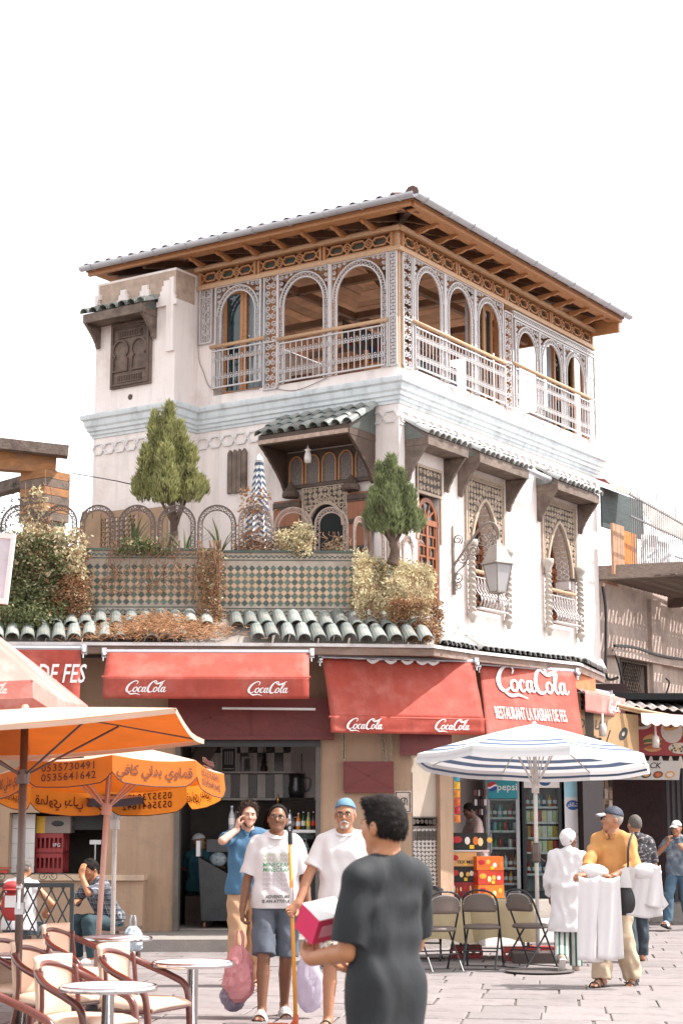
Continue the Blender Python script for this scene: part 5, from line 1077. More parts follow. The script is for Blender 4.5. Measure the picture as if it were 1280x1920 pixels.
def hang(x0, x1, z0, z1, y): return lambda b: b.grid(lambda u, v: (x0 + (x1 - x0) * u + .05 * math.sin(v * 5), y + .05 * math.sin(u * 17) + .02 * math.sin(v * 9 + u * 5), z1 - (z1 - z0) * v + .06 * math.sin(u * 4)), 24, 8, .01)
top('hanging_sheet', 'white sheet hung up behind the balcony bars', 'sheet', hang(8.25, 9.75, 6.15, 7.0, .3), mat('white_cloth', (.72, .70, .71), .85, var=.04, bump=.1), (8.8, -.3, 6.1))
top('beige_awning', 'plain beige awning over the roof balcony at far right', 'awning', lambda b: b.grid(lambda u, v: (8.9 + 3.2 * u, -.05 + .4 * v, 7.80 - .62 * v + .02 * math.sin(u * 30)), 20, 8, .01), mat('beige_cloth', (.55, .42, .35), .8, var=.08), (10, -.5, 7.6))
top('pink_awning', 'small faded pink awning corner beside the house on the roof', 'awning', lambda b: b.grid(lambda u, v: (7.05 + .75 * u, -.1 + .5 * v, 7.95 - .1 * v - .2 * max(0, v - .5) * 2), 8, 6, .01), m_redp, (7.4, -1.4, 7.9))
NB('sill_clutter', lambda b: (b.box(7.6, -.3, 5.96, 8.0, -.1, 6.15), b.box(8.2, -.35, 5.96, 9.0, -.3, 6.08)), m_tan)
# food shop below
fs = thing('food_shop', 'dark food shop front with tiled pillar at the right edge', 'shop', (4.9, 30.5, 0)); FI = T(*fs.location).inverted()
def FS(name, fn, m, par=None, M=None, **kw): b = MB(FI @ (M or I4)); fn(b); return obj(name, b, m, par or fs, **kw)
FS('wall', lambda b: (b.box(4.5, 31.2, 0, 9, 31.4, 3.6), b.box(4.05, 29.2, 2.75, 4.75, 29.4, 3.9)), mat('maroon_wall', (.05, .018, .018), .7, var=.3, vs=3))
FS('pillar', lambda b: b.box(4.13, 29.0, 0, 4.43, 29.4, 2.8), mat('pillar_mosaic', (.30, .20, .14), .6, var=.6, vs=14, bump=.6, c2=(.09, .06, .06), c2s=11, c2w=.5))
for i in range(40):
    b = MB(FI); x, z = 4.16 + (i % 4) * .068 + rnd.uniform(0, .012), .9 + (i // 4) * .185; b.box(x, 28.985, z, x + .055, 29.0, z + rnd.uniform(.09, .16)); obj('stone_chip', b, (m_tan, m_dwood, m_stuccol)[i % 3], fs)
FS('shutter', lambda b: [b.box(5.55 + i * .09, 30.3, 0, 5.60 + i * .09, 30.35, 2.7) for i in range(9)], mat('dark_grille', (.035, .035, .04), .5))
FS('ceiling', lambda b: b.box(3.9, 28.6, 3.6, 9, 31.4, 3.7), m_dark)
FS('step', lambda b: b.box(4.4, 29.6, 0, 9, 31.3, .3), m_step)
m_tinr = mat('corrugated_tin', (.38, .35, .34), .6, metal=.2, var=.2, vs=5, c2=(.25, .17, .12), c2s=3)
def tin(b): b.grid(lambda u, v: (3.75 + 3.4 * u, 27.6 + 1.6 * v + 1.2 * u, 3.50 + .28 * v + .02 * math.sin(u * 120) - .22 * u), 120, 3, .008)
b = MB(FI); tin(b); obj('tin_roof', b, m_tinr, fs)
b = MB(); b.tube(cr([(3.72, 27.5, 3.56), (4.4, 27.75, 3.44), (5.2, 28.0, 3.30), (6.6, 28.6, 3.15)], 5), .03, 6); b.tube(cr([(3.78, 27.55, 3.50), (4.5, 27.8, 3.38), (5.3, 28.05, 3.24)], 5), .022, 6); o = obj('bamboo_pole', b, mat('bamboo', (.48, .30, .17), .6, var=.2), smooth=True); o['label'] = 'bamboo poles along the edge of the tin awning'; o['category'] = 'pole'
def sc_awn(b):
    def fn(u, v): 
        e = .05 * abs(math.sin(u * 40)) if v > .95 else 0
        return (4.72 + 2.2 * u, 27.75 + .3 * u - .06 * v, 3.33 - .2 * u * .5 - (.20 + e * 0) * v - (.045 * (1 - abs(math.sin(u * 44))) * -1 if v > .99 else 0))
    b.grid(fn, 88, 5, .004)
b = MB(); sc_awn(b); o = obj('scalloped_awning', b, mat('cream_cloth', (.60, .50, .44), .8, var=.06)); o['label'] = 'cream awning strip with a scalloped edge above the food banner'; o['category'] = 'awning'
# banners
def banner(name, label, x0, y0, x1, y1, z0, z1, m, tilt=0.):
    W, L = AF(x0, y0, x1, y1); t = thing(name, label, 'banner', M=W @ T(0, 0, z0) @ RX(tilt)); b = MB(); b.box(0, 0, 0, L, .015, z1 - z0); obj('board', b, m, t); return t, L
C_ = {n: mat('print_' + n, c, .6, var=.12, vs=20, bump=0) for n, c in (('bun', (.50, .25, .09)), ('meat', (.14, .05, .03)), ('leafy', (.07, .10, .03)), ('plate', (.55, .46, .40)), ('sauce', (.42, .10, .03)), ('fries', (.62, .38, .12)), ('teal', (.14, .25, .25)), ('tomato', (.5, .07, .04)), ('bean', (.03, .03, .03)))}
def disc(t, c, x, z, rx, rz=None, y=-.003, a0=0, a1=360, rot=0):
    rz = rz or rx; n = 18; b = MB(T(x, y, z) @ RY(rot)); b.add([(rx * math.cos(R_(a0 + (a1 - a0) * i / n)), 0, rz * math.sin(R_(a0 + (a1 - a0) * i / n))) for i in range(n + 1)], [tuple(range(n + 1))]); obj('print_' + c, b, C_[c], t)
t, L = banner('food_banner', 'red food banner with burger, pizza and soup pictures', 4.50, 28.7, 6.2, 29.0, 2.70, 3.34, mat('banner_red', (.30, .03, .03), .6, var=.08))
def dishes(t):
    disc(t, 'plate', .40, .50, .17, .08); disc(t, 'meat', .40, .52, .12, .055, -.005); disc(t, 'plate', .20, .20, .15, .15, -.003, 180, 360); disc(t, 'sauce', .20, .21, .13, .05, -.005)
    for k in range(9): disc(t, 'bean' if k % 2 else 'tomato', .11 + k * .022, .2 + .02 * (k % 3), .012, .01, -.007)
    disc(t, 'bun', .58, .24, .16, .10, -.003, 0, 180); disc(t, 'leafy', .58, .235, .165, .035, -.005); disc(t, 'bun', .58, .19, .15, .03, -.006); disc(t, 'meat', .58, .16, .155, .035, -.007); disc(t, 'sauce', .58, .13, .13, .03, -.008); disc(t, 'bun', .58, .12, .15, .06, -.004, 180, 360)
    disc(t, 'plate', .92, .40, .19, .20); disc(t, 'bun', .92, .48, .15, .07, -.005, rot=-15); disc(t, 'meat', .92, .5, .11, .035, -.007, rot=-15); disc(t, 'plate', 1.05, .12, .2, .09, -.005)
    for k in range(16): disc(t, ('tomato', 'leafy', 'fries', 'bean')[k % 4], .9 + (k * 37 % 30) * .01, .07 + (k * 23 % 11) * .01, .022, .016, -.008)
    for k in range(10): disc(t, ('tomato', 'leafy', 'meat')[k % 3], .82 + (k * 31 % 20) * .01, .45 + (k * 17 % 9) * .008, .018, .012, -.009)
    for k in range(8): b = MB(); b.bar((1.12 + k * .02, -.01, .2), (1.1 + k * .025, -.01, .38), .014, .004); obj('print_fries', b, C_['fries'], t)
dishes(t)
t, L = banner('menu_banner', 'tan menu banner with plate pictures under the street awning', 3.56, 26.7, 4.75, 28.2, 2.42, 3.32, mat('banner_tan', (.36, .22, .11), .6, var=.1), 0)
b = MB(); text(b, 'DELI LAH', .2, T(.50, -.004, .62), shear=.2, bold=.01); obj('lettering', b, m_black, t); b = MB(); text(b, 'FOP-PUM!', .1, T(.34, -.004, .45), shear=.2, bold=.01); obj('lettering', b, m_black, t); b = MB(); b.bar((.62, -.004, .05), (1.0, -.004, .62), .03, .004); obj('print_line', b, m_black, t)
for x, z, c in ((.3, .2, 'teal'), (1.0, .28, 'teal'), (1.42, .58, 'bean'), (.75, .14, 'teal')): disc(t, c, x, z, .16, .085, rot=-28); disc(t, 'plate', x, z, .05, .03, -.006, rot=-28)
t, L = banner('menu_board', 'white menu board of dishes hanging tilted over the dark shop door', 4.28, 28.4, 5.45, 28.6, 2.30, 2.62, mat('board_white', (.46, .42, .39), .6, var=.06), 22)
b = MB(); text(b, 'SNACK', .14, T(.62, -.004, .20), shear=.15, bold=.012); obj('lettering', b, m_black, t)
for k in range(5): disc(t, ('bean', 'bun', 'bean', 'meat', 'bun')[k], .22 + k * .2, .09, .085, .06, rot=-8); disc(t, ('sauce', 'meat', 'bun', 'sauce', 'plate')[k], .22 + k * .2, .09, .055, .035, -.006)
bu = thing('bunting', 'string of cream triangles under the food banner', 'bunting', (4.62, 28.68, 2.68))
for k in range(9): b = MB(); b.prism([(k * .16, -.19), (k * .16 + .05, -.05), (k * .16 + .065, 0), (k * .16 + .095, 0), (k * .16 + .11, -.05), (k * .16 + .15, -.19)], 0, .006); obj('pennant', b, C_['plate'], bu)
# far buildings that close the lane on the right
b = MB(); b.box(6.5, 36, 0, 16, 40, 5.2); o = obj('far_house', b, m_nwall); o['label'] = 'plain house closing the lane behind the shops'; o['category'] = 'building'
for x, z in ((5.02, 3.0), (4.0, 3.12)):
    b = MB(); b.lathe([(0, -.2), (.055, -.2), (.06, -.08), (.05, -.02), (.02, .0), (.015, .15)], 10, (x, 28.2 if x > 4.5 else 27.0, z)); o = obj('bulb_lamp', b, MATS['opal_glass'], smooth=True); o['label'] = 'white bulb lamp hanging before the ' + ('red food banner' if x > 4.5 else 'tan menu banner'); o['category'] = 'lamp'
# ------------------------------------------------------------------ scroll bracket lantern on the right facade
ln = thing('wall_lantern', 'old street lantern on a scrolled iron bracket on the right facade', 'lantern', tuple(WFR @ Vector((1.6, 0, 5.2)))); LNI = T(*ln.location).inverted()
m_lan = mat('grey_brown_iron', (.20, .165, .14), .6, var=.25, vs=9, bump=.2)
WL = LNI @ WFR @ T(1.6, .0, 0) @ RZ(90)    # local x = outwards from the wall
b = MB(WL); b.box(.0, -.03, 5.15, .035, .03, 6.25); b.tube(cr([(.03, 0, 5.62), (.3, 0, 5.95), (.55, 0, 6.2), (.74, 0, 6.22), (.83, 0, 6.08), (.80, 0, 5.95)], 6), .022, 7); obj('bracket', b, m_lan, ln, True)
b = MB(WL)
for cx, cz, r, a0, sg in ((.1, 6.02, .09, -1, 1), (.18, 5.72, .1, 1, -1), (.1, 5.42, .1, 2.2, 1), (.38, 5.82, .1, 2, -1), (.52, 5.98, .09, 4, 1), (.68, 6.05, .08, 1, -1), (.1, 5.28, .07, -2, -1), (.72, 5.92, .07, 3, 1)): b.wire(spiral(cx, cz, r, 1.6, a0, sg, 16), 0, .018, .022)
b.tube(cr([(.03, 0, 5.3), (.06, 0, 5.48), (.22, 0, 5.62), (.3, 0, 5.78)], 5), .014, 6); obj('scroll', b, m_lan, ln)
WB_ = WL @ T(.80, 0, 0) @ RZ(20)
def sq(r): return [(r, r), (-r, r), (-r, -r), (r, -r)]
b = MB(WB_); rows = [(.03, 5.93), (.04, 5.88), (.09, 5.86), (.09, 5.84), (.10, 5.80), (.17, 5.60), (.19, 5.585), (.19, 5.57)]
b.add([(x, y, z) for r, z in rows for x, y in sq(r)], [(i * 4 + (j + 1) % 4, i * 4 + j, i * 4 + 4 + j, i * 4 + 4 + (j + 1) % 4) for i in range(len(rows) - 1) for j in range(4)] + [(0, 1, 2, 3)])
b.lathe([(.0, 6.03), (.025, 6.0), (.02, 5.96), (.04, 5.93)], 8); obj('lantern_hood', b, mat('zinc_brown', (.34, .31, .29), .5, var=.2), ln)
b = MB(WB_); b.add([(x, y, z) for r, z in ((.158, 5.56), (.092, 5.14)) for x, y in sq(r)], [(j, (j + 1) % 4, 4 + (j + 1) % 4, 4 + j) for j in range(4)] + [(4, 5, 6, 7)]); obj('pane', b, mat('frosted_pane', (.52, .50, .51), .5, var=.05, bump=0, trans=.4), ln)
b = MB(WB_)
for x, y in ((1, 1), (-1, 1), (-1, -1), (1, -1)): b.bar((x * .16, y * .16, 5.57), (x * .094, y * .094, 5.13), .018, .018)
for r, z in ((.161, 5.565), (.096, 5.13)):
    q = sq(r)
    for i in range(4): b.bar((*q[i], z), (*q[(i + 1) % 4], z), .022, .022)
b.tube(cr([(.09, .09, 5.12), (.05, .05, 5.02), (0, 0, 4.98)], 4), .01, 5); b.tube(cr([(-.09, -.09, 5.12), (-.05, -.05, 5.02), (0, 0, 4.98)], 4), .01, 5); b.ball((0, 0, 4.99), .03, 6); obj('cage', b, m_lan, ln)
# ------------------------------------------------------------------ parasols
m_or = mat('orange_canvas', (.70, .225, .03), .75, var=.06, bump=.06, trans=.58); m_ortop = mat('bleached_orange_canvas', (.76, .56, .43), .75, var=.06, bump=.06, trans=.35)
m_pole = mat('dark_brown_pole', (.12, .085, .075), .4, metal=.4, var=.1); m_pinkpole = mat('faded_pink_pole', (.55, .33, .27), .6, var=.1); m_wpole = mat('chipped_white_pole', (.56, .51, .47), .6, var=.1, c2=(.3, .2, .15), c2s=6, c2w=.3)
m_navy0 = mat('dark_piping', (.05, .012, .012), .7, bump=0)
def canopy_cloth(n, R, rise, a0, bands, rings=8, sub=4, sag=.03, lip=.0, th=.003):
    """gores between ribs, each band of radius a material slot"""
    b = MB(); N = n * sub
    def P(i, j):
        a = a0 + 2 * math.pi * i / N; t = j / rings; q = (i % sub) / sub; s_ = math.cos(math.pi / n) / math.cos((q - .5) * 2 * math.pi / n)
        r = R * t * s_; return (r * math.cos(a), r * math.sin(a), rise * (1 - t ** 1.12) - sag * math.sin(math.pi * q) * t * 1.0 - lip * t ** 6)
    V = [P(i, j) for j in range(rings + 1) for i in range(N)]; b.add(V, [])
    for j in range(rings):
        for i in range(N): b.f.append([j * N + i, (j + 1) * N + i, (j + 1) * N + (i + 1) % N, j * N + (i + 1) % N]); b.m.append(bands[j])
    return b, P, N
def parasol(label, loc, n, R, rise, a0, h, mats, bands, tilt=(0, 0), lean=None, valance=0., vmat=0, pole_m=None, pole_r=.02, scallop=0., ribs=True, group=None, sag=.03, strut=.45, rings=8):
    t = thing('parasol', label, 'parasol', loc, group=group); W = T(0, 0, h) @ RX(tilt[0]) @ RY(tilt[1])
    b, P, N = canopy_cloth(n, R, rise, a0, bands, rings=rings, sag=sag); b.v = [tuple(W @ Vector(v)) for v in b.v]; obj('canopy', b, mats, t, True)
    if valance:
        b = MB(W); sub = N // n; fine = 4; edge = []
        for i in range(N):
            for q in range(fine):
                def E_(k):
                    u = (i * fine + k) / fine; i0 = int(u) % N; f = u - int(u); p, r = Vector(P(i0, rings)), Vector(P((i0 + 1) % N, rings)); x = p.lerp(r, f); ph = ((u % sub) / sub); d = valance * (1 - scallop + scallop * min(1, 2.6 * math.sin(math.pi * ph)) ** .6 if scallop else 1)
                    o = Vector((x.x, x.y, 0)).normalized(); return x, x - Vector((0, 0, d)) + o * .015
                (a, c), (e, g_) = E_(q), E_(q + 1); edge.append(c); b.add([a, e, g_, c], [(0, 3, 2, 1)])
        obj('valance', b, mats[vmat], t, True)
        if scallop: bt = MB(W); bt.tube(edge, .0045, 4, True); obj('piping', bt, m_navy0, t)
    top = W @ Vector((0, 0, rise)); foot = Vector(lean or (0, 0)).to_3d(); foot.z = 0
    b = MB(); b.tube([foot, W @ Vector((0, 0, rise - .02))], pole_r, 10); obj('pole', b, pole_m, t, True)
    b = MB(); b.lathe([(0, rise + .03), (.02, rise + .025), (.03, rise), (.04, rise - .02)], 8); b.v = [tuple(W @ Vector(v)) for v in b.v]; obj('finial', b, mats[0], t)
    if ribs:
        d = (W @ Vector((0, 0, rise)) - foot).normalized(); run = W @ Vector((0, 0, rise)) - d * (strut + rise)
        b = MB(); b.tube([run - d * .05, run + d * .05], .045, 10); obj('runner', b, pole_m, t)
        for k in range(n):
            pts = [Vector(P(k * (N // n), j)) - Vector((0, 0, .012)) for j in range(0, rings + 1, 2)]; b = MB(); b.tube([W @ p for p in pts], .008, 5); rb = obj('rib', b, pole_m, t)
            b = MB(); b.tube([run, W @ (pts[2] - Vector((0, 0, .01)))], .009, 5); obj('strut', b, pole_m, rb)
    return t, W, P, N
# square orange parasol, upper left
t, W, P, N = parasol('square orange parasol with bleached top on a dark pole at left', (-2.24, 12.5, 0), 4, 1.66, .18, R_(45), 2.23, [m_ortop, m_or], [0] * 8, tilt=(-2.2, -3), pole_m=m_pole, pole_r=.028, sag=.05, strut=.30, group='orange cafe parasols')
b = MB()
for k in range(4):
    a, c = W @ Vector(P(k * 4, 8)), W @ Vector(P((k + 1) * 4, 8)); b.grid(lambda u, v: a.lerp(c, u) + Vector((0, 0, -.05 * math.sin(math.pi * u) - .035 * v)), 8, 1, .003)
obj('hem', b, m_ortop, t)
def lining(t, W, n, R, rise, a0, sag, m): b, P2, N2 = canopy_cloth(n, R, rise, a0, [0] * 8, sag=sag); b.v = [tuple(W @ (Vector(v) - Vector((0, 0, .006)))) for v in b.v]; obj('lining', b, m, t, True)
lining(t, W, 4, 1.655, .175, R_(45), .05, m_or)
b = MB(); b.box(-.03, -.035, .98, .03, .035, 1.06); b.tube([(0, -.05, 1.16), (.0, -.06, 1.02)], .012, 6); b.ball((0, -.05, 1.17), .025, 8); obj('crank', b, m_steel, t)
b = MB(); b.lathe([(.0, 0), (.26, 0), (.26, .05), (.05, .08), (.04, .2), (0, .2)], 18); obj('base', b, m_black, t)
# round orange parasol with phone numbers
t, W, P, N = parasol('round scalloped orange parasol printed with phone numbers and Arabic', (-2.02, 15.5, 0), 8, .99, .28, R_(-90 + 8), 2.03, [m_ortop, m_or], [0] * 8, tilt=(-7.5, -1.5), lean=(-.10, -.02), valance=.215, vmat=1, pole_m=m_pinkpole, pole_r=.024, scallop=.34, group='orange cafe parasols', strut=.3)
m_ink = mat('brown_ink', (.11, .03, .02), .8, bump=0); lining(t, W, 8, .985, .275, R_(-90 + 8), .03, m_or); pr = MB()
ART = arab('fAk') ; ARS = arab('qhAwy') + ' ' + arab('bdlY') + ' ' + arab('kAfY')
ARS = arab('kAfY') + ' ' + arab('bdlY') + ' ' + arab('qhAwy')
for k in range(8):
    pr = MB()
    a, c = Vector(P(k * 4, 8)), Vector(P(((k + 1) * 4) % N, 8)); mid = a.lerp(c, .5); d = (c - a).normalized(); d.z = 0; o = Vector((mid.x, mid.y, 0)).normalized()
    for off in (.016, -.012):
        Wt = W @ frame(d, -o, mid + o * off)
        if k % 2: text(pr, '0535730491', .088, Wt @ T(0, 0, -.105), bold=.012, spacing=1.12); text(pr, '0535641642', .088, Wt @ T(0, 0, -.185), bold=.012, spacing=1.12)
        else: text(pr, ARS, .115, Wt @ T(0, 0, -.155), bold=.012, sx=.9)
    if k % 2: pr.M = W @ frame(d, -o, mid + o * -.02); [pr.wire(spiral(-.12 + .05 * q, .045, .028, 1.3, q), -.0, .008, .004) for q in range(6)]; pr.wire([(-.12, .0), (.12, .0)], 0, .012, .004); pr.M = I4
    obj('lettering', pr, m_ink, t)
obj('base', MB().lathe([(.0, 0), (.22, 0), (.22, .06), (.04, .08), (.035, .3), (0, .3)], 16, (-.1, -.02, 0)), m_black, t)
# white pole parasol mostly hidden behind the orange one
m_navy = mat('navy_canvas', (.09, .13, .21), .8, var=.1, trans=.2); m_pw = mat('white_canvas', (.68, .67, .68), .8, var=.03, bump=.05, trans=.28); m_pg = mat('grey_band_canvas', (.50, .49, .54), .8, var=.04, bump=.05, trans=.3)
t, W, P, N = parasol('navy and white parasol almost hidden behind the printed orange one', (-2.15, 16.9, 0), 6, .62, .22, 0, 1.85, [m_navy, m_pw], [1, 1, 0, 0, 1, 0, 0, 1], valance=.07, vmat=0, pole_m=m_wpole, pole_r=.022, strut=.25)
obj('base', MB().lathe([(.0, 0), (.2, 0), (.2, .06), (.04, .08), (.035, .3), (0, .3)], 16), m_black, t)
# striped parasol right
t, W, P, N = parasol('big white parasol with navy edge stripes over the folding chairs', (2.29, 21.0, 0), 8, 1.42, .42, R_(10), 2.36, [m_pw, m_pg, m_navy], [0, 1, 0, 1, 0, 0, 1, 0, 0, 1, 0, 0, 2, 0, 2, 0], valance=.11, vmat=0, pole_m=m_wpole, pole_r=.024, tilt=(-4.5, 1.5), strut=.35, sag=.025, rings=16)
b = MB(W)
for i in range(N): a, c = Vector(P(i, 16)), Vector(P((i + 1) % N, 16)); b.add([a * 1.004 - Vector((0, 0, .04)), c * 1.004 - Vector((0, 0, .04)), c * 1.004 - Vector((0, 0, .068)), a * 1.004 - Vector((0, 0, .068))], [(0, 3, 2, 1)])
obj('edge_stripe', b, m_navy, t)
b = MB(); b.lathe([(.024, 1.15), (.05, 1.17), (.055, 1.27), (.045, 1.36), (.024, 1.38)], 10); b.tube([(.05, 0, 1.2), (.1, 0, 1.16)], .01, 5); obj('clamp', b, m_pole, t)
obj('base', MB().box(-.3, -.22, .0, .3, .22, .13), mat('dark_base', (.07, .05, .045), .8, var=.2), t)
# red canvas far left
t, W, P, N = parasol('big faded red square parasol cut by the left picture edge', (-3.62, 14.0, 0), 4, 1.98, 1.05, R_(45), 2.62, [m_redp, m_red], [0] * 8, valance=.13, vmat=0, pole_m=m_pole, pole_r=.03, sag=.05, strut=.4)
coke_b = MB(W @ T(.95, -1.435, -.10)); coke_b.strokes(COKE, Matrix.Scale(.065, 4) @ I4, 0, shear=.28); obj('lettering', coke_b, m_wht, t)
# ------------------------------------------------------------------ cafe armchairs and steel tables
m_cream = mat('cream_vinyl', (.68, .48, .36), .42, var=.05, bump=.06, bs=60); m_tube = mat('brown_tube', (.115, .026, .018), .28, var=.15, vs=7, bump=0, coat=.4)
m_top = mat('steel_table_top', (.50, .45, .47), .6, spec=.06, metal=0.0, var=.15, vs=7, bump=.05, c2=(.42, .36, .37), c2s=4, c2w=.4); m_chrome = mat('chrome', (.62, .60, .60), .14, metal=1., var=.04, bump=0)
def armchair(label, loc, rz):
    """local: sits facing +x, back at -x"""
    t = thing('cafe_armchair', label, 'armchair', loc, rz, 'cream cafe armchairs with brown tube arms')
    for dz, rr in ((0, .026),):
        P = [(.26, -.285, 0), (.25, -.285, .35), (.215, -.29, .53 + dz), (.10, -.285, .60 + dz), (-.10, -.255, .675 + dz), (-.25, -.15, .755 + dz), (-.305, 0, .785 + dz)]
        Q = [(x, -y, z) for x, y, z in reversed(P[:-1])]
        b = MB(); b.tube(cr(P + Q, 6), rr, 8); obj('arm_loop', b, m_tube, t, True)
    for sy in (-1, 1):
        b = MB(); b.tube(cr([(-.185, sy * .19, .77), (-.165, sy * .20, .45), (-.25, sy * .24, 0)], 5), .017, 7); obj('leg', b, m_tube, t, True)
    b = MB(); b.tube([(.25, -.285, .40), (-.2, -.2, .40), (-.2, .2, .40), (.25, .285, .40), (.25, -.285, .40)], .014, 6); b.tube([(.25, -.285, .40), (.25, .285, .40)], .014, 6); obj('seat_frame', b, m_tube, t)
    b = MB()
    def sf(u, v):
        x = -.24 + .52 * u; w_ = .18 + .085 * min(1, u * 2); e = min(u, 1 - u, v, 1 - v); return (x, (2 * v - 1) * w_, .425 + .045 * min(1, (e * 7)) ** .5 + .006 * math.sin(math.pi * v))
    b.grid(sf, 14, 14, .03); obj('seat', b, m_cream, t, True)
    b = MB()
    def bf_(u, v):
        a = (2 * u - 1) * .86; z = .44 + .40 * v; rr = .23 + .035 * v; e = min(1, min(u, 1 - u, v * .8, (1 - v)) * 9) ** .5
        return (-.02 - rr * math.cos(a) + .012 * e - .02, rr * math.sin(a) * .92, z)
    b.grid(bf_, 16, 12, .035); obj('backrest', b, m_cream, t, True); t.scale = (.93, .93, .95); return t
CH = [('cream armchair nearest the camera at the bottom left corner', (-1.93, 8.6, 0), -30), ('cream armchair second from the bottom left corner, beside the near steel table', (-1.88, 9.75, 0), -28), ('cream armchair behind the near round steel table', (-1.60, 11.1, 0), -28),
      ('cream armchair between the two front steel tables, farthest right', (-1.36, 12.2, 0), -26), ('cream armchair back left against the trellis fence with dark rear loop', (-2.30, 13.25, 0), -28), ('cream armchair farthest back by the leaning pink pole', (-2.14, 14.6, 0), -26), ('cream armchair at the left edge behind the left steel table', (-2.86, 11.6, 0), -28), ('cream armchair half hidden behind the dark parasol pole', (-2.55, 10.5, 0), -28), ('cream armchair in the second row between the left steel table and the pink pole', (-2.0, 12.5, 0), -27)]
ch0 = None
for lab, loc, rz in CH:
    if ch0 is None: ch0 = armchair(lab, loc, rz); bpy.context.view_layer.update()
    else: o = copy_tree(ch0); o.location = loc; o.rotation_euler = (0, 0, R_(rz)); o['label'] = lab
def rtable(label, x, y, d=.57, h=.66):
    t = thing('steel_table', label, 'table', (x, y, 0), group='round steel cafe tables'); r = d / 2
    obj('tabletop', MB().lathe([(0, h - .03), (r - .02, h - .03), (r - .004, h - .026), (r - .004, h - .005), (r - .015, h), (r - .03, h - .002), (0, h - .001)], 40), m_top, t)
    obj('rim', MB().lathe([(r - .006, h - .03), (r, h - .03), (r + .003, h - .015), (r, h - .001), (r - .016, h + .003), (r - .02, h + .001)], 40, cap=False), m_chrome, t, True)
    obj('leg', MB().lathe([(.0, .03), (.038, .03), (.038, h - .05), (.11, h - .032), (0, h - .031)], 18), m_chrome, t, True)
    obj('base', MB().lathe([(0, 0), (.24, 0), (.24, .015), (.05, .04), (0, .04)], 28), m_chrome, t, True)
rtable('round steel table at the front left of the armchairs', -1.38, 10.7, .58); rtable('round steel table farthest right, on a clear chrome leg', -1.03, 12.5); rtable('round steel table at the left edge on the dark parasol pole', -2.32, 13.3); rtable('round steel table farthest back with the white pole behind', -1.9, 15.2, .6)
# ---- folding chairs, cloth tables on the right
m_vin = mat('brown_grey_vinyl', (.13, .10, .085), .5, var=.12, bump=.1); m_blk = mat('black_tube', (.02, .02, .022), .35, var=.15, bump=0); m_stud = mat('silver_stud', (.5, .48, .46), .3, metal=.9, bump=0)
def folding(label, loc, rz):
    """local: back at -y (towards the street), seat faces +y"""
    t = thing('folding_chair', label, 'folding chair', loc, rz, 'black folding chairs round the cloth tables')
    P = [(-.205, .22, .02), (-.20, .0, .44), (-.195, -.14, .72), (-.16, -.19, .82), (-.07, -.205, .865), (0, -.207, .87)]
    b = MB(); b.tube(cr(P + [(-x, y, z) for x, y, z in reversed(P[:-1])], 5), .012, 7); obj('back_frame', b, m_blk, t, True)
    for sx in (-1, 1): b = MB(); b.tube([(sx * .18, -.27, .02), (sx * .18, .12, .44)], .011, 6); obj('leg', b, m_blk, t)
    b = MB(); b.tube([(-.24, .22, .012), (.24, .22, .012)], .012, 6); b.tube([(-.22, -.27, .012), (.22, -.27, .012)], .012, 6); b.tube([(-.2, .1, .22), (.2, .1, .22)], .008, 5); b.tube([(-.18, -.13, .2), (.18, -.13, .2)], .008, 5); obj('stretcher', b, m_blk, t)
    def bk(u, v): a = math.pi * u; w_ = .178; zt = .70 + .135 * math.sin(a) ** .6; x = -w_ * math.cos(a); return (x, -.195 + .03 * (x / w_) ** 2 - .02 * v, .63 + (zt - .63) * v)
    b = MB(); b.grid(bk, 20, 5, .022); obj('backrest', b, m_vin, t, True)
    b = MB()
    for i in range(25): p = bk(.02 + .96 * i / 24, 1); b.ball((p[0] * 1.0, p[1] - .003, p[2] - .008), .008, 5)
    obj('stud', b, m_stud, t, kind='stuff')
    b = MB(); b.lathe([(0, .44), (.2, .44), (.215, .455), (.21, .475), (.17, .488), (0, .49)], 24, (0, .02, 0)); obj('seat', b, m_vin, t, True); return t
FC = [('black folding chair beside the dark shirted man, left of the others', (1.06, 19.75, 0), 20), ('black folding chair in the middle with its studded back to the street', (1.58, 20.2, 0), -13), ('black folding chair turned sideways at the parasol pole', (2.13, 20.35, 0), -48), ('black folding chair end on behind the left one, facing it', (.98, 21.3, 0), 172)]
fc0 = folding(*FC[0]); bpy.context.view_layer.update()
for lab, loc, rz in FC[1:]: o = copy_tree(fc0); o.location = loc; o.rotation_euler = (0, 0, R_(rz)); o['label'] = lab
m_khaki = mat('khaki_cloth', (.42, .33, .20), .85, var=.06, bump=.1)
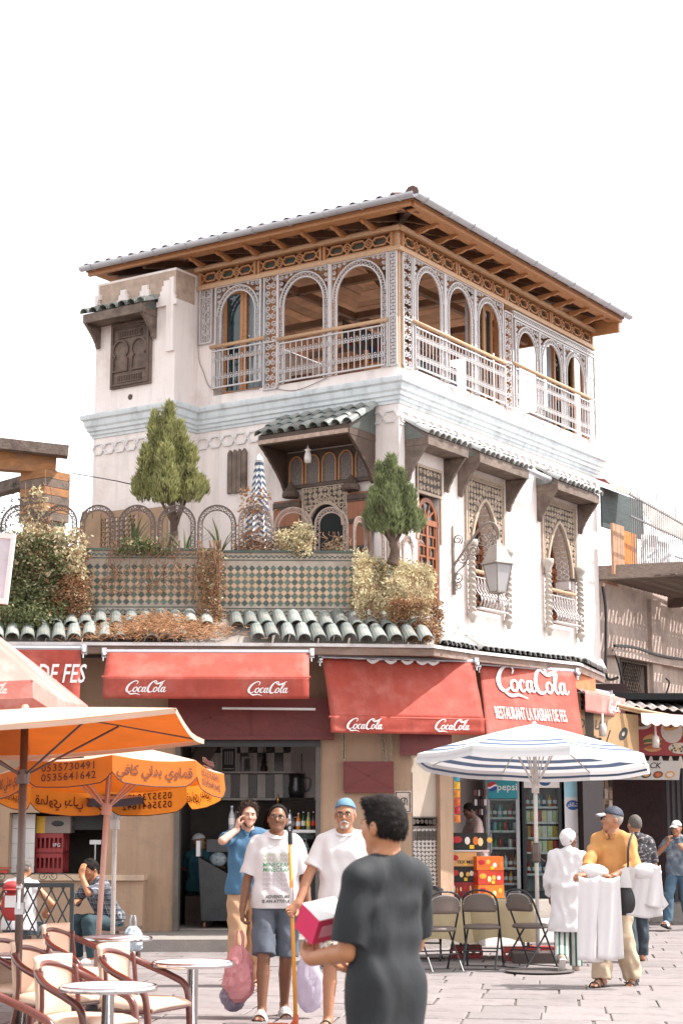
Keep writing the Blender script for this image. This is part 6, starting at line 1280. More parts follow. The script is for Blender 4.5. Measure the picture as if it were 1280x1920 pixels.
for lab, x, y, hw in (('small square table under a khaki cloth, left one', 1.14, 21.45, .36), ('small square table under a khaki cloth, nearer the parasol pole', 1.86, 21.7, .42)):
    t = thing('cafe_table', lab, 'table', (x, y, 0), group='cafe tables under khaki cloths'); obj('tabletop', MB().box(-hw, -.35, .67, hw, .35, .69), m_gwood, t)
    for sx in (-1, 1):
        for sy in (-1, 1): obj('leg', MB().box(sx * (hw - .06) - .015, sy * .28 - .015, 0, sx * (hw - .06) + .015, sy * .28 + .015, .67), m_blk, t)
    b = MB(); n = 56
    def ring_(k, j):
        a = 2 * math.pi * k / n; c, s_ = math.cos(a), math.sin(a); m = max(abs(c) / hw, abs(s_) / .35); px, py = c / m, s_ / m; f = 1 + .02 * j; wv = .025 * j / 5 * math.sin(a * 9 + x * 7); drop = .42 + .06 * abs(math.sin(2 * a)) ** 3
        return (px * f + wv * c, py * f + wv * s_, .695 - drop * (j / 5))
    b.add([ring_(k, j) for j in range(6) for k in range(n)] + [(0, 0, .697)], [(j * n + (k + 1) % n, j * n + k, (j + 1) * n + k, (j + 1) * n + (k + 1) % n) for j in range(5) for k in range(n)] + [(k, (k + 1) % n, 6 * n) for k in range(n)])
    cl = obj('tablecloth', b, m_khaki, smooth=True); cl.location = (x, y, 0); cl['label'] = 'khaki cloth draped over the ' + ('left' if x < 1.5 else 'right') + ' small cafe table'; cl['category'] = 'tablecloth'
b = MB(); b.ball((0, 0, .0), (.2, .1, .06), 12); o = obj('seat_pad', b, m_black, smooth=True); o.location = (1.05, 21.9, .8); o['label'] = 'black padded chair back against the mosaic panel'; o['category'] = 'chair back'
# ---- trellis fence at the left
tf = thing('trellis_fence', 'low dark metal trellis fence of crossed bars behind the armchairs', 'fence', (-3.6, 18.9, 0)); m_fence = mat('dark_green_iron', (.035, .042, .045), .5, var=.15)
b = MB(); b.box(-2.2, -.025, .94, .78, .025, .985); obj('top_rail', b, m_fence, tf); b = MB(); b.box(-2.2, -.02, .12, .78, .02, .15); obj('bottom_rail', b, m_fence, tf)
for x in (-.42, .76): obj('post', MB().box(x - .02, -.022, 0, x + .02, .022, .94), m_fence, tf)
for i in range(34):
    for sg in (1, -1):
        x = -2.4 + i * .125; dx = .4 * sg; a, c = [x - dx / 2, .15], [x + dx / 2, .94]
        def clip(p, q):
            for s_, lim in ((1, .76), (-1, 2.2)):
                if p[0] * s_ > lim: f = (lim - q[0] * s_) / ((p[0] - q[0]) * s_); p = [q[0] + (p[0] - q[0]) * f, q[1] + (p[1] - q[1]) * f]
            return p
        if min(a[0], c[0]) > .74 or max(a[0], c[0]) < -2.2: continue
        a, c = clip(a, c), clip(c, a); b = MB(); b.wire([a, c], .004 * sg, .016, .008); obj('bar', b, m_fence, tf)
for cx in (-.05, .5): b = MB(); b.wire(spiral(cx - .06, 1.06, .05, 1.3, 0, -1, 12), 0, .008, .008); b.wire(spiral(cx + .06, 1.06, .05, 1.3, math.pi, 1, 12), 0, .008, .008); b.wire(cr([(cx - .3, .99), (cx - .16, 1.08), (cx - .01, 1.08)], 5), 0, .008, .008); b.wire(cr([(cx + .3, .99), (cx + .16, 1.08), (cx + .01, 1.08)], 5), 0, .008, .008); obj('scroll', b, m_fence, tf)
# ------------------------------------------------------------------ people: bodies and clothes grown as one smooth surface from a distance field
class Field:
    def __init__(s, prims, h, pad=.03):
        lo = np.min([q['lo'] for q in prims], 0) - pad; hi = np.max([q['hi'] for q in prims], 0) + pad
        s.ax = [np.arange(lo[i], hi[i] + h, h) for i in range(3)]; s.h = h; s.F = np.full([len(a) for a in s.ax], .2, np.float32)
        for q in prims: s.add(q)
    def add(s, q):
        k = q.get('k', .02); m = k + .035; sl = []
        for i in range(3):
            a, b = np.searchsorted(s.ax[i], q['lo'][i] - m), np.searchsorted(s.ax[i], q['hi'][i] + m); sl.append(slice(max(0, a - 1), b + 1))
        X, Y, Z = np.meshgrid(s.ax[0][sl[0]], s.ax[1][sl[1]], s.ax[2][sl[2]], indexing='ij'); P = np.stack([X, Y, Z], -1); d = q['f'](P)
        for c, n in q.get('cut', ()): d = np.maximum(d, (P - np.array(c)) @ np.array(n))
        A = s.F[tuple(sl)]
        if q.get('sub'): d2 = -d; t = np.clip(.5 - .5 * (A - d2) / k, 0, 1); R = A * (1 - t) + d2 * t + k * t * (1 - t)
        else: t = np.clip(.5 + .5 * (A - d) / k, 0, 1); R = A * (1 - t) + d * t - k * t * (1 - t)
        s.F[tuple(sl)] = R
    def warp(s, fn):
        X, Y, Z = np.meshgrid(*s.ax, indexing='ij'); s.F = s.F + fn(X, Y, Z).astype(np.float32)
    def keep(s, c, n):
        X, Y, Z = np.meshgrid(*s.ax, indexing='ij'); s.F = np.maximum(s.F, (X - c[0]) * n[0] + (Y - c[1]) * n[1] + (Z - c[2]) * n[2])
    def mesh(s):
        F = s.F; I = F < 0; S = np.zeros([n - 1 for n in F.shape], np.uint8)
        cn = [(a, b, c) for a in (0, 1) for b in (0, 1) for c in (0, 1)]
        def cs(a, b, c): return (slice(a, F.shape[0] - 1 + a), slice(b, F.shape[1] - 1 + b), slice(c, F.shape[2] - 1 + c))
        for c in cn: S += I[cs(*c)]
        act = np.argwhere((S > 0) & (S < 8)); idx = np.full(S.shape, -1, np.int32); idx[tuple(act.T)] = np.arange(len(act))
        val = np.stack([F[act[:, 0] + a, act[:, 1] + b, act[:, 2] + c] for a, b, c in cn], 1); pos = np.zeros((len(act), 3)); cnt = np.zeros(len(act)); C = np.array(cn, float)
        for i in range(8):
            for j in range(i + 1, 8):
                if np.abs(C[i] - C[j]).sum() != 1: continue
                m = (val[:, i] < 0) != (val[:, j] < 0); t = np.where(m, val[:, i] / np.where(m, val[:, i] - val[:, j], 1), 0); pos += np.where(m[:, None], C[i] + (C[j] - C[i]) * t[:, None], 0); cnt += m
        V = (act + pos / cnt[:, None]) * s.h + np.array([a[0] for a in s.ax]); Q = []
        for ax in range(3):
            o = [0, 0, 0]; o[ax] = 1; A, B = I[:F.shape[0] - o[0], :F.shape[1] - o[1], :F.shape[2] - o[2]], I[o[0]:, o[1]:, o[2]:]
            e = np.argwhere(A != B); u, w = [(1, 2), (2, 0), (0, 1)][ax]; e = e[(e[:, u] > 0) & (e[:, w] > 0) & (e[:, u] < F.shape[u] - 1) & (e[:, w] < F.shape[w] - 1)]
            du, dw = np.zeros(3, int), np.zeros(3, int); du[u] = 1; dw[w] = 1
            q = np.stack([idx[tuple((e - du - dw).T)], idx[tuple((e - dw).T)], idx[tuple(e.T)], idx[tuple((e - du).T)]], 1); fl = ~I[tuple(e.T)]; q[fl] = q[fl][:, ::-1]; Q.append(q)
        return V, np.concatenate(Q)
def fmesh(name, parts, m):
    V = np.concatenate([p[0] for p in parts]); n = 0; Qs = []
    for v, q in parts: Qs.append(q + n); n += len(v)
    Q = np.concatenate(Qs); me = bpy.data.meshes.new(name); me.vertices.add(len(V)); me.vertices.foreach_set('co', V.astype(np.float32).ravel()); me.loops.add(Q.size); me.loops.foreach_set('vertex_index', Q.astype(np.int32).ravel())
    me.polygons.add(len(Q)); me.polygons.foreach_set('loop_start', np.arange(0, Q.size, 4, dtype=np.int32)); me.polygons.foreach_set('use_smooth', np.ones(len(Q), bool)); me.materials.append(m); me.update(calc_edges=True); me.validate(); return me
def V_(p): return np.array(p, float)
def rc(a, b, ra, rb, k=.02, sq=None, off=0., cut=(), sub=False):
    """rounded cone a-b; sq = (axis, factor) flattens it"""
    a, b = V_(a), V_(b); ra += off; rb += off; rm = max(ra, rb)
    def f(P):
        pa = P - a; ba = b - a; g = 1.
        if sq: n = V_(sq[0]); n = n / np.linalg.norm(n); w = 1 / sq[1] - 1; pa = pa + (pa @ n)[..., None] * n * w; ba = ba + (ba @ n) * n * w; g = max(sq[1], .55)
        t = np.clip((pa @ ba) / max(ba @ ba, 1e-9), 0, 1); return (np.linalg.norm(pa - t[..., None] * ba, axis=-1) - (ra + (rb - ra) * t)) * g
    return dict(f=f, lo=np.minimum(a, b) - rm, hi=np.maximum(a, b) + rm, k=k, cut=cut, sub=sub)
def el(c, r, M=None, k=.015, off=0., sub=False, cut=()):
    c, r = V_(c), V_(r) + off; Mi = np.array(M.to_3x3()) if M is not None else np.eye(3)
    return dict(f=lambda P: (np.linalg.norm(((P - c) @ Mi) / r, axis=-1) - 1) * r.min(), lo=c - r.max(), hi=c + r.max(), k=k, sub=sub, cut=cut)
def ik(a, c, l1, l2, hint):
    a, c = V_(a), V_(c); d = c - a; L = np.linalg.norm(d); d = d / L; L = min(L, (l1 + l2) * .995); c = a + d * L; x = (l1 * l1 - l2 * l2 + L * L) / (2 * L); y = math.sqrt(max(1e-6, l1 * l1 - x * x)); h = V_(hint); h = h - d * (h @ d); h = h / np.linalg.norm(h); return a + d * x + h * y, c
def unit(v): v = V_(v); return v / np.linalg.norm(v)
SKIN = {'pale': (.52, .28, .20), 'tan': (.36, .165, .092), 'brown': (.20, .085, .045), 'dark': (.15, .062, .035), 'warm': (.40, .17, .08)}
def person(label, loc, rz, h=1.75, step=.008, skin='tan', lean=0., twist=0., crouch=0., head=(0, 0, 0), L=None, R=None, LL=None, LR=None, top=None, low=None, hair=None, girth=1., shoes=None, eyes=True, face=None, sit=False, group=None, fold=1.):
    """faces -Y before rz; +x is the person's own left. L/R = (hand, elbow hint, hand direction, palm normal, curl); LL/LR = (ankle, knee hint, toe yaw)"""
    S = h / 1.75; root = thing('person', label, 'person', loc, rz, group); Tm = Matrix.Translation((0, 0, .93 - crouch)) @ RZ(twist) @ RX(lean) @ Matrix.Translation((0, 0, -.93))
    def tp(x, y, z): return V_(Tm @ Vector((x, y, z)))
    G = girth; ms = mat('skin_' + skin, SKIN[skin], .5, var=.08, vs=14, bump=.08, bs=90, sub=.06)
    L = L or ((.25, -.02, .80), (.3, 1, 0), (0, -.1, -1), (-1, 0, 0), .35); R = R or ((-.25, -.02, .80), (-.3, 1, 0), (0, -.1, -1), (1, 0, 0), .35)
    LL = LL or ((.10, .02, .08), (0, -1, 0), 8); LR = LR or ((-.10, .02, .08), (0, -1, 0), -8)
    hipz = .91 - crouch; fr = V_((Tm.to_3x3() @ Vector((0, 1, 0)))); upv = V_(Tm.to_3x3() @ Vector((0, 0, 1)))
    def torso(off=0., loose=0., hem=None):
        P = [rc(tp(-.068, .0, .95), tp(.068, .0, .95), .105 * G, .105 * G, .05, (fr, .86), off), rc(tp(-.05, -.0, 1.06), tp(.05, 0, 1.06), .102 * G + loose * 1.6, .102 * G + loose * 1.6, .05, (fr, .84), off), rc(tp(-.07, -.005, 1.20), tp(.07, -.005, 1.20), .103 * G + loose * .5, .103 * G + loose * .5, .05, (fr, .88), off),
             rc(tp(-.085, 0, 1.33), tp(.085, 0, 1.33), .100 * G, .100 * G, .05, (fr, .92), off), rc(tp(-.155, .012, 1.43), tp(.155, .012, 1.43), .052, .052, .045, None, off), rc(tp(0, .015, 1.49), tp(-.13, .012, 1.445), .05, .045, .04, None, off), rc(tp(0, .015, 1.49), tp(.13, .012, 1.445), .05, .045, .04, None, off)]
        return P
    arms = []
    for sx, A in ((1, L), (-1, R)):
        sh = tp(sx * .172, .012, 1.42); e, wr = ik(sh, V_(A[0]), .285, .255, A[1]); arms.append((sx, sh, e, wr, unit(A[2]), unit(A[3]), A[4]))
    legs = []
    for sx, A in ((1, LL), (-1, LR)):
        hp = tp(sx * .09, .005, .91) if not sit else V_((sx * .09, .0, hipz)); kn, an = ik(hp, V_(A[0]), .43, .41, A[1]); legs.append((sx, hp, kn, an, A[2], A[3] if len(A) > 3 else 0))
    # head frame
    nb_ = tp(0, .012, 1.50); Hm = Matrix.Translation(Vector(nb_)) @ (Tm.to_3x3().to_4x4() if lean < 20 else I4) @ RZ(head[0]) @ RX(head[1]) @ RY(head[2]) @ Matrix.Translation((0, -.012, -1.50)) ; H3 = Hm.to_3x3()
    def hp_(x, y, z): return V_(Hm @ Vector((x, y, z)))
    def hel(c, r, **kw): return el(hp_(*c), r, H3.to_4x4(), **kw)
    HD = [rc(tp(0, .018, 1.43), hp_(0, .01, 1.585), .06, .053, .03), hel((0, .012, 1.655), (.074, .094, .098), k=.03), rc(hp_(0, -.03, 1.615), hp_(0, -.055, 1.562), .058, .036, .03), rc(hp_(-.03, -.02, 1.59), hp_(0, -.066, 1.548), .036, .022, .02), rc(hp_(.03, -.02, 1.59), hp_(0, -.066, 1.548), .036, .022, .02),
          rc(hp_(-.034, -.070, 1.662), hp_(.034, -.070, 1.662), .016, .016, .014), rc(hp_(0, -.080, 1.652), hp_(0, -.104, 1.612), .008, .0135, .010), rc(hp_(-.012, -.088, 1.607), hp_(.012, -.088, 1.607), .009, .009, .008), rc(hp_(-.018, -.082, 1.580), hp_(.018, -.082, 1.580), .0095, .0095, .008), rc(hp_(-.014, -.080, 1.569), hp_(.014, -.080, 1.569), .009, .009, .006),
          rc(hp_(-.045, -.058, 1.618), hp_(-.03, -.07, 1.61), .02, .018, .02), rc(hp_(.045, -.058, 1.618), hp_(.03, -.07, 1.61), .02, .018, .02),
          hel((-.031, -.092, 1.642), (.016, .012, .010), k=.012, sub=True), hel((.031, -.092, 1.642), (.016, .012, .010), k=.012, sub=True), hel((-.078, .016, 1.628), (.011, .02, .031), k=.008), hel((.078, .016, 1.628), (.011, .02, .031), k=.008)]
    body = torso(-.004) + HD
    for sx, sh, e, wr, d, n, cl in arms:
        body += [rc(sh, e, .05 * (.5 + .5 * G), .039, .025), rc(e, e + (wr - e) * .35, .039, .039, .006), rc(e + (wr - e) * .35, wr, .039, .027, .006)]
        w_ = np.cross(n, d) * -sx; w_ = unit(w_ - d * (w_ @ d)); n = unit(np.cross(d, w_)) * (1 if np.cross(d, w_) @ n > 0 else -1)
        body += [rc(wr, wr + d * .075 + w_ * .016, .026, .030, .02, (n, .55)), rc(wr, wr + d * .075 - w_ * .016, .026, .028, .02, (n, .55))]
        for i, ln in enumerate((.070, .078, .073, .056)):
            p = wr + d * .088 + w_ * (.030 - .0200 * i); th = 0; r0 = .0095
            for q, (sl_, an) in enumerate(((.44, 42), (.32, 52), (.24, 34))):
                th += an * cl * (1 + .06 * i); dd = d * math.cos(R_(th)) + n * math.sin(R_(th)); p2 = p + dd * ln * sl_ * 1.05; body.append(rc(p, p2, r0, r0 * .93, .004)); p = p2; r0 *= .92
        p = wr + d * .028 + w_ * .024; q1 = p + unit(d * .62 + w_ * (.75 - .35 * cl) + n * (.3 + .3 * cl)) * .045; q2 = q1 + unit(d * .85 + w_ * (.25 - .4 * cl) + n * (.25 + .55 * cl)) * .034; body += [rc(p, q1, .0135, .0115, .008), rc(q1, q2, .0115, .0095, .004)]
    feet = []
    for sx, hp, kn, an, yaw, pit in legs:
        cf = kn + (an - kn) * .32 + V_((0, .012, 0)); body += [rc(hp, kn, .080 * G, .053, .02), rc(kn, cf, .052, .055, .008), rc(cf, an, .055, .034, .006)]
        fm = Matrix.Translation(Vector(an)) @ RZ(yaw) @ RX(pit)
        def fp(x, y, z): return V_(fm @ Vector((x, y, z)))
        feet.append((fm, fp, sx)); body += [rc(fp(0, .035, -.045), fp(sx * .005, -.12, -.055), .034, .030, .02), rc(fp(-.018, -.11, -.06), fp(-.022, -.165, -.064), .024, .014, .012), rc(fp(.018, -.11, -.06), fp(.024, -.160, -.064), .022, .013, .012), rc(fp(0, .02, 0), fp(0, -.06, -.035), .036, .03, .02)]
        for i in range(5): x = sx * (-.03 + .0145 * i); body.append(rc(fp(x, -.15, -.064), fp(x, -.185 + .009 * i, -.067), .009 if i else .012, .008 if i else .011, .004))
    ks = []
    def outm(name, F, m): 
        V, Q = F.mesh(); V = V * S; o = put(name, fmesh(name, [(V, Q)], m), root); ks.append(o); return o
    outm('body', Field(body, step), ms)
    sd_ = (hash(label) % 97) * .37 if False else len(label) * .73
    def folds(a, vert=.5):
        a *= fold
        def fn(X, Y, Z):
            q = np.sin(X * 23 + Z * 9 + 2 * np.sin(Z * 11 + Y * 7 + sd_) + sd_) * np.sin(Z * 17 * vert - X * 12 + 1.7 * np.sin(X * 19 + Y * 13)); r = np.sin(Z * 46 * vert + X * 31 + 2.5 * np.sin(Y * 21 + X * 9 + sd_)); return a * (q + .45 * r) - a * .9
        return fn
    if top:
        hem = top.get('hem', .86); off = top.get('off', .010); sl = top.get('sleeve', .68); lo = top.get('loose', .008)
        P = torso(off, lo)
        if top.get('long'):
            zb = top['long']; P += [rc(tp(-.06, .0, .95), V_((-.07, .01, zb - .1)), .13, top.get('flare', .17), .06, (fr, .8)), rc(tp(.06, .0, .95), V_((.07, .01, zb - .1)), .13, top.get('flare', .17), .06, (fr, .8)), rc(tp(0, 0, 1.1), V_((0, .0, zb - .1)), .12, top.get('flare', .17), .06, (fr, .8))]; hem = zb
        elif hem < .95: P += [rc(tp(-.072, 0, 1.0), tp(-.074, .0, hem - .06), .100 * G, .106 * G, .05, (fr, .9), off + lo), rc(tp(.072, 0, 1.0), tp(.074, .0, hem - .06), .100 * G, .106 * G, .05, (fr, .9), off + lo)]
        for sx, sh, e, wr, d, n, cl in arms:
            if sl <= 1: c = sh + (e - sh) * sl; P.append(rc(sh, c + unit(e - sh) * .05, .050, .056 + lo * .5, .02, None, off * .7, [(c, unit(e - sh))]))
            else: c = e + (wr - e) * (sl - 1); P += [rc(sh, e, .052, .047, .03, None, off), rc(e, c, .047, .036, .02, None, off, [(c, unit(wr - e))])]
        P.append(el(hp_(0, -.005, 1.555) * 0 + tp(0, -.012 - top.get('vee', 0), 1.535), (.074, .078, .075 + top.get('vee', 0) * 1.5), k=.008, sub=True))
        F = Field(P, step); F.warp(folds(top.get('wr', .006))); hc = tp(0, 0, hem); F.keep(hc, -upv if not top.get('long') else V_((0, 0, -1)))
        sh_o = outm('shirt' if not top.get('long') else 'coat', F, top['m'])
        # collar ring
        b = MB(); cc = tp(0, -.006, 1.497 if not top.get('collar') else 1.505); rr = .072
        if top.get('collar'):
            pts = [tuple(tp(.070 * math.sin(a), -.004 - .072 * math.cos(a), 1.503 - .012 * math.cos(a) - (.03 if abs(a - math.pi) > 2.7 else 0)) * S) for a in [.32 + (2 * math.pi - .64) * i / 22 for i in range(23)]]
            b.tube(pts, .017 * S, 6, squash=.5); b.tube([tuple(V_(p) * 1.0 + V_((0, 0, -.018 * S))) for p in pts], .016 * S, 6); ks.append(obj('collar', b, top['m'], root, True))
        else:
            pts = [tuple((tp(.074 * math.sin(a), -.012 - .076 * math.cos(a), 1.492 - .022 * math.cos(a) + .004)) * S) for a in [2 * math.pi * i / 22 for i in range(22)]]
            b.tube(pts, .0085 * S, 6, True); ks.append(obj('neckband', b, top['m'], root, True))
    else: sh_o = None
    if low:
        P = [rc(tp(-.066, .005, .96), tp(.066, .005, .96), .105 * G, .105 * G, .04, (fr, .88), .010)]; ln = low.get('len', 2.); lo = low.get('loose', .01)
        for sx, hp, kn, an, yaw, pit in legs:
            if ln <= 1.3:
                c = hp + (kn - hp) * ln if ln <= 1 else kn + (an - kn) * (ln - 1); P.append(rc(hp + V_((sx * .012, 0, 0)), c + unit(c - hp) * .06, .085 * G, .068 * G + lo, .012, None, .010, [(c, unit(c - hp))]))
            else: c = kn + (an - kn) * (ln - 1); P += [rc(hp, kn, .086 * G, .058 + lo, .012, None, .010), rc(kn, c + unit(an - kn) * .05, .058 + lo, .044 + lo * 1.3, .008, None, .010, [(c, unit(an - kn))])]
        F = Field(P, step); F.warp(folds(low.get('wr', .0055), .8)); outm('shorts' if ln <= 1.3 else 'trousers', F, low['m'])
    # hair, cap or head wrap
    st_ = (hair or {}).get('s', 'short')
    if st_ != 'none':
        hl = hair.get('line', (0, -.062, 1.706)); nrm = hair.get('n', (0, -.80, -.42)); t_ = hair.get('t', .006)
        P = [hel((0, .014, 1.657), (.076, .096, .1), k=.01, off=t_)]
        if st_ == 'quiff': P += [hel((0, -.015, 1.728), (.060, .082, .034), k=.03), hel((.015, -.065, 1.738), (.042, .030, .024), k=.025)]
        if st_ == 'curly': P += [hel((0, .0, 1.725), (.078, .088, .055), k=.02)]
        F = Field(P, min(step, .007)); a = hair.get('rough', .002); fq = hair.get('fq', 90)
        F.warp(lambda X, Y, Z: a * (np.sin(X * fq + 3 * np.sin(Z * fq * .6)) * np.sin(Y * fq * .9 + 2 * np.sin(X * fq * .5)) + .8 * np.sin(Z * fq * 1.1 + X * fq * .7 + 2 * np.sin(Y * fq * .5))))
        n3 = V_(H3 @ Vector(nrm).normalized()); F.keep(hp_(*hl), n3); n4 = V_(H3 @ Vector((0, -.35, -1)).normalized()); F.keep(hp_(0, .03, hair.get('low', 1.612)), n4)
        if hair.get('side'):   # bare cheeks and temples in front of the ears
            n5 = V_(H3 @ Vector((0, -1, -.45)).normalized()); F.keep(hp_(0, -.012, 1.64), n5) if hair['side'] == 2 else None
        ho = outm({'cap': 'cap', 'wrap': 'head_wrap'}.get(st_, 'hair'), F, hair['m'])
        if hair.get('str'):   # loose strands standing off the hair surface
            r_ = random.Random(5); b = MB(); vs_ = ho.data.vertices; ln, sp = hair.get('len', .03), hair.get('flow', (0, -.25, .35)); fl = H3 @ Vector(sp)
            for _ in range(hair['str']):
                v = vs_[r_.randrange(len(vs_))]; n_ = v.normal; d_ = (n_ * hair.get('nw', .45) + fl * max(0., .3 + n_.z) + Vector((0, 0, -.5 * max(0, .35 - n_.z))) + Vector((r_.gauss(0, 1), r_.gauss(0, 1), r_.gauss(0, 1))) * hair.get('jit', .25)).normalized(); w_ = d_.cross(n_).normalized() * (.0022 * S); l_ = ln * S * r_.uniform(.5, 1.2); p = v.co - n_ * .004
                if w_.length < 1e-6: continue
                q = p + d_ * l_ * .6 + n_ * .002; b.add([p - w_, p + w_, q + w_ * .8, q - w_ * .8, q + (d_ - n_ * .25 + Vector((r_.gauss(0, .2), r_.gauss(0, .2), r_.gauss(-.1, .2)))) * l_ * .5], [(0, 1, 2, 3), (3, 2, 4)])
            ks.append(obj('hair_strands', b, hair['m'], root))
        if st_ == 'cap' and hair.get('hm'):
            F = Field([hel((0, .014, 1.657), (.076, .096, .1), k=.01, off=.004)], .007); F.keep(hp_(0, -.005, 1.64), V_(H3 @ Vector((0, -1, -.25)).normalized())); F.keep(hp_(0, .03, 1.597), n4); outm('hair', F, hair['hm'])
        if st_ == 'cap' and hair.get('brim', True):
            sg = hair.get('dir', -1); b = MB(Matrix.Scale(S, 4) @ Hm); b.grid(lambda u, v: ((2 * u - 1) * .07 * math.sqrt(max(0, 1 - (v * .75) ** 2.5)), sg * (.085 + .085 * v * math.sqrt(max(.0, 1 - (2 * u - 1) ** 2 * .7))) , 1.693 - .016 * v - .022 * (2 * u - 1) ** 2), 12, 6, .006); ks.append(obj('cap_brim', b, hair.get('bm', hair['m']), root, True))
    if eyes:
        HM = Matrix.Scale(S, 4) @ Hm
        mw, mi = mat('eye_white', (.6, .56, .53), .25, bump=0), mat('iris', (.02, .013, .01), .15, bump=0); mb_ = mat(hair.get('bn', 'brow_dark'), hair.get('bc', (.02, .014, .011)), .8, bump=0)
        for sx in (-1, 1):
            ks.append(obj('eye', MB(HM).ball((sx * .031, -.0785, 1.641), (.0125, .009, .0058), 10), mw, root, True)); ks.append(obj('iris', MB(HM).ball((sx * .031, -.0855, 1.641), (.0055, .003, .0055), 8), mi, root, True))
            b = MB(HM); b.tube([(sx * .013, -.092, 1.657), (sx * .028, -.093, 1.662), (sx * .046, -.082, 1.658)], [.0035, .0045, .0025], 5); ks.append(obj('eyebrow', b, mb_, root))
        b = MB(HM); b.tube([(-.022, -.0855, 1.5755), (0, -.0925, 1.5765), (.022, -.0855, 1.5755)], [.002, .0045, .002], 5); b.tube([(-.018, -.084, 1.571), (0, -.090, 1.5695), (.018, -.084, 1.571)], [.002, .005, .002], 5); ks.append(obj('lips', b, mat('lips_' + skin, tuple(min(1, a * q) for a, q in zip(SKIN[skin], (.85, .6, .62))), .45, bump=0), root, True))
        for f in (face or ()):
            if f == 'glasses':
                b = MB(HM)
                for sx in (-1, 1):
                    b.tube([(sx * .033 + .027 * math.cos(a) * (1 if abs(math.cos(a)) < .8 else .98), -.100 + .006 * abs(math.cos(a)), 1.638 + .017 * max(-1, min(1, 1.25 * math.sin(a)))) for a in [k * .393 for k in range(16)]], .0022, 4, True); b.tube([(sx * .060, -.094, 1.645), (sx * .078, -.04, 1.642), (sx * .082, .015, 1.64)], .002, 4)
                b.tube([(-.007, -.102, 1.644), (.007, -.102, 1.644)], .002, 4); ks.append(obj('glasses', b, m_black, root))
            if f in ('goatee', 'stubble', 'moustache'):
                P = []
                if f != 'stubble': P += [rc(hp_(-.026, -.084, 1.578), hp_(0, -.096, 1.590), .0055, .0075, .006), rc(hp_(.026, -.084, 1.578), hp_(0, -.096, 1.590), .0055, .0075, .006)]
                if f == 'goatee': P += [rc(hp_(-.016, -.080, 1.545), hp_(.016, -.080, 1.545), .015, .015, .01), rc(hp_(-.03, -.076, 1.575), hp_(-.018, -.078, 1.55), .006, .008, .008), rc(hp_(.03, -.076, 1.575), hp_(.018, -.078, 1.55), .006, .008, .008)]
                if f == 'stubble': P += [rc(hp_(-.064, -.005, 1.60), hp_(-.03, -.055, 1.556), .0105, .016, .01), rc(hp_(.064, -.005, 1.60), hp_(.03, -.055, 1.556), .0105, .016, .01), rc(hp_(-.02, -.062, 1.545), hp_(.02, -.062, 1.545), .022, .022, .01), rc(hp_(-.022, -.082, 1.59), hp_(.022, -.082, 1.59), .006, .006, .006)]
                outm('beard', Field(P, .004), hair.get('beard', mat('grey_beard', (.45, .42, .40), .9, var=.2, vs=60)))
    if shoes:
        for fm, fp, sx in feet:
            FM = Matrix.Scale(S, 4) @ fm; b = MB(FM)
            def sole(b, z0, z1, e=0):
                pr = [(.040 + e, .07), (.036 + e, -.02), (.045 + e, -.11), (.040 + e, -.18), (.015, -.212), (-.03 - e, -.20), (-.046 - e, -.13), (-.038 - e, -.03), (-.040 - e, .07), (-.02, .085), (.02, .085)]; n = len(pr)
                b.add([(x, y, z) for z in (z0, z1) for x, y in pr], [tuple(range(n))[::-1], tuple(range(n, 2 * n))] + [(i, (i + 1) % n, (i + 1) % n + n, i + n) for i in range(n)])
            sole(b, -.105, -.082); ks.append(obj('sole', b, shoes['m'], root))
            b = MB(FM)
            if shoes['k'] == 'slide': b.grid(lambda u, v: ((.064) * math.cos(math.pi * u), -.06 - .085 * v, -.095 + (.105 - .032 * v) * math.sin(math.pi * u)), 12, 4, .005); ks.append(obj('strap', b, shoes.get('m2', shoes['m']), root, True))
            elif shoes['k'] == 'sandal':
                for y0 in (-.045, -.12): b.grid(lambda u, v: (.062 * math.cos(math.pi * u), y0 - .022 * v - .02 * u, -.095 + (.095 + .35 * (y0 + .05)) * math.sin(math.pi * u)), 10, 2, .005)
                ks.append(obj('strap', b, shoes.get('m2', shoes['m']), root, True))
            else:
                P = [rc((0, .035, -.045), (0, -.13, -.058), .043, .036, .02), rc((0, -.12, -.062), (0, -.17, -.066), .036, .026, .02), rc((0, .03, -.02), (0, .02, .02), .043, .042, .02, cut=[((0, 0, .03), (0, 0, 1))])]
                V, Q = Field(P, .008).mesh(); V = np.array([tuple(FM @ Vector(v)) for v in V]); ks.append(put('shoe', fmesh('shoe', [(V, Q)], shoes.get('m2', shoes['m'])), root))
    return dict(root=root, S=S, shirt=sh_o, arms=[(a[0], a[3] * S, a[4], a[5]) for a in arms], H=Matrix.Scale(S, 4) @ Hm, tp=tp)
def onto(mb, target, d=(0, 1, 0), lift=.003):
    """lay flat print onto a garment along d (person-local)"""
    from mathutils.bvhtree import BVHTree
    me = target.data; bv = BVHTree.FromPolygons([v.co for v in me.vertices], [tuple(p.vertices) for p in me.polygons]); d = Vector(d)
    out = []
    for v in mb.v: hit = bv.ray_cast(Vector(v) - d * 1., d); out.append(tuple(hit[0] - d * lift) if hit[0] else v)
    mb.v = out; return mb
m_twhite = mat('white_cotton', (.64, .61, .615), .85, var=.03, bump=.12, bs=30); m_tblack = mat('charcoal_cotton', (.014, .016, .019), .8, var=.2, bump=.7, bs=7, stretch=(1, 1, .4))
m_hairb = mat('black_hair', (.014, .011, .010), .8, var=.35, vs=30, bump=.6, bs=70, stretch=(1, .35, .6), spec=.15); m_hairbr = mat('brown_hair', (.05, .027, .017), .8, var=.4, vs=30, bump=.6, bs=60); m_hairg = mat('grey_stubble_hair', (.10, .085, .075), .8, var=.3, vs=60, bump=.2)
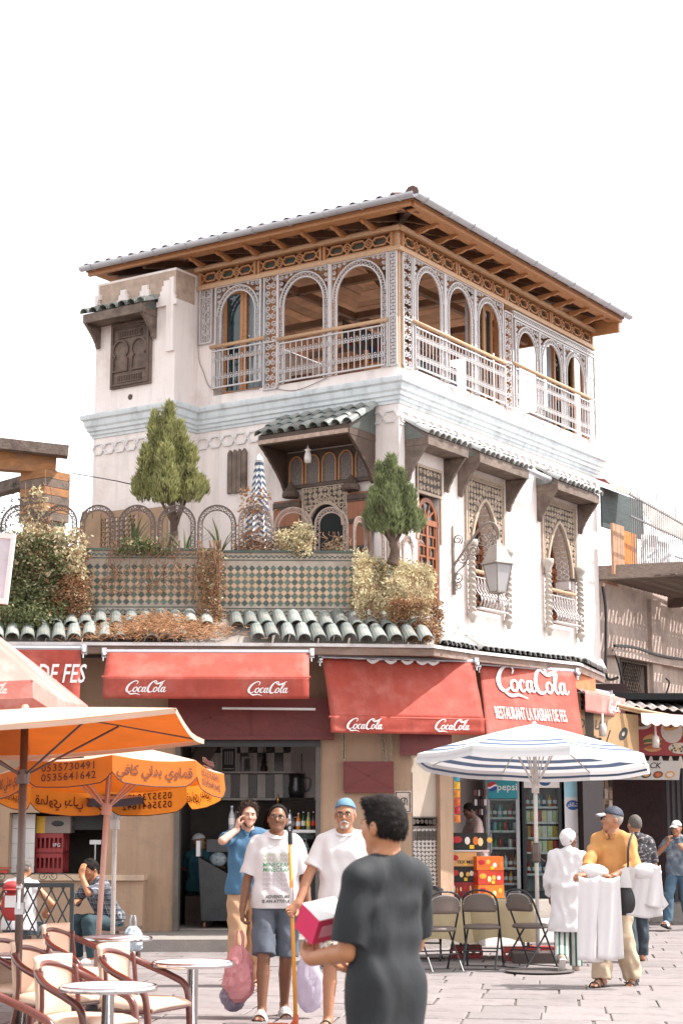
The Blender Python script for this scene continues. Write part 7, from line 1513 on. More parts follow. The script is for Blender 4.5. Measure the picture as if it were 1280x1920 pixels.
m_stub = mat('stubble', (.09, .05, .035), .8, var=.25, vs=60, bump=0)
def cmat(name, c, fn, r=.85):
    """cloth whose colour is built by fn(nodes, links, object-coordinates) -> colour socket"""
    m = mat(name, c, r, var=.05, bump=.12); t = m.node_tree; tc = t.nodes.new('ShaderNodeTexCoord'); t.links.new(fn(t.nodes, t.links, tc.outputs['Object']), t.nodes['Principled BSDF'].inputs['Base Color']); return m
def ramp(N, Lk, src, stops, const=False):
    r = N.new('ShaderNodeValToRGB'); e = r.color_ramp; e.interpolation = 'CONSTANT' if const else 'LINEAR'
    while len(e.elements) < len(stops): e.elements.new(.5)
    for q, (p, c) in zip(e.elements, stops): q.position = p; q.color = (*c, 1)
    Lk.new(src, r.inputs[0]); return r.outputs[0]
def nz_(N, Lk, co, sc, det=2, st=None):
    if st: mp = N.new('ShaderNodeMapping'); mp.inputs['Scale'].default_value = st; Lk.new(co, mp.inputs[0]); co = mp.outputs[0]
    n = N.new('ShaderNodeTexNoise'); n.inputs['Scale'].default_value = sc; n.inputs['Detail'].default_value = det; Lk.new(co, n.inputs['Vector']); return n.outputs[0]
camo = cmat('camo_cloth', (.3, .28, .24), lambda N, L, c: ramp(N, L, nz_(N, L, c, 13, 1), [(0, (.07, .06, .05)), (.42, (.33, .29, .24)), (.52, (.50, .46, .42)), (.62, (.19, .18, .14))], True))
tiger = cmat('printed_tee', (.05, .05, .05), lambda N, L, c: ramp(N, L, nz_(N, L, c, 22, 3, (1, 1, 2.2)), [(0, (.035, .033, .04)), (.55, (.06, .055, .06)), (.6, (.32, .27, .27)), (.66, (.05, .045, .05)), (.72, (.40, .09, .04))], True))
def plaid_fn(N, L, c):
    sp = N.new('ShaderNodeSeparateXYZ'); L.new(c, sp.inputs[0]); outs = []
    for ax in (0, 2):
        ml = N.new('ShaderNodeMath'); ml.operation = 'MULTIPLY'; ml.inputs[1].default_value = 17; L.new(sp.outputs[ax], ml.inputs[0]); f = N.new('ShaderNodeMath'); f.operation = 'FRACT'; L.new(ml.outputs[0], f.inputs[0]); outs.append(ramp(N, L, f.outputs[0], [(0, (.035, .04, .055)), (.55, (.42, .42, .44)), (.65, (.035, .04, .055)), (.8, (.16, .17, .2))], True))
    mx = N.new('ShaderNodeMix'); mx.data_type = 'RGBA'; mx.inputs[0].default_value = .5; L.new(outs[0], mx.inputs[6]); L.new(outs[1], mx.inputs[7]); return mx.outputs[2]
plaid = cmat('plaid_cloth', (.1, .1, .12), plaid_fn)
gstripe = stripes('green_stripe_cloth', (.62, .60, .58), (.02, .12, .075), 'X', 17, .62)
m_blue = mat('blue_polo', (.05, .125, .215), .85, var=.08, bump=.12); m_khk = mat('khaki_trousers', (.40, .235, .135), .85, var=.08, bump=.15); m_short = mat('slate_shorts', (.085, .10, .13), .8, var=.15, bump=.2)
m_yel = mat('orange_shirt', (.50, .235, .075), .8, var=.08, bump=.15); m_beige = mat('beige_trousers', (.44, .34, .24), .85, var=.08, bump=.15); m_jean = mat('dark_jeans', (.035, .048, .062), .8, var=.25, bump=.2); m_jeanb = mat('blue_jeans', (.06, .11, .16), .8, var=.3, vs=6, bump=.2)
m_coat = mat('white_coat', (.62, .59, .60), .85, var=.03, bump=.12); m_greyt = mat('grey_blue_tee', (.11, .14, .18), .85, var=.1, bump=.12, c2=(.38, .42, .47), c2s=3, c2w=.35); m_teal = mat('teal_tee', (.03, .12, .16), .85, var=.1); m_pink = stripes('pink_stripe_shirt', (.50, .33, .30), (.58, .44, .41), 'Z', 40, .5)
m_navycap = mat('navy_cap', (.025, .03, .05), .7, var=.2); m_denimcap = mat('denim_cap', (.10, .19, .28), .8, var=.2, vs=20); m_redc = mat('red_fabric', (.34, .03, .03), .7, var=.1)
m_rub = mat('black_rubber', (.02, .02, .022), .6, var=.2); m_rubw = mat('white_rubber', (.6, .57, .55), .6)
m_hairw = mat('grey_hair', (.28, .25, .23), .8, var=.3, vs=60, bump=.3)
CAP = dict(s='cap', line=(0, -.05, 1.69), n=(0, -.15, -1), t=.012, rough=.0015, fq=40, low=1.66)
# walking teenager with shopping bags
teen = person('teenager in glasses and a white printed shirt carrying two shopping bags', (-.55, 15.1, 0), 3, 1.755, .0065, 'brown', head=(-4, -7, 4), R=((-.285, -.05, .885), (-.5, 1, 0), (0, -.05, -1), (1, .1, 0), .75), L=((.27, -.07, .895), (.5, 1, 0), (0, -.1, -1), (-1, .1, 0), .75),
    LR=((-.115, -.16, .085), (0, -1, 0), -10), LL=((.075, .14, .10), (0, -1, 0), 6, 14), top=dict(m=m_twhite, hem=.90, sleeve=.86, loose=.014, wr=.007), low=dict(m=m_short, len=.93, loose=.018), hair=dict(s='short', m=m_hairb, t=.009, rough=.0015, fq=170, str=700, len=.005, side=2, line=(0, -.066, 1.712), low=1.64), face=['glasses'], shoes=dict(k='slide', m=m_rub, m2=mat('check_strap', (.4, .38, .37), .6, var=.75, vs=45)))
b = MB(Matrix.Scale(teen['S'], 4)); cols = [(.60, .62, .50), (.66, .66, .62), (.10, .27, .13), (.10, .27, .13)]
for k in range(8):
    b.k = (1, 1, 2, 2, 3, 3, 3, 3)[k]; text(b, 'MINECRAFT', .047, T(.01, -.5, 1.325 - k * .041), shear=.12, bold=.01 if k < 4 else -.012, sx=1.0)
b.k = 0; text(b, 'ADVENTURE', .036, T(.012, -.5, .985), bold=.02); text(b, 'IS AN ATTITUDE', .036, T(.012, -.5, .948), bold=.02)
onto(b, teen['shirt']); obj('lettering', b, [m_black, mat('print_sage', (.45, .47, .36), .8), mat('print_green', (.07, .24, .11), .8), mat('print_mauve', (.45, .36, .41), .8)], teen['root'])
# man in the denim cap
old = person('grey bearded man in a denim cap and plain white shirt gripping an orange pole', (.03, 14.35, 0), -6, 1.79, .0065, 'tan', girth=1.08, head=(0, 2, 0), R=((-.36, -.20, .92), (-.6, .8, -.2), (-.62, -.30, -.6), (.5, -.5, .2), .95), L=((.27, -.05, .89), (.5, 1, 0), (0, -.1, -1), (-1, .1, 0), .3),
    LR=((-.12, -.14, .08), (0, -1, 0), -8), LL=((.09, .12, .08), (0, -1, 0), 8), top=dict(m=m_twhite, hem=.86, sleeve=.72, wr=.006), low=dict(m=camo, len=1.0, loose=.022), hair=dict(CAP, hm=m_hairw, m=m_denimcap, brim=False, low=1.672), face=['glasses', 'goatee'], shoes=dict(k='sandal', m=m_rub))
# dark shirted young man in front, seen from behind
fro = person('young man in a charcoal shirt seen from behind holding a pink box', (.175, 7.1, 0), -137, 1.70, .006, 'warm', head=(2, 4, 0), fold=.7, L=((.155, -.28, 1.10), (.25, .9, -1), (-.55, -.75, .12), (-.1, .3, .9), .55), R=((-.13, -.27, 1.04), (-.8, .6, -.6), (.4, -.9, .1), (0, .2, 1), .5),
    top=dict(m=m_tblack, hem=.82, sleeve=.84, loose=.013, off=.009, wr=.009), low=dict(m=m_jean, loose=.01), hair=dict(s='quiff', m=m_hairb, t=.006, rough=.0015, fq=120, line=(0, -.075, 1.70), low=1.605, side=2, str=5200, len=.020, jit=.1, nw=.02, flow=(.25, -.75, .1)), shoes=dict(k='shoe', m=m_rub), girth=.80)
# man on the phone
pho = person('man in a blue polo and khaki trousers talking on a phone', (-.95, 18.0, 0), 10, 1.80, .008, 'pale', head=(4, 0, 3), R=((-.115, -.085, 1.50), (-1, -.5, -.8), (.12, .10, 1), (.9, .1, 0), .55), L=((.26, -.03, .89), (.4, 1, 0), (0, 0, -1), (-1, 0, 0), .3),
    top=dict(m=m_blue, hem=.88, sleeve=.7, collar=True, wr=.007), low=dict(m=m_khk, loose=.014, wr=.009), hair=dict(s='curly', m=m_hairbr, t=.012, rough=.006, fq=95, str=2600, len=.024, side=2, line=(0, -.07, 1.70), beard=m_stub), face=['stubble'], LR=((-.12, -.1, .08), (0, -1, 0), -12), LL=((.09, .12, .08), (0, -1, 0), 8), shoes=dict(k='sandal', m=m_rub))
# cloth seller
sel = person('thin man in an orange shirt and navy cap holding up white trousers', (2.74, 18.0, 0), -35, 1.76, .008, 'tan', head=(-48, -2, 0), R=((-.12, -.44, 1.07), (-1, .3, -.8), (-.2, -1, 0), (0, .3, -1), .9), L=((.15, -.30, 1.09), (1, .4, -.8), (-.75, -.7, 0), (0, .2, -1), .9),
    top=dict(m=m_yel, hem=.86, sleeve=1.45, collar=True, vee=.02, loose=.012, wr=.008), low=dict(m=m_beige, loose=.026, wr=.010), hair=dict(CAP, hm=m_hairw, m=m_navycap, bm=mat('grey_brim', (.42, .42, .46), .8)), LR=((-.06, -.20, .08), (0, -1, 0), -4), LL=((.10, .16, .12), (0, -1, 0), 10, 18), shoes=dict(k='sandal', m=m_rub), girth=.92)
# woman in white
wom = person('person in a long white coat and white headscarf walking away', (2.50, 19.75, 0), 172, 1.53, .009, 'dark', head=(-62, 6, 0), R=((-.24, -.16, .93), (-.6, 1, 0), (.1, -.4, -.9), (1, 0, 0), .4), L=((.24, -.14, .93), (.6, 1, 0), (-.1, -.4, -.9), (-1, 0, 0), .4),
    LR=((-.075, -.10, .08), (0, -1, 0), -6), LL=((.10, .24, .19), (0, -1, 0), 10, 48), top=dict(m=m_coat, long=.50, sleeve=1.85, loose=.03, flare=.20, wr=.011), low=dict(m=gstripe, loose=.018), hair=dict(s='wrap', m=m_coat, t=.016, rough=.003, fq=38, line=(0, -.06, 1.70), low=1.55), face=['glasses'], shoes=dict(k='shoe', m=m_rubw, m2=mat('tan_shoe', (.32, .24, .19), .7)), girth=1.0)
# man with cropped hair walking away
bal = person('man with cropped hair in a dark printed shirt walking away', (3.46, 21.0, 0), 186, 1.70, .009, 'tan', head=(12, 0, 0), R=((-.27, -.12, .89), (-.5, 1, 0), (-.05, -.3, -1), (1, 0, 0), .6), L=((.24, -.2, .93), (.5, 1, 0), (-.1, -.4, -1), (-1, 0, 0), .4), LR=((-.10, -.18, .08), (0, -1, 0), -14), LL=((.10, .12, .09), (0, -1, 0), 6, 8),
    top=dict(m=tiger, hem=.92, sleeve=.86, wr=.007), low=dict(m=m_jean, loose=.004, wr=.009), hair=dict(s='short', m=m_hairg, t=.0035, rough=.0006, fq=120, line=(0, -.055, 1.715)), shoes=dict(k='sandal', m=m_rub, m2=mat('tan_strap', (.30, .18, .10), .6)), girth=1.04)
wcp = person('man in a white cap and grey blue shirt with a hand at his mouth', (5.12, 27.2, 0), -28, 1.64, .011, 'tan', head=(-6, 6, 0), R=((-.08, -.26, 1.40), (-.8, -.3, -1), (.3, -.1, 1), (.5, .5, 0), .6), L=((.20, -.26, 1.30), (.8, .2, -1), (-.5, -.3, .8), (-.5, .3, 0), .7), top=dict(m=m_greyt, hem=.88), low=dict(m=m_jeanb, loose=.014), hair=dict(CAP, hm=m_hairg, m=m_twhite), LR=((-.10, -.30, .16), (0, -1, 0), -8, -14), LL=((.10, .2, .1), (0, -1, 0), 8), shoes=dict(k='slide', m=m_rub, m2=m_rubw))
drk = person('dark clad man in profile behind the man in the orange shirt', (3.62, 24.2, 0), 62, 1.77, .011, 'tan', head=(10, 8, 0), top=dict(m=mat('brown_top', (.09, .04, .03), .85), sleeve=.7), low=dict(m=m_jean), hair=dict(s='short', m=m_hairb, t=.006), shoes=dict(k='shoe', m=m_rub))
SITL = ((.14, -.36, .08), (0, -1, 1), 6); SITR = ((-.14, -.40, .08), (0, -1, 1), -6)
std = person('person sitting on the dark shop step with bare shins', (5.0, 29.4, .0), -30, 1.66, .012, 'tan', crouch=.42, sit=True, lean=12, R=((-.14, -.38, .62), (-1, .3, 0), (0, -1, -.1), (0, 0, -1), .3), L=((.14, -.38, .62), (1, .3, 0), (0, -1, -.1), (0, 0, -1), .3), LL=SITL, LR=SITR, top=dict(m=mat('black_top', (.02, .018, .018), .8), hem=.9), low=dict(m=mat('tan_shorts', (.20, .10, .07), .8), len=.8), hair=dict(s='short', m=m_hairb), shoes=dict(k='slide', m=m_rub))
shk = person('shopkeeper in a pale pink shirt looking down behind the snack boxes', (2.02, 26.25, .3), -72, 1.62, .010, 'dark', lean=10, head=(0, 16, 0), R=((-.12, -.34, 1.08), (-1, .3, -1), (.2, -1, 0), (0, 0, -1), .4), L=((.12, -.34, 1.08), (1, .3, -1), (-.2, -1, 0), (0, 0, -1), .4), top=dict(m=m_pink, sleeve=.75, collar=True), low=dict(m=m_jean), hair=dict(s='short', m=m_hairb, t=.007), shoes=dict(k='shoe', m=m_rub))
inn = person('seated man in a white cap and teal shirt inside the dark cafe', (-2.05, 25.7, .17), 150, 1.66, .011, 'tan', crouch=.40, sit=True, head=(-70, 0, 0), LL=SITL, LR=SITR, top=dict(m=m_teal, hem=.9), low=dict(m=m_jean), hair=dict(s='cap', line=(0, -.05, 1.69), n=(0, -.15, -1), t=.014, rough=.001, m=m_twhite, brim=False, low=1.655), shoes=dict(k='shoe', m=m_rub), R=((-.2, -.3, .75), (-1, .5, 0), (.3, -1, 0), (0, 0, -1), .3), L=((.2, -.3, .75), (1, .5, 0), (-.3, -1, 0), (0, 0, -1), .3))
plm = person('seated man in a plaid shirt bent over with a hand at his face', (-2.72, 21.3, 0), -48, 1.72, .009, 'warm', crouch=.46, sit=True, lean=30, head=(0, 22, 0), L=((.07, -.50, 1.02), (.8, -.3, -1), (-.1, .2, 1), (-.3, .6, 0), .4), R=((-.1, -.42, .72), (-1, 0, -.6), (.4, -.8, 0), (0, 0, -1), .4), LL=SITL, LR=SITR, top=dict(m=plaid, sleeve=.95, loose=.016, hem=.92), low=dict(m=mat('dark_teal_trousers', (.02, .045, .055), .8)), hair=dict(s='short', m=m_hairb, t=.012, rough=.003), shoes=dict(k='shoe', m=m_rub, m2=m_rubw), eyes=True)
kid = person('seated person in a white vest seen from behind the trellis fence', (-3.52, 19.6, 0), 172, 1.64, .009, 'warm', crouch=.44, sit=True, lean=8, head=(-10, 10, 0), LL=SITL, LR=SITR, R=((-.24, -.22, .68), (-.8, .6, 0), (.2, -1, -.3), (0, 0, -1), .3), L=((.2, -.3, .7), (.8, .6, 0), (-.2, -1, -.3), (0, 0, -1), .3), top=dict(m=m_twhite, sleeve=.12, hem=.92), low=dict(m=m_jean), hair=dict(s='short', m=m_hairg, t=.008, low=1.6), shoes=dict(k='shoe', m=m_rub))
# ------------------------------------------------------------------ goods, crates, fridges, things carried
def one(name, label, cat, fn, m, loc, rz=0., group=None, smooth=False):
    b = MB(); fn(b); o = put(name, b.mesh(name, m, smooth), None, label=label, cat=cat, group=group); o.location = loc; o.rotation_euler = (0, 0, R_(rz)); return o
Rd = lambda h, **k: mat('c_' + h, lin(h), k.pop('r', .5), var=.08, bump=0, **k)
# ---- fridges in the right-hand shop
def fridge(label, x0, x1, y, z0, z1, body, shelves, head):
    t = thing('drinks_fridge', label, 'fridge', ((x0 + x1) / 2, y, z0)); w_ = (x1 - x0) / 2; h = z1 - z0; hz = h - head
    b = MB(); b.box(-w_, 0, 0, -w_ + .04, .6, h); b.box(w_ - .04, 0, 0, w_, .6, h); b.box(-w_ + .04, .56, 0, w_ - .04, .6, h); b.box(-w_ + .04, 0, 0, w_ - .04, .56, .08); b.box(-w_ + .04, 0, hz, w_ - .04, .56, h); obj('body', b, body, t)
    b = MB(); b.box(-w_ + .045, .54, .09, w_ - .045, .555, hz - .01); obj('back_lining', b, Rd('c9c6c8'), t)
    for z in shelves: b = MB(); b.box(-w_ + .05, .06, z - z0 - .012, w_ - .05, .5, z - z0); b.box(-w_ + .05, .045, z - z0 - .03, w_ - .05, .06, z - z0 + .004); obj('shelf', b, m_white, t)
    b = MB(); b.box(-w_ + .03, .0, .09, w_ - .03, .008, hz - .01); obj('pane', b, glass('clear_pane'), t)
    b = MB(); b.wire([(-w_ + .04, .1), (w_ - .04, .1), (w_ - .04, hz - .02), (-w_ + .04, hz - .02)], -.005, .035, .02, True); b.bar((-w_ + .07, -.03, hz * .45), (-w_ + .07, -.03, hz * .65), .018, .018); obj('door_frame', b, body if head > .25 else m_black, t); return t, w_, h
m_frg = mat('grey_fridge', (.33, .33, .35), .4, var=.05, bump=0); m_teal2 = Rd('1f8a98')
t, w_, h = fridge('tall grey drinks fridge with a teal header, left of the two', 2.19, 2.70, 26.95, .5, 2.34, m_frg, (.72, .95, 1.25, 1.50, 1.70), .36)
b = MB(); b.box(-w_ + .03, -.014, h - .36, w_ - .03, -.002, h - .03); hd = obj('header', b, m_teal2, t)
b = MB(); text(b, 'pepsi', .15, T(.07, -.017, h - .235), bold=.006); obj('lettering', b, m_wht, hd)
for c, z0_, z1_, nm in (('c8202c', .15, 1., 'red'), ('f0eeee', -.2, .15, 'white'), ('1c3f92', -1., -.2, 'blue')):
    b = MB(); r = .075; pts = [(r * math.cos(a), r * math.sin(a)) for a in [k * math.pi / 18 for k in range(36)]]; q = [(x, max(z0_ * r + .02 * math.sin(x * 30), min(z1_ * r + .02 * math.sin(x * 30), z))) for x, z in pts]; b.add([(x - .155, -.0165, z + h - .18) for x, z in q], [tuple(range(36))]); obj('logo_' + nm, b, Rd(c), hd)
t2, w2, h2 = fridge('tall black framed drinks fridge with a white header, right of the two', 2.74, 3.34, 26.95, .5, 2.34, Rd('14242c'), (.86, 1.18, 1.40, 1.63, 1.86), .2)
b = MB(); b.box(-w2 + .03, -.012, h2 - .2, w2 - .03, -.002, h2 - .02); hd = obj('header', b, m_wht, t2); b = MB(); b.ball((.05, -.014, h2 - .11), (.09, .004, .06), 12); obj('badge', b, Rd('1d4d7c'), hd)
def bottle_mesh(name, r, h, mats, cap=True, label=True, n=10):
    b = MB(); b.k = 0; b.lathe([(0, 0), (r * .92, 0), (r, r * .2), (r, h * .55), (r * .9, h * .64), (r * .42, h * .80), (r * .36, h * .93), (0, h * .93)], n)
    if label: b.k = 1; b.lathe([(r * 1.01, h * .22), (r * 1.03, h * .23), (r * 1.03, h * .48), (r * 1.01, h * .49)], n)
    if cap: b.k = 2; b.lathe([(0, h * .93), (r * .42, h * .93), (r * .42, h), (0, h)], n)
    return b.mesh(name, mats, True)
def can_mesh(name, r, h, m): b = MB(); b.lathe([(0, 0), (r * .85, 0), (r, h * .06), (r, h * .92), (r * .85, h), (0, h)], 10); return b.mesh(name, m, True)
def box_mesh(name, w_, d_, h, m): b = MB(); b.box(-w_ / 2, -d_ / 2, 0, w_ / 2, d_ / 2, h); return b.mesh(name, m)
CC = ['b01c22', '23324f', 'd8d4cf', '2d7a3a', 'd88a24', '17191c', '7fb6c4', '8c2f2a']
CN = ['red', 'navy', 'white', 'green', 'amber', 'black', 'pale blue', 'maroon']
bm = [bottle_mesh('drink_bottle', .032, .2, [Rd(c, r=.15), m_wht, Rd('b01c22')]) for c in CC]; cm = [can_mesh('drink_can', .031, .125, Rd(c, r=.3)) for c in CC]; xm = [box_mesh('carton', .075, .06, .17, Rd(c)) for c in ('d9cf9a', 'cfd6a8', 'b33a33', 'ddd8d0', 'c9a24a')]
ORD = ['first', 'second', 'third', 'fourth', 'fifth', 'sixth', 'seventh', 'eighth', 'ninth']; XN = ['cream', 'pale green', 'red', 'white', 'gold']; SHN = ['bottom', 'second lowest', 'middle', 'second highest', 'top']
for si, (z, kind) in enumerate(((.72, 'b'), (.95, 'b'), (1.25, 'c'), (1.50, 'c'), (1.70, 'b'))):
    for i in range(6):
        k = (i * 5 + si * 3) % 8; o = put('drink_bottle' if kind == 'b' else 'drink_can', (bm if kind == 'b' else cm)[k], None, label='%s drink %s, %s from left on the %s shelf of the teal fridge' % (CN[k], 'bottle' if kind == 'b' else 'can', ORD[i], SHN[si]), cat='bottle' if kind == 'b' else 'can', group='drinks in the teal headed fridge'); o.location = (2.255 + i * .076, 27.06, z)
for si, (z, kind) in enumerate(((.86, 'b'), (1.18, 'x'), (1.40, 'x'), (1.63, 'x'), (1.86, 'b'))):
    for i in range(6):
        k = (i * 3 + si * 2) % (8 if kind == 'b' else 5); o = put('drink_bottle' if kind == 'b' else 'drink_carton', (bm if kind == 'b' else xm)[k], None, label='%s %s, %s from left on %s shelf of the black framed fridge' % ((CN if kind == 'b' else XN)[k], 'bottle' if kind == 'b' else 'carton', ORD[i], SHN[si]), cat='bottle' if kind == 'b' else 'carton', group='drinks in the black framed fridge'); o.location = (2.83 + i * .084, 27.06, z)
ad = thing('advert_panel', 'white advert panel with a blue logo beside the black framed fridge', 'advert', (3.50, 26.88, .42)); obj('board', MB().box(-.125, 0, 0, .125, .04, 1.92), mat('white_board', (.70, .69, .72), .5, var=.03, bump=0), ad)
b = MB(); b.ball((0, -.002, 1.46), (.1, .004, .075), 14); obj('logo', b, Rd('2358a0'), ad); b = MB(); text(b, arab('silQr'), .085, T(0, -.008, 1.44), bold=.012); obj('lettering', b, m_wht, ad); b = MB(); b.add([(-.12, -.003, 1.58), (.12, -.003, 1.58), (.12, -.003, 1.9), (-.12, -.003, 1.9)], [(0, 1, 2, 3)]); obj('print_sky', b, Rd('9fd3e6'), ad)
b = MB(); b.wire(ring(-.04, 1.0, .045, 12), -.004, .016, .004, True); b.wire(spiral(.08, 1.02, .03, .8), -.004, .01, .004); obj('print_ring', b, Rd('7b8f5a'), ad); b = MB(); b.box(-.0, -.004, .62, .09, 0, .76); obj('print_cap', b, Rd('1f4a86'), ad); b = MB(); b.box(.0, -.004, .36, .09, 0, .61); b.ball((.045, -.003, .48), (.04, .006, .05), 8); obj('print_bottle', b, Rd('6fb3d6'), ad)
# ---- snack cartons
def snack(label, x, y, z, w_, h, d_, col, txt=None, blobs=3, seed=0, rz=0):
    t = thing('snack_box', label, 'box', (x, y, z), rz, 'stacked snack cartons'); obj('carton', MB().box(-w_ / 2, 0, 0, w_ / 2, d_, h), Rd(col), t); r = random.Random(seed)
    b = MB(); b.ball((-w_ * .32, -.001, h * .6), (w_ * .14, .003, h * .2), 10); obj('badge', b, Rd('b8202c') if col != 'c23a22' else Rd('e0a030'), t)
    for k in range(blobs): b = MB(); b.ball((w_ * (-.05 + .2 * k) + r.uniform(-.02, .02), -.001, h * r.uniform(.35, .6)), (w_ * .075, .003, h * r.uniform(.15, .26)), 8); obj('print_crisp', b, Rd(('e9b44a', 'e8e2da', 'd8782a', 'f0d9a0')[(k + seed) % 4]), t)
    if txt: b = MB(); text(b, txt, h * .3, T(w_ * .1, -.006, h * .2), bold=.015, sx=1.1); obj('lettering', b, m_black, t)
    b = MB(); b.box(w_ * .02, -.004, h * .06, w_ * .14, 0, h * .28); obj('price_square', b, Rd('efc52c'), t); return t
TB = .58; snack('dark red carton at the foot of the left snack stack', 1.61, 25.2, TB, .18, .21, .3, '8c1c20', seed=1); snack('second dark red carton, right half of the bottom row', 1.80, 25.2, TB, .2, .21, .3, '9a2226', seed=2)
snack('black crisp carton above the dark red ones', 1.72, 25.2, TB + .215, .38, .21, .3, '1c1714', seed=3); snack('tan carton lettered TEX MEX in the left stack', 1.72, 25.2, TB + .43, .38, .20, .3, 'd8a56a', 'TEX MEX', 0, seed=4); obj('tray', MB().box(-.29, -.02, 0, .29, .3, .02), m_white, thing('wire_tray', 'pale tray between the tan carton and the top black carton', 'tray', (1.8, 25.2, TB + .635)))
snack('wide black crisp carton on top of the left snack stack', 1.80, 25.2, TB + .66, .52, .235, .3, '16130f', blobs=4, seed=5)
snack('orange carton at the foot of the right snack stack', 2.09, 25.0, TB, .37, .18, .3, 'd9781f', seed=6, rz=10); snack('red orange carton in the middle of the right snack stack', 2.09, 25.0, TB + .185, .37, .19, .3, 'c23a22', seed=7, rz=12); snack('bright orange carton on top of the right snack stack', 2.08, 25.0, TB + .38, .38, .19, .3, 'dc6a1e', seed=8, rz=8)
one('shop_counter', 'low pale counter under the snack cartons', 'counter', lambda b: (b.box(-.5, -.05, -.58, .42, .35, -.03), b.box(-.52, -.07, -.03, .44, .36, 0)), m_gwood, (1.9, 25.1, TB))
for k in range(7): one('crisp_bag', '%s crisp bag in the hanging strip at the left shop jamb' % ('orange', 'red', 'orange and red', 'amber', 'yellow', 'sky blue', 'gold')[k], 'crisp bag', lambda b: b.grid(lambda u, v: (.09 * u, -.03 * math.sin(math.pi * u) * math.sin(math.pi * v), .105 * v), 6, 6, .004), Rd(('d8742a', 'b8282a', 'd05a26', 'e0902c', 'e8b83a', '4fa3b8', 'e0a030')[k]), (1.585, 24.95, 1.62 + k * .115), 20, 'crisp bags hanging at the jamb')
for k in range(12): one('sachet', 'small sachet, %s from left in the %s hanging row above the shopkeeper' % (ORD[k % 4], ('top', 'middle', 'bottom')[k // 4]), 'sachet', lambda b: b.box(-.03, 0, -.09, .03, .01, 0), Rd(('6a3a3a', 'c8c0c0', '3a2a34')[k % 3]), (2.0 + (k % 4) * .04, 26.3, 2.1 - (k // 4) * .14), 0, 'sachets hanging in the shop')
one('back_shelves', 'dark shop shelves behind the shopkeeper', 'shelves', lambda b: [b.box(-.35, 0, z, .35, .3, z + .03) for z in (.3, .65, 1.0, 1.35)] + [b.box(-.35, .3, 0, .35, .33, 1.9)], mat('shelf_dark', (.05, .05, .055), .7), (1.85, 27.8, .6))
# ---- cafe counter and its bottles
ct = thing('display_counter', 'steel and glass cafe display counter', 'counter', (-1.02, 24.75, .19))
b = MB(); b.box(-.5, 0, 0, .66, .6, .72); obj('cabinet', b, mat('black_cabinet', (.03, .032, .035), .45, var=.3), ct); b = MB(); b.box(-.55, -.04, 1.29, .72, .6, 1.33); obj('top', b, m_steel, ct)
b = MB(); b.grid(lambda u, v: (-.5 + 1.16 * u, -.02 - .16 * math.sin(math.pi * v * .9), .74 + .54 * v), 8, 10, .006); obj('pane', b, glass('counter_glass', (.6, .66, .66), .05, .35), ct, True); b = MB(); b.box(-.48, .02, 1.20, .64, .06, 1.25); obj('light_tube', b, mat('tube_white', (.7, .68, .68), .4), ct); b = MB()
for k in range(3): b.box(-.48, .05, .72 + k * .17, .64, .5, .735 + k * .17)
obj('shelf', b, m_steel, ct)
for k in range(9): one('pastry', 'small food item, %s from left inside the cafe display counter' % ORD[k], 'food', lambda b: b.ball((0, 0, .03), (.05, .05, .035), 8), Rd(('b98a54', 'd9c8b0', 'a33a2a')[k % 3]), (-1.4 + k * .12, 24.95, .93 + .17 * (k % 2) + .005), 0, 'food in the cafe display')
glb = mat('clear_bottle', (.42, .44, .46), .1, var=.1, bump=0, spec=.8); KB = {'water': bottle_mesh('water_bottle', .045, .33, [glb, m_wht, Rd('c8d8e8')]), 'coke': bottle_mesh('soda_bottle', .032, .25, [Rd('1a0f0d', r=.1), Rd('c22026'), Rd('d0ccc8')]), 'orange': bottle_mesh('soda_bottle', .033, .23, [Rd('d07a1e', r=.15), m_wht, Rd('d0ccc8')]), 'green': bottle_mesh('soda_bottle', .031, .25, [Rd('12402a', r=.1), Rd('d8d4c8'), Rd('d0ccc8')], label=True), 'pale': bottle_mesh('soda_bottle', .032, .24, [Rd('a8a878', r=.15), Rd('d8c840'), Rd('d0ccc8')])}
for k, (x, kd, lab) in enumerate(((-1.53, 'water', 'large clear water bottle at the left end of the cafe counter'), (-1.44, 'coke', 'dark cola bottle with a red label next to the large water bottle'), (-1.37, 'orange', 'orange soda bottle between the cola and the green bottle at left'), (-1.29, 'green', 'dark green soda bottle beside the man on the phone'), (-.60, 'orange', 'orange soda bottle beside the silver teapot'), (-.53, 'green', 'dark green soda bottle right of the teapot'), (-.46, 'pale', 'pale lemon soda bottle on the right of the counter'), (-.39, 'coke', 'dark cola bottle with a red label near the door jamb'), (-.32, 'water', 'clear water bottle at the right end of the cafe counter'))):
    o = put('water_bottle' if kd == 'water' else 'soda_bottle', KB[kd], None, label=lab, cat='bottle', group='bottles on the cafe counter'); o.location = (x, 24.8, 1.52)
tp_ = thing('teapot', 'silver moroccan teapot on the cafe counter', 'teapot', (-.72, 24.85, 1.52)); obj('pot', MB().lathe([(0, 0), (.06, 0), (.045, .02), (.085, .08), (.075, .13), (.035, .18), (.04, .19), (.02, .23), (.008, .25), (.012, .27), (0, .285)], 14), m_steel, tp_, True); b = MB(); b.tube(cr([(.05, 0, .17), (.13, 0, .17), (.14, 0, .1), (.07, 0, .05)], 4), .008, 6); obj('handle', b, m_steel, tp_); b = MB(); b.tube(cr([(-.06, 0, .06), (-.12, 0, .1), (-.13, 0, .18)], 4), [.014] * 4 + [.009] * 5, 6); obj('spout', b, m_steel, tp_)
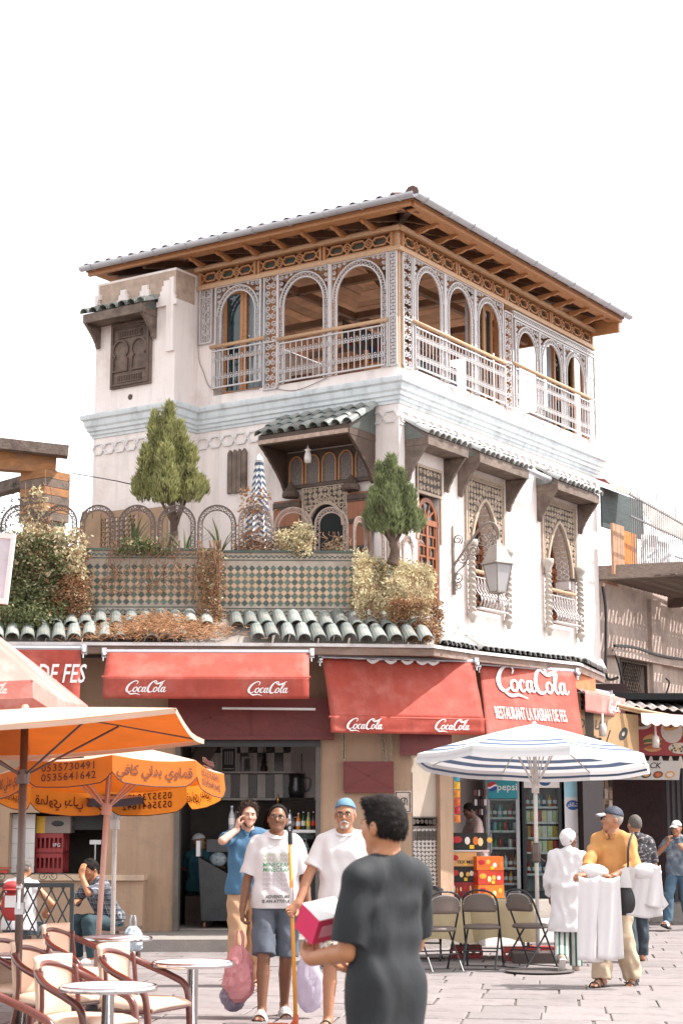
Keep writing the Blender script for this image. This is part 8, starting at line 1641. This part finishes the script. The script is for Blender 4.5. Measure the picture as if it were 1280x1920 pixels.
sv = thing('samovar', 'copper domed urn with brass finial behind the teenager', 'urn', (-.93, 26.0, 1.45)); obj('dome', MB().lathe([(.2, 0), (.21, .2), (.19, .32), (.1, .40), (.03, .43), (0, .43)], 18), m_copper, sv, True); obj('finial', MB().lathe([(.03, .42), (.015, .47), (.035, .5), (.012, .53), (.02, .56), (0, .6)], 10), mat('brass', (.55, .33, .1), .3, metal=.9), sv, True); obj('stand', MB().box(-.2, -.2, -1.28, .2, .2, 0), m_dwood, sv)
one('metal_jug', 'dark pewter jug on the dark wall shelf', 'jug', lambda b: (b.lathe([(0, 0), (.1, 0), (.13, .12), (.11, .28), (.12, .36), (0, .36)], 14), b.tube(cr([(.11, 0, .3), (.2, 0, .28), (.19, 0, .12), (.12, 0, .1)], 4), .01, 5)), mat('pewter', (.2, .2, .21), .35, metal=.8), (-.68, 26.85, 1.99), smooth=True)
one('red_pan', 'dull red pan hanging on the tiled wall', 'pan', lambda b: (b.ball((0, 0, 0), (.11, .03, .15), 14), b.bar((-.05, 0, .13), (-.09, 0, .3), .02, .02)), Rd('6a1c1c'), (-.45, 27.0, 2.3))
def picture(label, x, z, w_, h, inner, rot=0):
    t = thing('picture_frame', label, 'picture', (x, 27.0 - .02, z)); t.rotation_euler = (0, R_(rot), 0); b = MB(); b.wire([(-w_ / 2, 0), (w_ / 2, 0), (w_ / 2, h), (-w_ / 2, h)], 0, .03, .03, True); obj('frame', b, m_wht if inner != 'none' else m_black, t); b = MB(); b.box(-w_ / 2, .005, 0, w_ / 2, .015, h); obj('picture', b, Rd('3a3836' if inner == 'd' else 'b8ada4' if inner == 'none' else '8a8480'), t)
    b = MB()
    if inner == 'd': [b.box(-w_ * .28 + k * w_ * .16, -.002, h * .3, -w_ * .2 + k * w_ * .16, .004, h * .85) for k in range(4)]; b.box(-w_ * .36, -.002, h * .1, w_ * .36, .004, h * .14)
    elif inner == 'p': b.box(-w_ * .28, -.002, h * .15, w_ * .28, .004, h * .85)
    else: b.wire(spiral(0, h * .5, w_ * .3, 1.5), 0, .01, .006)
    obj('print', b, m_wht if inner == 'd' else m_black, t)
picture('tall framed picture with upright bars on the cafe wall', -1.72, 2.385, .22, .36, 'd'); picture('small framed portrait on the cafe wall', -1.44, 2.385, .13, .22, 'p'); picture('thin black empty frame on the white tiles at right', -.50, 2.39, .2, .26, 'none')
one('leaning_board', 'pale lettered board leaning across the cafe wall', 'board', lambda b: b.add([(-.25, 0, 0), (.06, 0, 0), (.30, .1, .46), (.0, .1, .46), (-.25, .02, 0), (.06, .02, 0), (.30, .12, .46), (.0, .12, .46)], [(0, 1, 2, 3), (7, 6, 5, 4), (0, 4, 5, 1), (2, 6, 7, 3)]), Rd('9a8c82'), (-2.15, 26.8, 2.36))
one('figurine', 'slim dark figurine on the tiled wall shelf', 'figurine', lambda b: b.lathe([(0, 0), (.05, 0), (.055, .06), (.03, .1), (.045, .14), (.02, .19), (.03, .22), (.012, .26), (0, .38)], 10), m_dwood, (-1.18, 26.95, 2.39))
one('wall_cupboard', 'dark wooden cupboard under the jug', 'cupboard', lambda b: b.box(-.28, -.05, -.9, .28, .25, 0), m_dwood, (-.62, 26.85, 1.95))
kc = thing('juice_cart', 'black metal cart on small wheels with fruit on top, in the cafe doorway', 'cart', (-1.70, 24.62, .17)); b = MB(); b.add([(x, y, z) for x, y, z in ((-.22, 0, .12), (.22, 0, .12), (.22, .5, .12), (-.22, .5, .12), (-.27, -.05, .98), (.27, -.05, .68), (.27, .55, .68), (-.27, .55, .98))], [(3, 2, 1, 0), (4, 5, 6, 7), (0, 1, 5, 4), (1, 2, 6, 5), (2, 3, 7, 6), (3, 0, 4, 7)]); obj('body', b, mat('black_cabinet', (.03, .032, .035), .45), kc)
for sx in (-.18, .18): b = MB(); b.tube([(sx - .015, .06, .06), (sx + .015, .06, .06)], .055, 12); obj('wheel', b, mat('brown_wheel', (.15, .06, .03), .6), kc)
b = MB(); b.box(-.3, -.06, .99, -.25, .3, 1.2); obj('side_panel', b, m_white, kc); b = MB(); b.box(-.16, .0, 1.05, .26, .02, 1.22); obj('grille', b, mat('dark_grille', (.035, .035, .04), .5), kc)
for k in range(6): one('orange_fruit', 'orange, %s from left in the %s row on the juice cart' % (ORD[k % 3], ('lower', 'upper')[k // 3]), 'orange', lambda b: b.ball((0, 0, 0), .04, 10), Rd('e08a1e'), (-1.52 + (k % 3) * .06, 24.60 + .03 * (k // 3), .95 + .065 * (k // 3)), 0, 'oranges on the juice cart', True)
one('clear_bag', 'clear plastic bag of cups on the juice cart', 'bag', lambda b: b.grid(lambda u, v: (.12 * math.cos(6.28 * u) * math.sin(3.14 * v) * (1 + .1 * math.sin(9 * u * 6.28)), .09 * math.sin(6.28 * u) * math.sin(3.14 * v), .1 * -math.cos(3.14 * v) + .1), 24, 12), mat('milky_plastic', (.28, .33, .36), .2, var=.5, vs=25, trans=.4, bump=0), (-1.70, 24.66, 1.02), smooth=True)
# ---- hatch goods at the left
def crate(label, z):
    t = thing('plastic_crate', label, 'crate', (-4.03, 24.6, z), -8, 'red crates in the left hatch'); m = mat('red_plastic', (.30, .025, .025), .45, var=.1, bump=0)
    b = MB(); b.box(-.2, 0, 0, .2, .28, .02); b.box(-.2, 0, .02, .2, .012, .06); b.box(-.2, 0, .2, .2, .012, .26); b.box(-.2, .27, .02, .2, .28, .26); obj('tub', b, m, t)
    for k in range(7): x = -.2 + k * .0625; obj('slat', MB().box(x, .001, .06, x + .025, .013, .2), m, t)
    for k in range(4): y = .0 + k * .085; obj('slat', MB().box(-.201, y, .02, -.19, y + .03, .26), m, t); obj('slat', MB().box(.19, y, .02, .201, y + .03, .26), m, t)
    return t
crate('red plastic bottle crate, lower of the two in the hatch', .94); t = crate('red plastic bottle crate with white lettering, upper of the two', 1.21); b = MB(); text(b, '1PG', .07, T(.1, -.004, .08)); obj('lettering', b, m_wht, t)
bx = thing('cardboard_box', 'grey and yellow cardboard box on top of the red crates', 'box', (-4.02, 24.6, 1.475), -6); obj('carton', MB().box(-.2, 0, 0, .28, .25, .23), Rd('8d8078'), bx); b = MB(); b.box(-.202, -.003, 0, -.08, .0, .23); obj('yellow_side', b, Rd('d0a030'), bx); b = MB(); b.ball((.1, -.002, .13), (.09, .004, .04), 10); obj('print', b, m_black, bx)
one('wall_tile_post', 'white tiled post at the left edge of the hatch', 'post', lambda b: [b.box(-.16, 0, k * .2, .16, .05, k * .2 + .196) for k in range(4)], m_white, (-4.38, 24.5, .94))
one('extractor_hood', 'dark metal hood hanging inside the hatch', 'hood', lambda b: b.add([(-.3, 0, .02), (.3, 0, .02), (.3, .4, .02), (-.3, .4, .02), (-.3, 0, .25), (.3, 0, .25), (.3, .4, .25), (-.3, .4, .25)], [(3, 2, 1, 0), (4, 5, 6, 7), (0, 1, 5, 4), (1, 2, 6, 5), (2, 3, 7, 6), (3, 0, 4, 7)]), Rd('2a2a2c'), (-3.45, 24.7, 1.5))
one('kitchen_scale', 'small steel weighing scale inside the hatch', 'scale', lambda b: (b.lathe([(0, 0), (.12, 0), (.06, .1), (.02, .14), (.02, .4), (0, .4)], 10), b.box(-.08, -.02, .38, .08, .02, .44)), m_steel, (-3.42, 24.8, .94))
one('red_scale', 'red topped weighing scale on the counter shelf at the left edge', 'scale', lambda b: (b.box(-.15, -.1, 0, .15, .1, .05), b.box(-.17, -.12, .07, .17, .12, .085), b.box(-.02, -.02, .05, .02, .02, .07)), Rd('a83a20'), (-4.62, 24.0, .94))
def bagpack(b): b.grid(lambda u, v: ((.11 * abs(math.cos(6.28 * u)) ** .7 * (1 if math.cos(6.28 * u) > 0 else -1)) * math.sin(3.14 * min(.97, max(.03, v))) ** .45, .07 * math.sin(6.28 * u) * math.sin(3.14 * v) ** .5, -.02 + .32 * v), 22, 14)
bp = thing('red_bag', 'red backpack hanging on the trellis fence with a red cap on it', 'bag', (-3.46, 18.82, .62)); b = MB(); bagpack(b); obj('bag', b, m_redc, bp, True); b = MB(); b.box(-.06, -.075, .12, .05, -.06, .24); obj('pocket', b, m_white, bp); b = MB(); b.ball((0, -.01, .33), (.1, .08, .06), 12); b.ball((.0, -.08, .30), (.09, .05, .012), 10); obj('cap', b, m_redc, bp, True)
# ---- things carried
def bag(label, loc, rx, ry, h, m, seed, hd=.12, sm=False):
    r_ = random.Random(seed); t = thing('plastic_bag', label, 'plastic bag', loc)
    def f(u, v):
        a = 2 * math.pi * u; rad = max(.10, math.sin(math.pi * min(1, .04 + .80 * v ** .75 + .12 * v)) ** .62); nq = 1 + .05 * math.sin(5 * a + seed) * v + .32 * noise.noise(Vector((math.cos(a) * 2, math.sin(a) * 2, v * 3.5 + seed))) + .28 * noise.noise(Vector((math.cos(a) * 5, math.sin(a) * 5, v * 8 + seed)))
        return (rx * rad * nq * math.cos(a), ry * rad * nq * math.sin(a), -h + h * v)
    b = MB(); b.grid(f, 26, 13); obj('sack', b, m, t, sm)
    for sx in (-1, 1): b = MB(); b.tube(cr([(sx * rx * .25, 0, -.02), (sx * rx * .22, 0, hd * .6), (sx * .015, 0, hd)], 4), .012, 6, squash=.5); obj('handle', b, m, t, True)
    return t
bag('crumpled pink plastic bag hanging from the teenager', (-.855, 15.02, .60), .13, .10, .46, mat('pink_plastic', (.72, .33, .35), .35, var=.15, vs=6, bump=.3, bs=9, trans=.35), 3)
bag('grey striped plastic bag below the pink one', (-.90, 15.08, .36), .10, .08, .30, mat('grey_plastic', (.30, .26, .33), .4, var=.3, trans=.3, bump=.3, bs=9), 5)
bag('milky lilac plastic bag in the other hand of the teenager', (-.27, 15.02, .58), .115, .09, .52, mat('lilac_plastic', (.62, .56, .66), .3, var=.1, trans=.45, bump=.5, bs=14, stretch=(1, 1, .25)), 8, sm=True)
pl = thing('long_pole', 'long orange pole with a black hooked end and an orange foot', 'pole', (-.36, 14.27, 0)); b = MB(); b.tube([(.0, 0, .06), (-.05, 0, 1.45)], .0155, 8); obj('shaft', b, mat('orange_pole', (.62, .26, .03), .4, var=.08, bump=0), pl, True); b = MB(); b.tube([(-.033, -.001, .93), (-.039, -.001, 1.10)], .0165, 8); obj('sleeve', b, m_white, pl); b = MB(); b.tube([(-.05, 0, 1.44), (-.053, 0, 1.54)], .019, 8); b.tube([(-.053 + .02 * math.cos(a), 0, 1.565 + .028 * math.sin(a)) for a in [k * .52 for k in range(12)]], .007, 5, True); obj('hook', b, m_black, pl)
b = MB(); b.box(-.22, -.03, .02, -.06, .03, .055); b.tube(cr([(-.12, 0, .05), (-.05, 0, .03), (.0, 0, .09)], 4), .016, 6); b.tube([(0, 0, .02), (0, 0, .12)], .022, 8); obj('foot', b, mat('red_orange_plastic', (.5, .09, .02), .4), pl)
pb = thing('pink_box', 'bright pink and white cardboard box held by the man in front', 'box', (-.09, 7.26, 1.17)); pb.rotation_euler = (R_(34), R_(-8), R_(40)); obj('carton', MB().box(-.085, -.06, 0, .085, .06, .115), Rd('d02058'), pb); obj('lid_label', MB().box(-.083, -.058, .1151, .083, .058, .1165), m_wht, pb); obj('front_label', MB().box(-.06, -.062, .03, .03, -.0605, .085), Rd('e89ab0'), pb); b = MB(); b.box(.0855, -.045, .02, .087, .03, .09); obj('side_label', b, m_wht, pb)
one('mobile_phone', 'dark mobile phone at the ear of the man in blue', 'phone', lambda b: b.box(-.006, -.035, -.07, .006, .035, .07), m_black, (-1.065, 17.93, 1.66), 8)
def drape(b, x0, x1, z0, z1, amp, th=.012, split=False, seed=0):
    def f(u, v):
        x = x0 + (x1 - x0) * u; fl = 1 + .22 * v; x = (x0 + x1) / 2 + (x - (x0 + x1) / 2) * fl; zb = z0 + (.04 * abs(2 * u - 1) if split else .012 * math.sin(u * 5 + seed)); return (x, amp * (1.5 * math.sin(u * 5 + v * 2 + seed) + .4 * math.sin(u * 14 + v * 3 + seed)) * (.35 + v), z1 + (zb - z1) * v - .03 * math.sin(math.pi * u) * (1 - v))
    b.grid(f, 44, 16, th)
one('white_trousers', 'pair of plain white trousers held up by the man in orange', 'trousers', lambda b: (drape(b, -.20, .005, -.82, 0, .014, seed=1), drape(b, -.005, .20, -.80, 0, .014, seed=2.2)), m_twhite, (2.53, 17.58, 1.10), -8, smooth=True)
one('white_cloth', 'folded white garments draped over the forearm of the man in orange', 'cloth', lambda b: (drape(b, -.14, .14, -.46, .02, .02, .02, seed=2), b.ball((0, .04, -.03), (.17, .11, .09), 14), drape(b, -.02, .17, -.36, .04, .02, .02, seed=7)), m_twhite, (2.99, 17.68, 1.16), -25, smooth=True)
one('white_cloth', 'white garments over the far arm of the man in orange', 'cloth', lambda b: b.ball((0, 0, 0), (.17, .10, .09), 14), m_twhite, (2.50, 17.78, 1.12), -30, smooth=True)
hb = thing('shoulder_bag', 'black and white shoulder bag on the man in orange', 'bag', (2.80, 17.72, .86), -25); b = MB(); b.grid(lambda u, v: (.12 * math.cos(6.28 * u) * (1 - .25 * v) * math.sin(3.14 * min(.95, max(.06, v))) ** .35, .05 * math.sin(6.28 * u) * math.sin(3.14 * v) ** .5, -.15 + .3 * v), 22, 10); obj('bag', b, mat('black_leather', (.02, .02, .022), .35, bump=.2), hb, True); b = MB(); b.add([(-.11, -.06, .12), (.10, -.07, .12), (.14, -.06, .30), (.06, -.06, .34), (-.10, -.06, .24)], [(0, 1, 2, 3, 4), (4, 3, 2, 1, 0)]); obj('white_flap', b, m_white, hb); b = MB(); b.tube(cr([(.06, -.06, .32), (.07, -.06, .52), (.09, .05, .66)], 4), .012, 5, squash=.5); obj('strap', b, m_black, hb)
one('papers', 'folded white papers in the hand of the man walking away', 'papers', lambda b: (b.add([(-.09, 0, .06), (.0, .01, -.1), (.1, 0, -.02), (.02, -.01, .12)], [(0, 1, 2, 3), (3, 2, 1, 0)]), b.add([(-.06, -.02, .08), (.05, -.01, -.11), (.12, -.02, -.04), (.04, -.03, .1)], [(0, 1, 2, 3), (3, 2, 1, 0)])), m_twhite, (3.68, 20.85, .72))
bag('crumpled white and blue plastic bag beside the seated plaid shirted man', (-2.45, 21.1, .42), .13, .1, .3, mat('white_blue_plastic', (.5, .56, .62), .4, var=.3, vs=9, trans=.3), 11)
one('low_bench', 'dark low bench under the seated plaid shirted man', 'bench', lambda b: (b.box(-.25, -.2, .36, .25, .2, .41), [b.box(sx * .22 - .02, sy * .17 - .02, 0, sx * .22 + .02, sy * .17 + .02, .36) for sx in (-1, 1) for sy in (-1, 1)]), m_dwood, (-2.68, 21.38, 0), -48)
one('low_stool', 'dark stool under the person in the white vest', 'stool', lambda b: (b.box(-.2, -.2, .36, .2, .2, .41), [b.box(sx * .17 - .02, sy * .17 - .02, 0, sx * .17 + .02, sy * .17 + .02, .36) for sx in (-1, 1) for sy in (-1, 1)]), m_dwood, (-3.52, 19.66, 0), -8)
one('low_stool', 'dark stool under the seated man inside the cafe', 'stool', lambda b: b.box(-.2, -.2, 0, .2, .2, .4), m_dwood, (-2.02, 25.66, .19), 0)
for k, (x, y) in enumerate(((2.1, 21.15), (2.35, 21.3), (1.5, 21.5))): one('red_crate', 'low red drinks crate under the ' + ('khaki cloth tables', 'striped parasol', 'left khaki table')[k], 'crate', lambda b: (b.box(-.18, -.14, 0, .18, .14, .06), b.box(-.18, -.14, .1, .18, .14, .16), [b.box(-.18 + i * .09 - .012, -.145, .05, -.18 + i * .09 + .012, .145, .11) for i in range(5)]), MATS['red_plastic'], (x, y + .2, 0))
